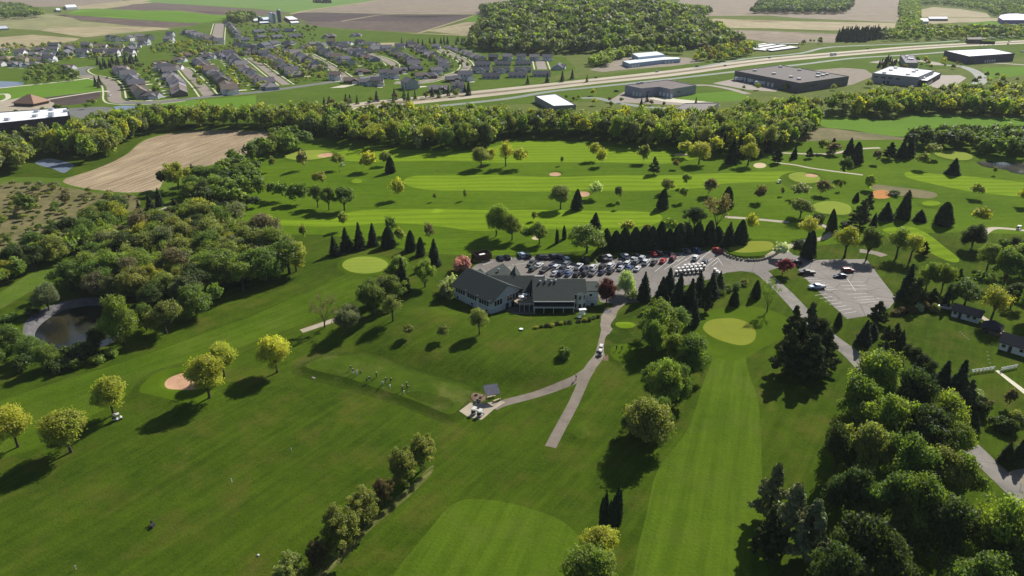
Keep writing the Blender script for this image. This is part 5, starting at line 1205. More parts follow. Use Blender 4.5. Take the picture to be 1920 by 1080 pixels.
# ---------------------------------------------------------------- business buildings
def block(name, label, roof_px, h, wcol, rcol, units=(), doors=(), parapet=.5, cat='warehouse', roof_mat='metalroof'):
    P = [at_h(x, y, h) for x, y in roof_px]; c = sum(P, Vector())/len(P)
    e = empty(name, (c.x, c.y, 0)); tag(e, label, cat)
    q = [(p.x-c.x, p.y-c.y) for p in P]
    tint(MB().prism(q, -.5, h-.05, top=False).build('wall', (M['panelwall'],), e), wcol)
    s = MB(); n = len(q); ins = [(a*.985, b*.985) for a, b in q]
    ar = sum(q[i][0]*q[(i+1) % n][1]-q[(i+1) % n][0]*q[i][1] for i in range(n))
    s.add([(a, b, h-.25) for a, b in (ins if ar > 0 else ins[::-1])], [list(range(n))]); tint(s.build('roof', (M[roof_mat],), e), rcol)
    if parapet:
        m = MB()
        for i in range(n):
            a, b = Vector(q[i]), Vector(q[(i+1) % n]); ai, bi = a*.985, b*.985
            m.add([(a.x, a.y, h-.05), (b.x, b.y, h-.05), (b.x, b.y, h+parapet*.5), (a.x, a.y, h+parapet*.5), (ai.x, ai.y, h+parapet*.5), (bi.x, bi.y, h+parapet*.5), (bi.x, bi.y, h-.3), (ai.x, ai.y, h-.3)],
                  [(0, 1, 2, 3), (3, 2, 5, 4), (4, 5, 6, 7)] if ar > 0 else [(3, 2, 1, 0), (4, 5, 2, 3), (7, 6, 5, 4)])
        tint(m.build('parapet', (M['panelwall'],), e), tuple(min(1, k*.9) for k in wcol))
    for x, y in units:
        p = at_h(x, y, h); MB().box((p.x-c.x, p.y-c.y, h+.55), (3.2, 2.2, 1.6)).build('roof_unit', (M['galv'],), e)
    for i, j, t0, w_, z0, hh2, mt in doors:      # (edge start, count, fraction start, spacing fraction ...)
        a, b = Vector(q[i]), Vector(q[(i+1) % n]); d = (b-a); L = d.length; d.normalize(); nrm = Vector((d.y, -d.x)) if ar > 0 else Vector((-d.y, d.x))
        for k in range(j):
            cc = a + d*(L*t0 + k*w_*1.7) + nrm*.06
            MB().box((cc.x, cc.y, z0+hh2/2), (w_, .14, hh2), math.atan2(d.y, d.x)).build('door' if mt != 'glass' else 'window', (M[mt],), e)
    return e
block('warehouse', 'pale grey panelled warehouse with a notched front beside the highway', [(1172, 160), (1203, 166), (1236, 163), (1257, 167.5), (1306, 160), (1252, 149.5)], 7.5, (.30, .30, .36), (.15, .13, .125), [(1197, 157), (1203, 156)], [(2, 4, .15, 3, .3, 3.2, 'white'), (0, 3, .55, 2.6, .2, 3.4, 'trim'), (1, 2, .3, 1.4, 3.4, 1.2, 'dark'), (3, 2, .3, 1.4, 3.4, 1.2, 'dark')])
block('warehouse', 'large flat dark grey warehouse with loading bays full of trailers', [(1378, 133), (1500, 156), (1592, 143), (1463, 122)], 8.5, (.13, .125, .14), (.14, .125, .12), [(1415, 133), (1451, 139), (1483, 145), (1463, 126), (1499, 132), (1534, 138), (1533, 144), (1543, 142), (1550, 140), (1498, 149)], [(0, 9, .12, 3.4, .3, 3.6, 'trim'), (1, 8, .1, 1.6, 4.4, 1.2, 'glass'), (1, 1, .82, 7, .2, 3.2, 'glass')])
block('warehouse', 'white roofed grey warehouse with a low front wing', [(1636, 137), (1721, 145), (1752, 132), (1670, 124)], 9, (.30, .29, .33), (.74, .75, .77), [(1670, 132), (1679, 128), (1718, 132), (1713, 135), (1702, 140), (1658, 137)], [(0, 4, .1, 4, 5.2, 1.3, 'dark'), (0, 2, .3, 2.2, .2, 2.6, 'dark')])
block('office_wing', 'low white roofed wing with dark glass front beside the white roofed warehouse', [(1721.5, 150), (1738, 152), (1765, 137), (1753, 134.5)], 5.5, (.10, .09, .10), (.74, .74, .75), [(1731, 147), (1745, 140)], [(1, 5, .12, 3, .4, 2.8, 'glass'), (0, 2, .2, 3, .4, 2.8, 'glass')], cat='office')
block('warehouse', 'dark walled warehouse with the large bright white roof at the right', [(1771, 95), (1817, 106), (1903, 100), (1860, 91)], 9, (.085, .08, .12), (.78, .79, .80), [], [(1, 5, .38, 2.6, .3, 3, 'trim')])
block('office_building', 'small brown office building with a dented grey roof', [(1688, 103), (1698, 118), (1722, 118), (1713, 103)], 7.5, (.26, .25, .23), (.20, .19, .22), [(1700, 107), (1704, 111), (1709, 112)], [(1, 3, .2, 2.4, 1, 2, 'glass')], cat='office')
block('warehouse', 'white roofed shed at the edge of the tree belt', [(1003, 180), (1038, 199), (1080, 197), (1042, 176)], 5, (.25, .25, .26), (.72, .74, .78), [])
block('warehouse', 'grey roofed shed half hidden by the tree belt', [(1263, 205), (1284, 194), (1348, 193), (1318, 211)], 5, (.25, .25, .26), (.21, .19, .19), [])
block('metal_barn', 'light blue steel building with a white roof behind the highway', [(1185, 100), (1197, 107), (1247, 102), (1232, 96)], 8, (.36, .44, .56), (.62, .66, .68), [], parapet=0, cat='workshop')
block('metal_barn', 'long light blue steel workshop with a pale roof beside the highway', [(1167, 114), (1180, 119), (1242, 112), (1276, 110), (1274, 107), (1240, 106)], 5.5, (.33, .42, .55), (.62, .68, .70), [], [(1, 3, .1, 3, .2, 3, 'white'), (2, 3, .2, 3, .2, 3, 'white')], 0, 'workshop')
block('shed', 'narrow grey open shed left of the blue workshop', [(1129, 115), (1133, 117), (1154, 107), (1150, 105)], 4, (.2, .2, .22), (.30, .32, .31), parapet=0, cat='shed')
block('office_building', 'dark brown office block below the wooded hill', [(1273, 81), (1275, 84), (1322, 83), (1330, 80), (1320, 78)], 9, (.06, .042, .045), (.22, .22, .25), [(1290, 81), (1305, 80), (1312, 79)], [(1, 8, .06, 3, 2, 1.8, 'glass')], cat='office')
for i, rp in enumerate([[(1373, 88), (1436, 94.5), (1439, 92.5), (1379, 86.3)], [(1383, 85), (1396, 87), (1441, 81.5), (1434, 80)], [(1402, 87.5), (1415, 89.5), (1458, 83), (1447, 81.8)], [(1420, 90), (1432, 92), (1478, 84.5), (1466, 83)], [(1437, 93), (1447, 95), (1499, 88), (1482, 85.5)], [(1437, 80), (1440, 81), (1499, 82), (1497, 80.8)]]):
    block('storage_unit_row', 'low white roofed storage row, %s from the left beside the highway' % ordn(i+1), rp, 3.5, (.10, .09, .16), (.70, .70, .70), [], [(1, 6, .1, 2.6, .1, 2.4, 'dark')], 0, 'storage units')['group'] = 'storage rows by the highway'
block('school_building', 'long dark brick building with a white roof at the left edge', [(-160, 222), (128, 201.5), (131, 217), (-160, 248)], 8, (.07, .055, .07), (.74, .75, .80), [(69, 209.5), (66, 218.5), (96.5, 206), (96.5, 214.5), (96.5, 218.5), (14, 225), (124, 209)], [(2, 14, .02, 3.4, 2, 1.8, 'glass')], cat='school')
block('stadium_roof', 'glossy white curved roof with a purple edge at the far right', [(1872, 33), (1876, 28), (1890, 25.5), (1990, 23), (1990, 38), (1880, 38)], 8, (.22, .14, .42), (.80, .80, .86), [], parapet=1.2, cat='sports hall')
block('long_barn', 'long silver barn among the fields at the upper right', [(1740, 31), (1742, 35), (1778, 35), (1776, 31)], 5, (.3, .3, .32), (.66, .66, .68), parapet=0, cat='barn')
block('barn', 'short pale barn beside the long silver barn', [(1724, 34), (1725, 40), (1742, 40), (1740, 34)], 6, (.45, .45, .45), (.62, .64, .62), parapet=0, cat='barn')
block('barn', 'pale grey farm shed at the far left edge of the fields', [(-30, 49), (-30, 55), (16, 53), (12, 48)], 6, (.3, .34, .42), (.45, .48, .55), parapet=0, cat='barn')
block('barn', 'white roofed barn on the far left hilltop farm', [(121, 9), (124, 14), (145, 13), (141, 8)], 7, (.35, .36, .38), (.68, .70, .72), parapet=0, cat='barn')
block('barn', 'small white barn beside the hilltop farm trees', [(104, 15), (106, 19), (114, 19), (112, 15)], 6, (.4, .4, .42), (.62, .65, .66), parapet=0, cat='barn')
block('commercial_building', 'low dark building among trees beside the highway at the right', [(1812, 70), (1815, 74), (1842, 74), (1840, 69)], 6, (.12, .09, .08), (.17, .15, .14), parapet=.3, cat='shop')
# tan hipped pavilion by the white roofed school
p = at(60, 196); e = empty('pavilion', p, R(-10)); tag(e, 'tan hip-roofed pavilion beside the white roofed school', 'pavilion')
gable_parts(e, 19, 16, -.3, 3.2, 8.4, M['siding'], M['shingle'], (.10, .07, .06), (.33, .21, .15), over=1.2, hip=True)
# trailers at the dock
def trailer(px, py, deg, label, L=14, col=(.72, .74, .78)):
    p = at(px, py); e = empty('truck_trailer', p, R(deg)); tag(e, label, 'trailer', 'white trailers at the loading bays')
    tint(MB().box((0, 0, 2.55), (L, 2.6, 2.8)).build('cargo_box', (M['paint'],), e), col)
    MB().box((0, 0, 1.05), (L*.9, 1.2, .2)).build('chassis', (M['dark'],), e)
    for sx in (-L*.36, -L*.28, L*.3):
        for sy in (-1.05, 1.05): MB().tube((sx, sy-.15, .5), (sx, sy+.15, .5), .5, .5, 10, cap=True).build('wheel', (M['tyre'],), e)
trailer(1390, 152, 8, 'white trailer at the leftmost loading bay of the dark warehouse'); trailer(1414, 156, 8, 'second white trailer from the left at the dark warehouse', 9); trailer(1428, 160, 8, 'long white trailer at the right loading bay of the dark warehouse')

# farm
def silo(px, py, r_, h, col, label):
    p = at(px, py); e = empty('silo', p); tag(e, label, 'silo', 'silos of the farm')
    tint(MB().tube((0, 0, -1), (0, 0, h-r_*.7), r_, r_, 16).build('silo_wall', (M['siding'],), e), col)
    d = MB(); n = 16
    for k in range(4):
        a0, a1 = k/4*math.pi/2, (k+1)/4*math.pi/2
        z0_, z1_ = h-r_*.7+math.sin(a0)*r_*.7, h-r_*.7+math.sin(a1)*r_*.7
        d.tube((0, 0, z0_), (0, 0, z1_), r_*math.cos(a0), max(.05, r_*math.cos(a1)), n)
    tint(d.build('dome', (M['metalroof'],), e), (.45, .48, .52))
silo(525, 42, 4.2, 27, (.07, .08, .13), 'tallest dark blue silo of the farm')
silo(515.5, 44, 3.8, 22, (.20, .27, .32), 'blue-grey silo left of the tallest silo')
silo(509, 41, 5, 20, (.60, .64, .70), 'white silo behind the blue-grey silo')
silo(487, 42, 3.4, 13, (.05, .06, .12), 'short dark silo at the left of the farm')
block('barn', 'white barn with a dark red gable beside the tallest silo', [(533, 31), (543, 37), (560, 36), (548, 30)], 7, (.12, .05, .06), (.74, .75, .76), parapet=0, cat='barn')
block('barn', 'low white shed in front of the barn with the dark red gable', [(543, 39), (546, 43), (562, 42), (558, 38.5)], 4, (.6, .6, .6), (.66, .68, .68), parapet=0, cat='barn')
block('barn', 'pale blue barn between the farm silos', [(490, 32), (494, 37), (507, 36), (503, 31.5)], 7, (.25, .35, .5), (.55, .62, .68), parapet=0, cat='barn')
block('barn', 'long low white shed at the left of the farm', [(486, 40), (487, 43), (505, 42), (503, 39.5)], 4, (.15, .2, .3), (.66, .70, .74), parapet=0, cat='barn')
block('barn', 'white farm building at the left end of the farm', [(474, 35), (476, 39), (488, 38), (484, 34)], 6, (.5, .5, .5), (.62, .66, .64), parapet=0, cat='barn')

# billboard over the highway edge
p = at(1848, 90); e = empty('billboard', p, R(-20)); tag(e, 'dark billboard on white posts beside the highway at the right', 'billboard')
MB().box((0, 0, 7.2), (20, .5, 4.2)).build('panel', (M['wood'],), e)
for x in (-8, -2.7, 2.7, 8): MB().tube((x, .4, -.5), (x, .4, 5.2), .25, .25, 6).build('post', (M['white'],), e)

# ---------------------------------------------------------------- vehicles
def loft(st, n_ring, fn):
    m = MB(); V = []
    for s_ in st: V += fn(*s_)
    F = []
    for i in range(len(st)-1):
        for j in range(n_ring): a = i*n_ring+j; b = i*n_ring+(j+1) % n_ring; F.append((a, b, b+n_ring, a+n_ring))
    F += [list(range(n_ring))[::-1], [len(V)-n_ring+j for j in range(n_ring)]]
    return m.add(V, F)
def ring(x, z0, z1, w):
    c = .14*(z1-z0)
    return [(x, -w*.9, z0), (x, w*.9, z0), (x, w, z0+c), (x, w, z1-c*1.2), (x, w*.86, z1), (x, -w*.86, z1), (x, -w, z1-c*1.2), (x, -w, z0+c)]
def make_vehicle(kind):
    e = empty(kind, (0, 0, 0))
    if kind == 'sedan':
        body = [(-2.35, .4, .85, .72), (-2.2, .28, .98, .86), (-1.2, .22, 1.0, .91), (.9, .22, .98, .91), (2.05, .26, .82, .86), (2.35, .36, .66, .70)]
        glass = [(-1.85, .95, 1.0, .74), (-1.2, .95, 1.36, .70), (.15, .95, 1.40, .70), (.95, .95, 1.0, .74)]; roof = [(-1.15, 1.355, 1.42, .64), (.1, 1.39, 1.45, .64)]; wb = 1.4
    elif kind == 'suv':
        body = [(-2.3, .45, 1.0, .82), (-2.2, .32, 1.12, .93), (-1.0, .28, 1.14, .96), (1.0, .28, 1.12, .96), (2.1, .32, 1.0, .90), (2.35, .42, .80, .76)]
        glass = [(-2.15, 1.08, 1.14, .82), (-1.85, 1.08, 1.66, .76), (.3, 1.08, 1.70, .76), (1.05, 1.08, 1.15, .82)]; roof = [(-1.95, 1.64, 1.74, .74), (.35, 1.68, 1.77, .72)]; wb = 1.42
    else:
        body = [(-2.9, .55, 1.12, .92), (-2.8, .5, 1.18, .98), (-.9, .45, 1.2, .99), (1.3, .45, 1.2, .99), (2.6, .48, 1.10, .94), (2.85, .55, .90, .84)]
        glass = [(-.95, 1.15, 1.2, .84), (-.75, 1.15, 1.76, .78), (.7, 1.15, 1.80, .78), (1.35, 1.15, 1.22, .84)]; roof = [(-.8, 1.75, 1.84, .76), (.75, 1.79, 1.87, .74)]; wb = 1.85
    tint(loft(body, 8, ring).build('body', (M['paint'],), e), COLS['white'])
    loft(glass, 8, ring).build('windows', (M['glass'],), e)
    tint(loft(roof, 8, ring).build('roof', (M['paint'],), e), COLS['white'])
    if kind == 'pickup': MB().box((-1.9, 0, 1.215), (1.75, 1.6, .06)).build('cargo_bed', (M['dark'],), e)
    r_ = .34 if kind == 'sedan' else .38
    w0 = body[2][3]
    for sx in (-wb, wb):
        for sy in (-1, 1): MB().tube((sx, sy*(w0-.17), r_), (sx, sy*(w0+.03), r_), r_, r_, 12, cap=True).build('wheel', (M['tyre'],), e)
    for sy in (-.6, .6): MB().box((body[-1][0]-.05, sy, body[-1][2]-.02), (.16, .3, .12)).build('headlight', (M['white'],), e)
    for sy in (-.66, .66): MB().box((body[0][0]+.05, sy, body[0][2]-.05), (.16, .22, .12)).build('taillight', (M['red'],), e)
    return e
VP = {}
def vehicle(kind, px, py, deg, col, label, group=None, cat=None):
    p = at(px, py); p.z += .0
    if kind not in VP: o = make_vehicle(kind); VP[kind] = o; o.location = p; o.rotation_euler = (0, 0, R(deg))
    else: o = copy_thing(VP[kind], p, R(deg))
    for ch in o.children:
        if ch.get('tinted'): ch.color = (*COLS[col], 1)
    tag(o, label, cat or {'sedan': 'car', 'suv': 'suv', 'pickup': 'pickup truck'}[kind], group); return o
CN = dict(white='white', silver='silver', grey='grey', black='black', dark='charcoal', blue='blue', navy='dark navy', red='red', maroon='dark red', paleblue='pale blue', green='blackish green', brown='brown', purple='dark purple')
def carrow(rows, deg, phrase):
    rows = sorted(rows); 
    for i, (x, y, k, c) in enumerate(rows):
        vehicle({'c': 'sedan', 's': 'suv', 'p': 'pickup'}[k], x, y, deg + rng.uniform(-3, 3), c, '%s %s parked %s from the left in the %s' % (CN[c], {'c': 'car', 's': 'suv', 'p': 'pickup'}[k], ordn(i+1), phrase), 'vehicles in the main parking lot')
carrow([(938, 486, 'c', 'navy'), (951, 484, 'c', 'black'), (978, 481, 's', 'paleblue'), (989, 482, 's', 'black'), (1013, 484, 's', 'dark'), (1023, 484, 'c', 'dark'), (1036, 483, 's', 'dark'), (1049, 484, 's', 'purple'), (1061, 489, 's', 'silver'), (1098, 491, 's', 'black'), (1131, 487, 'p', 'black'), (1140, 485, 's', 'white'), (1171, 483, 's', 'silver'), (1194, 482, 'c', 'dark'), (1224, 478, 'c', 'red'), (1234, 477, 's', 'black'), (1255, 477, 'c', 'dark'), (1286, 472, 'c', 'grey'), (1305, 472, 's', 'blue'), (1344, 472, 's', 'red')], 112, 'back row under the evergreens')
carrow([(997, 497, 'p', 'dark'), (1011, 500, 'c', 'white'), (1034, 501, 'c', 'navy'), (1044, 504, 's', 'white'), (1056, 505, 's', 'dark'), (1063, 498, 's', 'grey'), (1067, 506, 'c', 'silver'), (1085, 503, 'p', 'white'), (1095, 507, 's', 'navy'), (1112, 504, 's', 'white'), (1129, 503, 's', 'black'), (1145, 501, 's', 'white'), (1162, 499, 'c', 'navy'), (1177, 497, 's', 'white'), (1187, 491, 'p', 'silver'), (1193, 494, 's', 'grey'), (1204, 487, 's', 'silver'), (1211, 494, 's', 'white'), (1226, 494, 'c', 'dark'), (1243, 491, 'c', 'red'), (1261, 487, 's', 'maroon'), (1304, 486, 's', 'white'), (1321, 494, 's', 'navy')], 62, 'middle row of the main lot')
carrow([(999, 507, 's', 'green'), (1021, 509, 'p', 'black'), (1040, 515, 'c', 'silver'), (1052, 515, 's', 'navy'), (1066, 516, 'c', 'blue'), (1081, 518, 's', 'black'), (1098, 515, 's', 'dark'), (1112, 514, 'p', 'grey'), (1129, 513, 'c', 'navy'), (1145, 511, 'c', 'black'), (1164, 505, 'c', 'silver'), (1180, 505, 'c', 'blue'), (1195, 506, 'c', 'white')], 62, 'front row nearest the clubhouse')
vehicle('pickup', 1512, 514, 176, 'black', 'black pickup at the upper left of the lower parking lot'); vehicle('pickup', 1531, 541, 184, 'paleblue', 'pale blue pickup alone at the left edge of the lower lot')
vehicle('sedan', 1575, 520, 183, 'navy', 'dark navy sedan beside the white centre line of the lower lot'); vehicle('suv', 1589, 510, 2, 'maroon', 'dark red suv in the tree shade of the lower lot')
vehicle('sedan', 1492, 494, 160, 'black', 'black car in the shade behind the magenta tree'); vehicle('sedan', 1773, 579, -30, 'white', 'white car beside the first cottage')
hwdir = 0
def hw_car(px, py, col, kind, label):
    a, b = at(px-20, py+2.4), at(px+20, py-2.4); vehicle(kind, px, py, math.degrees(math.atan2(b.y-a.y, b.x-a.x)), col, label, 'cars on the highway')
for i, (x, y, c, k) in enumerate([(704, 191, 'white', 'sedan'), (861, 174, 'silver', 'suv'), (1118, 146.5, 'black', 'sedan'), (1232, 135, 'silver', 'suv'), (1307, 125, 'black', 'suv'), (1443, 109, 'black', 'sedan'), (1360, 124, 'silver', 'suv'), (1627, 92, 'black', 'suv'), (1760, 83, 'black', 'sedan'), (1793, 81, 'dark', 'suv'), (1827, 77, 'silver', 'suv'), (1892, 78, 'dark', 'suv'), (1890, 83, 'black', 'sedan')]):
    hw_car(x, y, c, k, '%s %s driving on the highway, %s from the left' % (CN[c], k, ordn(i+1)))
vehicle('suv', 1156, 172, 10, 'black', 'black suv parked left of the notched grey warehouse'); vehicle('sedan', 866, 113, 120, 'dark', 'dark car on the second curving street'); vehicle('sedan', 206, 180, 95, 'white', 'white car at the near bend of the winding street'); vehicle('sedan', 201, 147, 120, 'dark', 'dark car by the corner of the winding street')
vehicle('suv', 1917, 98, 10, 'paleblue', 'pale blue van at the right edge beyond the white roof')
# box truck
p = at(1562, 104.5); e = empty('box_truck', p, R(32)); tag(e, 'blue and white box truck driving on the lower carriageway', 'truck', 'cars on the highway')
tint(MB().box((-1.2, 0, 2.3), (9, 2.6, 2.9)).build('cargo_box', (M['paint'],), e), (.55, .58, .66)); tint(MB().box((4.6, 0, 1.6), (2.2, 2.3, 2.0), 0, 0, .85).build('cab', (M['paint'],), e), COLS['blue'])
for sx in (-4, -2.8, 4.4):
    for sy in (-1.05, 1.05): MB().tube((sx, sy-.15, .5), (sx, sy+.15, .5), .5, .5, 10, cap=True).build('wheel', (M['tyre'],), e)

# golf carts
def make_cart():
    e = empty('golf_cart', (0, 0, 0))
    st = [(-1.15, .35, .78, .5), (-1.0, .3, .85, .56), (-.35, .3, .82, .58), (-.2, .3, .42, .58), (.5, .3, .42, .58), (.65, .3, .80, .56), (1.15, .32, .62, .5)]
    tint(loft(st, 8, ring).build('body', (M['paint'],), e), (.60, .60, .58))
    tint(MB().box((-.1, 0, 1.86), (1.5, 1.05, .09)).build('canopy', (M['paint'],), e), (.62, .62, .60))
    MB().box((-.45, 0, .86), (.5, 1.1, .14)).box((-.72, 0, 1.12), (.14, 1.1, .45)).build('seat', (M['dark'],), e)
    for sx, dx in ((-.85, .05), (.72, -.15)):
        for sy in (-.52, .52): MB().tube((sx, sy, .7), (sx+dx, sy, 1.84), .03, .03, 4).build('canopy_post', (M['dark'],), e)
    for sx in (-.78, .85):
        for sy in (-.5, .5): MB().tube((sx, sy-.09, .23), (sx, sy+.09, .23), .23, .23, 10, cap=True).build('wheel', (M['tyre'],), e)
    MB().box((-1.12, 0, 1.05), (.3, .7, .6)).build('bag_rack', (M['dark'],), e)
    return e
CART = []
def cart(px, py, deg, label, group=None):
    p = at(px, py)
    if not CART: o = make_cart(); CART.append(o); o.location = p; o.rotation_euler = (0, 0, R(deg))
    else: o = copy_thing(CART[0], p, R(deg))
    o.scale = (.9, .9, .9)
    tag(o, label, 'golf cart', group)
cart(890, 775, 62, 'white golf cart parked on the left of the pair on the cart pad'); cart(901, 779, 62, 'white golf cart parked on the right of the pair on the cart pad')
cart(1127, 656, 75, 'farther white golf cart on the path below the clubhouse'); cart(1125.5, 665, 75, 'nearer white golf cart on the path below the clubhouse'); 
cart(221, 787, 35, 'golf cart in the shade under the leftmost lone yellow tree'); cart(643, 311, 10, 'white golf cart on the far left rough')
cart(1460, 343, 180, 'dark looking golf cart near the small upper right green'); cart(1910, 430, 10, 'white golf cart on the path at the right edge'); cart(484, 376, 20, 'golf cart half hidden in the left grove')
for r_i, (y0, x0, x1, n) in enumerate([(504, 1284, 1316, 5), (509.5, 1272, 1320, 7), (515.5, 1268, 1314, 7)]):
    for k in range(n):
        x = x0 + (x1-x0)*k/(n-1); cart(x, y0 - (x-x0)*.10, 62, 'white roofed fleet cart, %s from the left in the %s line' % (ordn(k+1), ['rear', 'middle', 'front'][r_i]), 'golf cart fleet beside the main lot')
for k, (x, y) in enumerate([(1340, 511), (1344, 515), (1349, 518)]): cart(x, y, 62, 'fleet cart standing apart at the right end, %s from the left' % ordn(k+1), 'golf cart fleet beside the main lot')

# parking stripes
def stripes(segs, w=.085):
    m = MB()
    for x0, y0, x1, y1 in segs:
        a, b = at(x0, y0), at(x1, y1); d = (b-a); L = d.length; d.normalize(); nn = Vector((-d.y, d.x, 0))*w; n = max(1, int(L/1.2))
        V = []
        for i in range(n+1):
            c = a + d*L*i/n; z = H(c.x, c.y)+.02
            V += [(c.x-nn.x, c.y-nn.y, z), (c.x+nn.x, c.y+nn.y, z)]
        m.add(V, [(2*i, 2*i+2, 2*i+3, 2*i+1) for i in range(n)])
    tag(m.build('parking_stripes', (M['white_line'],)), kind='structure')
seg = [(1030+i*14.2 + 13, 519-i*1.75, 1030+i*14.2+38, 500-i*1.75) for i in range(-1, 20)]
seg += [(1228, 509, 1257, 486), (1246, 505, 1274, 485), (1263, 502, 1288, 485), (1278, 501, 1303, 486), (1292, 502, 1318, 484), (1308, 503, 1336, 484), (1323, 501, 1345, 484), (1345, 483, 1355, 497), (1335, 499, 1347, 489)]
seg += [(1143+i*14, 484-i*1, 1151+i*14, 492-i*1) for i in range(5)] + [(1104, 489, 1107, 494), (1115, 487, 1121, 494), (958, 482, 960, 487), (996, 480, 995, 487), (1007, 479, 1007, 486)]
seg += [(1508+i*6.5, 522+i*4.5, 1533+i*7.2, 522+i*4.0) for i in range(0, 6)] + [(1528+i*9.1, 554+i*5.6, 1551+i*9.1, 550.5+i*5.6) for i in range(7)]
seg += [(1588, 522, 1604, 545.5)] + [(1570+i*4.2, 522+i*6.6, 1616+i*3.4, 522+i*6.5+.3) for i in range(1, 4)] + [(1590, 552, 1625, 550), (1600, 558, 1640, 555), (1607, 563, 1650, 560), (1613, 567.5, 1652, 564.5)]
seg += [(960, 497, 985, 493), (985, 493, 1005, 493), (955, 502, 962, 496), (958, 509, 975, 500), (905, 497, 925, 490)]
stripes(seg)
# ---------------------------------------------------------------- clubhouse
club = empty('clubhouse', (0, 199, 0)); tag(club, 'large pale clubhouse with green-grey gabled roofs below the main parking lot', 'clubhouse')
CW_, CR_ = (.46, .48, .52), (.044, .055, .051)
CO = Vector((0, 199, 0))
def wing(P, ang, L, W, z0, he, hr, over=.7, wc=CW_, rc=CR_, hip=False, roof_m='shingle'):
    """P: ground corner (world), ang: direction of the ridge; the block extends L along it and W to its right"""
    u = Vector((math.cos(ang), math.sin(ang), 0)); v = Vector((math.sin(ang), -math.cos(ang), 0))
    c = Vector(P) + u*L/2 + v*W/2 - CO
    return gable_parts(club, L, W, z0, he, hr, M['siding'], M[roof_m], wc, rc, over, (c.x, c.y), ang, hip, slab=.25)
def pane(P, u, s, z, w, h, nrm, m='glass', nm='window', d=.16, sub=True):
    """framed opening on a wall that starts at P and runs along u; s metres along"""
    P = Vector(P)-CO; u = Vector(u); n = Vector(nrm); c = P + u*s + n*.05; rz = math.atan2(u.y, u.x)
    f = MB().box((c.x, c.y, z), (w+.24, d, h+.24), rz).build(nm if m == 'glass' else nm, (M['white'] if m == 'glass' else M[m],), club)
    if m == 'glass':
        g = MB().box((c.x+n.x*.06, c.y+n.y*.06, z), (w, d, h), rz).build('pane', (M['glass'],), f)
P1 = Vector((-6.6, 198.4, 0)); P2 = Vector((-19.5, 211.6, 0))
uA = (P2-P1).normalized(); vA = Vector((uA.y, -uA.x, 0))          # along the left wall, and across towards the right
angA = math.atan2(uA.y, uA.x); LA = (P2-P1).length; WA = 13.6
wing(P1, angA, LA, WA, -2.5, 5.1, 8.9, .8)
nl = -vA; nf = -uA
for b in range(3):
    for k in range(4): pane(P1, uA, 1.6 + b*5.8 + k*1.18, 3.55, .9, 1.7, nl)
    tint(MB().box(((P1-CO)+uA*(.55+b*5.8)+nl*.12).to_tuple()[:2] + (2.4,), (.5, .3, 5.2), angA).build('pilaster', (M['siding'],), club), (.55, .57, .60))
for s_ in (2.2, 9.2, 16.4): pane(P1, uA, s_, .9, .9, .9, nl)
tint(MB().box(((P1-CO)+uA*LA/2+nl*.10).to_tuple()[:2] + (2.25,), (LA, .18, .22), angA).build('band', (M['siding'],), club), (.6, .62, .64))
tint(MB().box(((P1-CO)+vA*WA/2+nf*.10).to_tuple()[:2] + (2.25,), (WA, .18, .22), angA-math.pi/2).build('band', (M['siding'],), club), (.6, .62, .64))
for s_ in (1.7, 2.9, 4.1, 7.4, 8.6, 9.8, 11.2): pane(P1, vA, s_, 3.6, .95, 1.8, nf)
for s_ in (7.0, 9.6): pane(P1, vA, s_, .9, 1.0, 2.0, nf, 'dark', 'door')
pane(P1, vA, 3.2, 1.2, 2.4, .9, nf, 'trim', 'vent_panel')
# centre wing
wing((-8.0, 219, 0), 0, 18.5, 12, -2.5, 4.6, 7.6, .5)
for k in range(5): pane((2.8, 207, 0), (1, 0, 0), .7+k*.85, 3.4, .6, 1.3, (0, -1, 0))
# rear wings and gables
wing((-12.5, 217.5, 0), R(60), 9.5, 10, -.5, 4.2, 7.6, .5)
wing((-16.5, 221.5, 0), R(60), 5, 6, -.5, 3.0, 5.2, .5)
wing((2.6, 219.5, 0), R(-90), 6, 3.0, 3.0, 5.8, 8.4, .3)
# east wing with the long roof and the screened porch
Y0 = 199
def zroof(y): return 8.7 - abs(y-207.5)*(.447 if y < 207.5 else .42)
ew = MB()
ew.add([(7.2, 204-Y0, -2.5), (23.6, 204-Y0, -2.5), (23.6, 215-Y0, -2.5), (7.2, 215-Y0, -2.5), (7.2, 204-Y0, zroof(204)-.3), (23.6, 204-Y0, zroof(204)-.3), (23.6, 215-Y0, zroof(215)-.3), (7.2, 215-Y0, zroof(215)-.3), (23.6, 8.5, 8.4), (7.2, 8.5, 8.4)],
       [(0, 1, 5, 4), (1, 2, 6, 8, 5), (2, 3, 7, 6), (3, 0, 4, 9, 7)])
tint(ew.build('wall', (M['siding'],), club), CW_)
er = MB()
def slab(pts, t=.28):
    n = len(pts); er.add([(x, y-Y0, zroof(y)) for x, y in pts] + [(x, y-Y0, zroof(y)-t) for x, y in pts],
        [list(range(n)), list(range(n, 2*n))[::-1]] + [(i, n+i, n+(i+1) % n, (i+1) % n) for i in range(n)])
slab([(6.6, 198.9), (20.1, 198.9), (20.1, 207.5), (6.6, 207.5)]); slab([(20.1, 201.5), (24.1, 201.5), (24.1, 207.5), (20.1, 207.5)]); slab([(6.6, 207.5), (24.1, 207.5), (24.1, 215.6), (6.6, 215.6)])
tint(er.build('roof', (M['shingle'],), club), CR_)
def cb(c, d, nm, m, col=None, rz=0):
    o = MB().box((c[0], c[1]-199, c[2]), d, rz).build(nm, (M[m],), club)
    if col: tint(o, col)
    return o
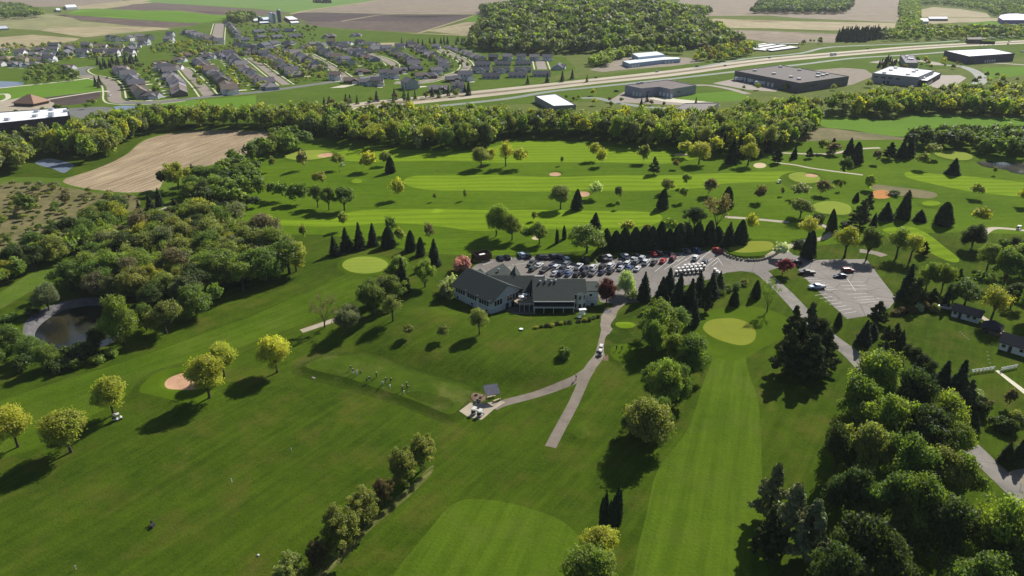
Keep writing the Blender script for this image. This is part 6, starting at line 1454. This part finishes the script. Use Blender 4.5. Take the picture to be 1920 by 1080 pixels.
# porch roof slope carried on, deck floor, posts, rail, screens
cb((13.45, 198.65, 4.66), (13.1, .16, .3), 'fascia', 'trim')
cb((13.45, 201.2, 2.55), (12.8, 5.0, .25), 'porch_floor', 'trim'); cb((13.45, 198.7, 2.6), (13.1, .25, .42), 'beam', 'trim')
cb((13.45, 198.9, 3.75), (12.6, .05, 1.8), 'screen', 'screen')
cb((13.45, 203.6, .2), (12.6, .1, 4.6), 'lower_glazing', 'glass')
for x in (7.15, 10.2, 13.3, 16.5, 19.75): cb((x, 198.65, .05), (.24, .24, 4.9), 'post', 'trim')
for x in (7.15, 10.2, 13.3, 16.5, 19.75): cb((x, 198.75, 3.7), (.14, .14, 1.9), 'screen_post', 'dark')
# bay tower
bx = []
for k in range(8):
    a = R(22.5+45*k); bx.append((22.0+2.0*math.cos(a), 203.7-199+2.0*math.sin(a)))
tint(MB().prism(bx, -1.5, 6.2).build('bay_tower', (M['siding'],), club), (.62, .63, .62))
for z in (4.6, 1.6):
    for k in (4, 5, 6, 7):
        a = R(45*k+22.5-22.5) if False else R(-157.5+45*(k-4)+22.5)
        n = Vector((math.cos(a), math.sin(a), 0)); cc = Vector((22.0, 203.7, 0)) + n*1.85
        pane(cc, (-n.y, n.x, 0), 0, z, .85, 1.5, n)
cb((22.1, 201.55, 5.85), (4.2, .16, .3), 'fascia', 'trim'); cb((20.05, 201.6, 3.6), (.2, 5, 2.6), 'side_wall', 'siding', (.5, .5, .5))
# right end block
wb_ = MB().prism([(23.6, 205.4-199), (28.2, 205.4-199), (28.2, 211-199), (23.6, 211-199)], -2.5, 5.4).build('wall', (M['siding'],), club); tint(wb_, (.60, .61, .60))
rb = MB(); rb.add([(23.4, 6.1, 5.45), (28.6, 6.1, 5.45), (28.6, 12.4, 6.2), (23.4, 12.4, 6.2), (23.4, 6.1, 5.2), (28.6, 6.1, 5.2), (28.6, 12.4, 5.9), (23.4, 12.4, 5.9)], [(0, 1, 2, 3), (0, 4, 5, 1), (1, 5, 6, 2), (3, 7, 4, 0), (7, 6, 5, 4)])
tint(rb.build('roof', (M['shingle'],), club), CR_)
pane((23.6, 205.4, 0), (1, 0, 0), 2.2, 3.9, .9, .8, (0, -1, 0)); pane((23.6, 205.4, 0), (1, 0, 0), 2.9, -.2, .9, 2.0, (0, -1, 0), 'dark', 'door')
cb((25.9, 205.3, 2.2), (4.6, .12, .2), 'band', 'siding', (.7, .7, .7))
cb((26.3, 214.2, .6), (4, 4.5, 1.2), 'loading_dock', 'concrete')
# roof vents
for x, y, z in ((9.2, 206.2, 8.15), (11.0, 206.5, 8.25), (12.9, 206.3, 8.15), (14.3, 206.6, 8.25), (-4.6, 218.2, 7.3)):
    v = MB().tube((x, y-199, z-.6), (x, y-199, z+.45), .22, .22, 8).tube((x, y-199, z+.4), (x, y-199, z+.62), .42, .30, 8, cap=True).build('roof_vent', (M['galv'],), club)
cb((8.9, 209.9, 8.72), (3.0, .3, .08), 'ridge_cap', 'white')
# deck with tables
dk = MB().prism([(1.6, 206.6-199), (7.1, 206.9-199), (7.1, 200.6-199), (2.4, 200.6-199), (.6, 203.2-199)], 2.5, 2.75).build('deck', (M['timber'],), club)
cb((4.8, 200.55, 3.1), (4.7, .08, .1), 'deck_rail', 'trim')
for x in (2.5, 4.0, 5.6, 7.0): cb((x, 200.6, 1.4), (.14, .14, 3.4), 'post', 'trim')
def umbrella_table(x, y, z, label):
    e = empty('patio_table', (x, y, z)); tag(e, label, 'table')
    MB().tube((0, 0, .68), (0, 0, .74), .6, .6, 12, cap=True).build('tabletop', (M['white'],), e); MB().tube((0, 0, 0), (0, 0, 2.3), .04, .03, 5).build('pole', (M['galv'],), e)
    MB().tube((0, 0, 1.95), (0, 0, 2.35), .95, .05, 10).build('umbrella', (M['white'],), e)
umbrella_table(3.0, 202.6, 2.75, 'white umbrella table at the left on the clubhouse deck'); umbrella_table(4.3, 204.2, 2.75, 'white umbrella table farther back on the clubhouse deck')
for k, (x, y) in enumerate([(2.2, 201.6), (3.6, 201.3), (2.6, 203.6)]):
    e = empty('patio_chair', (x, y, 2.75), k); tag(e, 'small pale chair on the clubhouse deck, %s from the left' % ordn([1, 3, 2][k]), 'chair', 'chairs on the deck')
    MB().box((0, 0, .45), (.5, .5, .06)).build('seat', (M['timber'],), e); MB().box((0, .24, .75), (.5, .06, .6)).build('backrest', (M['timber'],), e)
    for a in (-.2, .2):
        for b in (-.2, .2): MB().box((a, b, .2), (.05, .05, .44)).build('leg', (M['galv'],), e)

# dumpster enclosure
p0 = at(893, 494); e = empty('dumpster_enclosure', at_h(903, 484, 0), R(28)); tag(e, 'dark board dumpster enclosure behind the left end of the clubhouse', 'enclosure')
for (cx_, cy_, dx_, dy_) in ((0, -2.2, 6.4, .15), (0, 2.2, 6.4, .15), (-3.2, 0, .15, 4.5), (3.2, 0, .15, 4.5)): MB().box((cx_, cy_, 1.1), (dx_, dy_, 2.4)).build('fence_panel', (M['wood'],), e)
e2 = empty('dumpster', e.location + Vector((.3, 0, 0)), R(28)); tag(e2, 'white lidded dumpster inside the dark enclosure', 'dumpster')
tint(MB().box((0, 0, .8), (2.2, 1.4, 1.5), 0, 0, 1.1).build('bin', (M['paint'],), e2), (.3, .05, .04)); MB().box((0, 0, 1.6), (2.3, 1.5, .1)).build('lid', (M['white'],), e2)

# retaining wall of boulders round the putting green
e = empty('boulder_wall', at(1405, 488)); tag(e, 'low curved wall of grey boulders below the round putting green', 'stone wall')
rp = smooth_poly([tuple(at(x, y)[:2]) for x, y in [(1356, 468), (1359, 478), (1372, 484), (1390, 488), (1412, 489.5), (1432, 487), (1450, 480), (1458, 473)]], False, 8)
rsb = random.Random(4); smesh = []
for s_ in range(4):
    m = MB(); rr = random.Random(s_); n = 7; V = []
    for zz, f in ((-.3, 1), (.35, 1.05), (.75, .75)): V += [(.62*f*rr.uniform(.85, 1.15)*math.cos(6.283*i/n), .5*f*rr.uniform(.85, 1.15)*math.sin(6.283*i/n), zz*rr.uniform(.9, 1.1)) for i in range(n)]
    F = [(a*n+i, a*n+(i+1) % n, (a+1)*n+(i+1) % n, (a+1)*n+i) for a in (0, 1) for i in range(n)] + [[2*n+i for i in range(n)]]
    smesh.append(m.add(V, F).mesh('boulder', (M['stone'],)))
L = 0
for a, b in zip(rp, rp[1:]):
    a, b = Vector(a), Vector(b); sl = (b-a).length; L += sl
    if L >= 1.05:
        L = 0; o = link('boulder', rsb.choice(smesh), e); o.location = Vector((b.x, b.y, H(b.x, b.y))) - e.location; o.rotation_euler = (0, 0, rsb.uniform(0, 6)); o.scale = (rsb.uniform(.8, 1.1),)*3

# round clipped shrubs below the porch
for i, (x, y) in enumerate([(1005, 615), (1016, 613), (1026, 612), (1035, 612), (1044, 609), (1052, 608), (1061, 606), (1068, 606), (1084, 604), (1097, 602), (1105, 601), (1114, 597), (1121, 595)]):
    p = at(x, y); rs_ = np.random.RandomState(i); 
    d_ = dict(kind='S', col='ygeyeygeeyege'[i], pos=p, h=1.35, w=1.9, label='small clipped round shrub, %s from the left in the bed below the porch' % ordn(i+1), group='clipped shrubs below the porch', size=1)
    emit_plant(d_, hrng)

# shelter on the cart pad
p = at(922, 748); e = empty('range_shelter', p, R(18)); tag(e, 'small shelter with a tilted dark roof on the cart pad', 'shelter')
m = MB(); m.add([(-1.9, -1.6, 2.3), (1.9, -1.6, 2.3), (1.9, 1.6, 3.4), (-1.9, 1.6, 3.4), (-1.9, -1.6, 2.2), (1.9, -1.6, 2.2), (1.9, 1.6, 3.25), (-1.9, 1.6, 3.25)], [(0, 1, 2, 3), (7, 6, 5, 4), (0, 4, 5, 1), (1, 5, 6, 2), (2, 6, 7, 3), (3, 7, 4, 0)])
tint(m.build('roof', (M['shingle'],), e), (.10, .10, .13))
for x, y, z in ((-1.7, -1.4, 2.25), (1.7, -1.4, 2.25), (1.7, 1.4, 3.2), (-1.7, 1.4, 3.2)): MB().tube((x, y, -.2), (x, y, z), .08, .08, 6).build('post', (M['timber'],), e)
MB().box((0, .6, .45), (2.4, .5, .1)).build('bench', (M['timber'],), e)
p = at(932, 752); e = empty('wooden_bench', p, R(35)); tag(e, 'pale timber bench right of the shelter on the pad', 'bench')
MB().box((0, 0, .45), (2.2, .5, .08)).build('seat', (M['timber'],), e)
for x in (-.9, .9): MB().box((x, 0, .2), (.1, .45, .45)).build('leg', (M['timber'],), e)
for i, (x, y) in enumerate([(893, 741), (896, 750), (901, 746), (891, 755), (899, 753)]):
    o = link('rock', smesh[i % 4]); p = at(x, y); o.location = p; o.rotation_euler = (0, 0, i); o.scale = (.6, .6, .7); tag(o, 'rock in the mulch bed by the shelter, %s from the left' % ordn([2, 3, 5, 1, 4][i]), 'rock', 'rocks in the mulch bed')

# white garden swing near the bay tower
p = at(1092, 592); e = empty('garden_swing', p, R(10)); tag(e, 'white garden swing frame on the grass below the bay tower', 'garden swing')
for x in (-.9, .9):
    for y in (-.7, .7): MB().tube((x, y, 0), (x, y*.4, 2.2), .07, .06, 5).build('post', (M['white'],), e)
MB().box((0, 0, 2.25), (2.3, 1.3, .1)).build('canopy', (M['white'],), e); MB().box((0, 0, .6), (1.6, .55, .08)).box((0, .3, .95), (1.6, .08, .6)).build('seat', (M['white'],), e)
p = at(1086, 596); e = empty('garden_table', p); tag(e, 'low white table left of the garden swing', 'table'); MB().tube((0, 0, .5), (0, 0, .58), .8, .8, 10, cap=True).build('tabletop', (M['white'],), e); MB().tube((0, 0, 0), (0, 0, .5), .15, .1, 6).build('pedestal', (M['white'],), e)
p = at(977, 619); e = empty('fire_pit', p); tag(e, 'small round white-rimmed fire pit on the lawn below the patio', 'fire pit'); MB().tube((0, 0, -.1), (0, 0, .45), .55, .6, 12).build('bowl', (M['dark'],), e); MB().tube((0, 0, .45), (0, 0, .5), .65, .6, 12, cap=True).build('rim', (M['white'],), e)

# cottages at the right
def cottage(px, py, deg, L, W, he, hr, label, wc=(.62, .62, .60), rc=(.05, .05, .056), hip=False):
    p = at(px, py); e = empty('cottage', p, R(deg)); tag(e, label, 'cottage')
    gable_parts(e, L, W, -.5, he, hr, M['siding'], M['shingle'], wc, rc, .5, hip=hip)
    opening(e, 'door', M['dark'], -L*.2, -W/2-.05, 1.0, .9, 2.0)
    for x in (-.38, .1, .32): opening(e, 'window', M['glass'], L*x, -W/2-.05, 1.5, .9, .9)
    return e
cottage(1811, 596, -43, 7.6, 4.0, 2.6, 4.0, 'white cottage with a dark gabled roof in tree shade, farthest of three'); cottage(1858, 622, -40, 4.6, 4.0, 2.3, 3.9, 'small dark roofed shed between the two white cottages', (.12, .09, .07), (.045, .04, .05), True)
cottage(1909, 658, -43, 9, 5.5, 2.8, 4.6, 'white cottage with a wide carport gable at the right edge', (.66, .66, .64))
def rail_fence(a, b, label):
    A, B = at(*a), at(*b); d = B-A; L = d.length; e = empty('white_fence', A, math.atan2(d.y, d.x)); tag(e, label, 'fence', 'white fences at the walk')
    n = 6
    for i in range(n+1): MB().box((L*i/n, 0, .6), (.16, .16, 1.3)).build('post', (M['white'],), e)
    for z in (.45, .8, 1.1): MB().box((L/2, 0, z), (L, .06, .14)).build('rail', (M['white'],), e)
rail_fence((1821, 700), (1863, 694), 'white rail fence left of the white walk'); rail_fence((1876, 696), (1906, 690), 'white rail fence right of the white walk')
for i, (x, y) in enumerate([(1800, 622), (1804, 626), (1808, 630), (1812, 633), (1816, 636), (1851, 660), (1853, 667), (1854, 674), (1856, 681), (1858, 688)]):
    o = link('stepping_stone', smesh[i % 4]); p = at(x, y); o.location = p - Vector((0, 0, .12)); o.scale = (.5, .5, .25); o.active_material = M['stone']
    tag(o, 'pale stepping stone, %s from the top of the lawn path' % ordn(i+1), 'stepping stone', 'stepping stones on the cottage lawn')
# range markers and yardage boards
for i, (x, y, c, lab) in enumerate([(435, 904, 'white', 'thin white range marker at the middle of the driving range'), (143, 1068, 'white', 'thin white range marker at the bottom left of the range'), (547, 847, 'white', 'thin white range marker above the hedgerow'), (286, 988, 'dark', 'small black target box in the lower left of the range'), (484, 1042, 'white', 'round pale marker ball near the bottom of the range')]):
    p = at(x, y); e = empty('range_marker', p, .5*i); tag(e, lab, 'range marker')
    if i == 3: MB().box((0, 0, .3), (.9, .6, .6)).build('box', (M['dark'],), e); MB().box((.7, .5, .5), (.3, .3, 1.0)).build('stake', (M['dark'],), e)
    elif i == 4: MB().tube((0, 0, 0), (0, 0, .2), .2, .26, 10).tube((0, 0, .2), (0, 0, .32), .26, .1, 10, cap=True).build('ball', (M['trim'],), e)
    else: MB().box((0, 0, .5), (.09, .09, 1.1)).build('stake', (M[c],), e); MB().box((0, 0, .9), (.26, .05, .3)).build('board', (M[c],), e)
p = at(588, 709); e = empty('yardage_slab', p, R(-30)); tag(e, 'small pale stone slab at the left foot of the tee bank', 'slab'); MB().box((0, 0, .08), (1.1, .6, .2)).build('slab', (M['stone'],), e)

# fountain in the right pond
p = at(1880, 309); o = MB()
rs_ = random.Random(8); V = []; 
for k in range(900):
    a = rs_.uniform(0, 6.283); r_ = abs(rs_.gauss(0, 1.6)); z = max(0, 1.5*(1-(r_/4)**1.5))*rs_.uniform(.1, 1)
    c = Vector((r_*1.9*math.cos(a), r_*1.2*math.sin(a), z)); s_ = .12
    o.add([c+Vector((-s_, 0, -s_)), c+Vector((s_, 0, -s_)), c+Vector((0, s_, s_))], [(0, 1, 2)])
o = o.build('fountain_spray', (M['white'],)); o.location = p; tag(o, 'white fountain spray in the upper right pond', kind='stuff')

# ---------------------------------------------------------------- people
def body(pose, shirt, trousers, cap):
    """one continuous skinned figure; pose: 'swing', 'stand' or 'walk'"""
    J = {'pelvis': (0, 0, .95), 'waist': (0, 0, 1.1), 'chest': (.02, 0, 1.33), 'neck': (.04, 0, 1.50), 'head': (.06, 0, 1.66), 'top': (.06, 0, 1.76),
         'hl': (0, .1, .92), 'kl': (.04, .14, .5), 'fl': (0, .16, .08), 'tl': (.16, .17, .04), 'hr': (0, -.1, .92), 'kr': (.04, -.14, .5), 'fr': (0, -.16, .08), 'tr': (.16, -.17, .04),
         'sl': (.02, .2, 1.43), 'el': (.0, .25, 1.14), 'wl': (.08, .24, .9), 'sr': (.02, -.2, 1.43), 'er': (.0, -.25, 1.14), 'wr': (.08, -.24, .9)}
    if pose == 'swing':
        for k, s_ in (('waist', .08), ('chest', .2), ('neck', .3), ('head', .38), ('top', .42), ('sl', .2), ('sr', .2)): J[k] = (J[k][0]+s_, J[k][1], J[k][2]-s_*.22)
        J['el'] = (.42, .14, 1.1); J['wl'] = (.52, .04, .84); J['er'] = (.42, -.16, 1.1); J['wr'] = (.52, -.03, .82)
        J['fl'] = (0, .26, .08); J['tl'] = (.16, .3, .04); J['kl'] = (.06, .2, .5); J['fr'] = (0, -.26, .08); J['tr'] = (.16, -.3, .04); J['kr'] = (.06, -.2, .5)
    if pose == 'finish':
        J['el'] = (.25, .3, 1.5); J['wl'] = (.1, .36, 1.72); J['er'] = (.3, .05, 1.45); J['wr'] = (.14, .3, 1.70)
    if pose == 'walk':
        J['kl'] = (.2, .12, .52); J['fl'] = (.28, .12, .08); J['tl'] = (.44, .12, .06); J['kr'] = (-.06, -.12, .5); J['fr'] = (-.28, -.12, .1); J['tr'] = (-.14, -.12, .04)
    names = list(J); idx = {n: i for i, n in enumerate(names)}
    E = [('pelvis', 'waist'), ('waist', 'chest'), ('chest', 'neck'), ('neck', 'head'), ('head', 'top'), ('pelvis', 'hl'), ('hl', 'kl'), ('kl', 'fl'), ('fl', 'tl'), ('pelvis', 'hr'), ('hr', 'kr'), ('kr', 'fr'), ('fr', 'tr'),
         ('chest', 'sl'), ('sl', 'el'), ('el', 'wl'), ('chest', 'sr'), ('sr', 'er'), ('er', 'wr')]
    rad = dict(pelvis=.15, waist=.14, chest=.165, neck=.06, head=.105, top=.08, hl=.11, kl=.07, fl=.05, tl=.035, hr=.11, kr=.07, fr=.05, tr=.035, sl=.07, el=.05, wl=.04, sr=.07, er=.05, wr=.04)
    me = bpy.data.meshes.new('body'); me.from_pydata([J[n] for n in names], [(idx[a], idx[b]) for a, b in E], [])
    ob = bpy.data.objects.new('body_skin', me); COL.objects.link(ob)
    md = ob.modifiers.new('s', 'SKIN'); sk = me.skin_vertices[0].data
    for n in names: sk[idx[n]].radius = (rad[n], rad[n]*(.8 if n in ('chest', 'waist', 'pelvis') else 1))
    sk[0].use_root = True
    ob.modifiers.new('u', 'SUBSURF').levels = 1
    dg = bpy.context.evaluated_depsgraph_get(); m2 = bpy.data.meshes.new_from_object(ob.evaluated_get(dg)); bpy.data.objects.remove(ob)
    m2.materials.clear()
    for mt in (shirt, trousers, M['skin'], cap, M['dark']): m2.materials.append(mt)
    nz = J['neck'][2]
    for p_ in m2.polygons:
        c = p_.center; z = c.z
        arm = abs(c.y) > .215 and z < 1.25 and z > .8 and pose in ('stand', 'walk')
        if z > nz+.2 and c.x < J['head'][0]+.06 or z > J['top'][2]-.02: i = 3
        elif z > nz: i = 2
        elif z < .11: i = 4
        elif z < .97 and not arm and not (pose == 'swing' and c.x > .3): i = 1
        elif arm and z < 1.12 or (pose == 'swing' and c.x > .4 and z < 1.0): i = 2
        else: i = 0
        p_.material_index = i; p_.use_smooth = True
    return m2
def cloth(n, c): return plain('cloth_'+n, c, .9, .1)
CL = {k: cloth(k, v) for k, v in dict(white=(.7, .7, .7), black=(.015, .015, .018), navy=(.02, .03, .08), grey=(.2, .2, .21), khaki=(.35, .28, .18), red=(.35, .05, .04), blue=(.08, .15, .35)).items()}
PM = {}
def person(px, py, pose, sh, tr, deg, label, group='golfers on the practice tee', cap='white'):
    key = (pose, sh, tr, cap)
    if key not in PM: PM[key] = body(pose, CL[sh], CL[tr], CL[cap])
    p = at(px, py); e = empty('person', p, R(deg)); tag(e, label, 'person', group); link('body', PM[key], e)
    m = MB(); hx = {'swing': .2, 'stand': .06, 'walk': .06, 'finish': .06}[pose]
    link('cap_brim', MB().box((.06+(.36 if pose == 'swing' else 0)+.12, 0, 1.70-(.08 if pose == 'swing' else 0)), (.16, .16, .03)).mesh('cap_brim', (CL[cap],)), e)
    if pose in ('swing', 'finish'):
        c = MB()
        if pose == 'swing': c.tube((.52, 0, .86), (.95, -.05, .04), .018, .012, 4).box((.97, -.05, .05), (.1, .05, .06))
        else: c.tube((.12, .33, 1.70), (-.45, -.2, 1.35), .018, .012, 4).box((-.47, -.2, 1.33), (.08, .05, .08))
        o = c.build('golf_club', (M['galv'],)); o.location = p; o.rotation_euler = (0, 0, R(deg)); tag(o, 'golf club of the '+label.split(',')[0], 'golf club')
for x, y, pose, s_, t_, dg_, lb in [(657.5, 694, 'swing', 'black', 'grey', -60, 'golfer in a white cap bending over, far left of the practice tee'), (662.5, 701, 'stand', 'navy', 'white', -70, 'standing golfer in white trousers, second from the left on the tee'),
        (669.5, 704, 'finish', 'white', 'white', -50, 'golfer all in white finishing a swing, third from the left'), (693, 716, 'stand', 'black', 'khaki', -90, 'golfer in a black shirt standing alone on the tee'),
        (706, 708, 'walk', 'black', 'black', 40, 'golfer all in black walking behind the tee line'), (717.5, 723, 'swing', 'white', 'khaki', -70, 'golfer in a white shirt swinging near the middle of the tee'),
        (724, 718, 'stand', 'black', 'grey', -80, 'dark dressed golfer between two swinging golfers'), (733, 717, 'swing', 'black', 'black', -60, 'golfer all in black swinging beside a white ball bucket'),
        (754.5, 732, 'finish', 'khaki', 'navy', -70, 'golfer in a khaki shirt finishing a swing, right of the tee'), (762.5, 727, 'walk', 'black', 'black', 30, 'dark dressed golfer standing behind the rightmost pair'),
        (764.5, 731, 'swing', 'red', 'navy', -60, 'golfer in a red shirt bending at the right end')]:
    person(x, y, pose, s_, t_, dg_, lb)
person(1155.5, 657, 'stand', 'black', 'navy', -60, 'left golfer of the pair on the small tee by the path', 'golfers by the path', 'black'); person(1165, 657, 'swing', 'navy', 'black', -60, 'right golfer of the pair on the small tee by the path', 'golfers by the path', 'black')
person(1080, 713, 'walk', 'black', 'grey', 200, 'person in dark clothes walking up the cart path', None, 'black'); person(637, 323, 'stand', 'navy', 'black', 0, 'golfer beside the white cart on the far rough', None, 'black')
# practice bags and ball buckets
for i, (x, y) in enumerate([(731, 727), (757, 738), (688, 714), (676, 700)]):
    p = at(x, y); e = empty('golf_bag', p, i); tag(e, 'golf bag standing on the practice tee, %s from the left' % ordn([3, 4, 2, 1][i]), 'golf bag', 'golf bags on the tee')
    MB().tube((0, 0, 0), (.12, 0, .85), .13, .16, 8, cap=True).build('bag', (M['white'] if i < 2 else M['dark'],), e); MB().tube((.05, .1, .6), (-.2, .3, 0), .015, .015, 3).tube((.05, -.1, .6), (-.2, -.3, 0), .015, .015, 3).build('stand', (M['dark'],), e)
# ---------------------------------------------------------------- air
hz = MB().box((0, 7500, 50.2), (30000, 16400, 112)).mesh('haze', ())
hzm = bpy.data.materials.new('haze_air'); hzm.use_nodes = True; nt_ = hzm.node_tree; nt_.nodes.clear()
ho = nt_.nodes.new('ShaderNodeOutputMaterial'); hv = nt_.nodes.new('ShaderNodeVolumePrincipled')
hv.inputs['Color'].default_value = (.86, .92, 1.0, 1); hv.inputs['Density'].default_value = 0.00005; hv.inputs['Anisotropy'].default_value = 0.0
nt_.links.new(hv.outputs[0], ho.inputs[1]); hz.materials.append(hzm)
tag(link('haze', hz), 'thin pale summer haze over the far fields', kind='stuff')
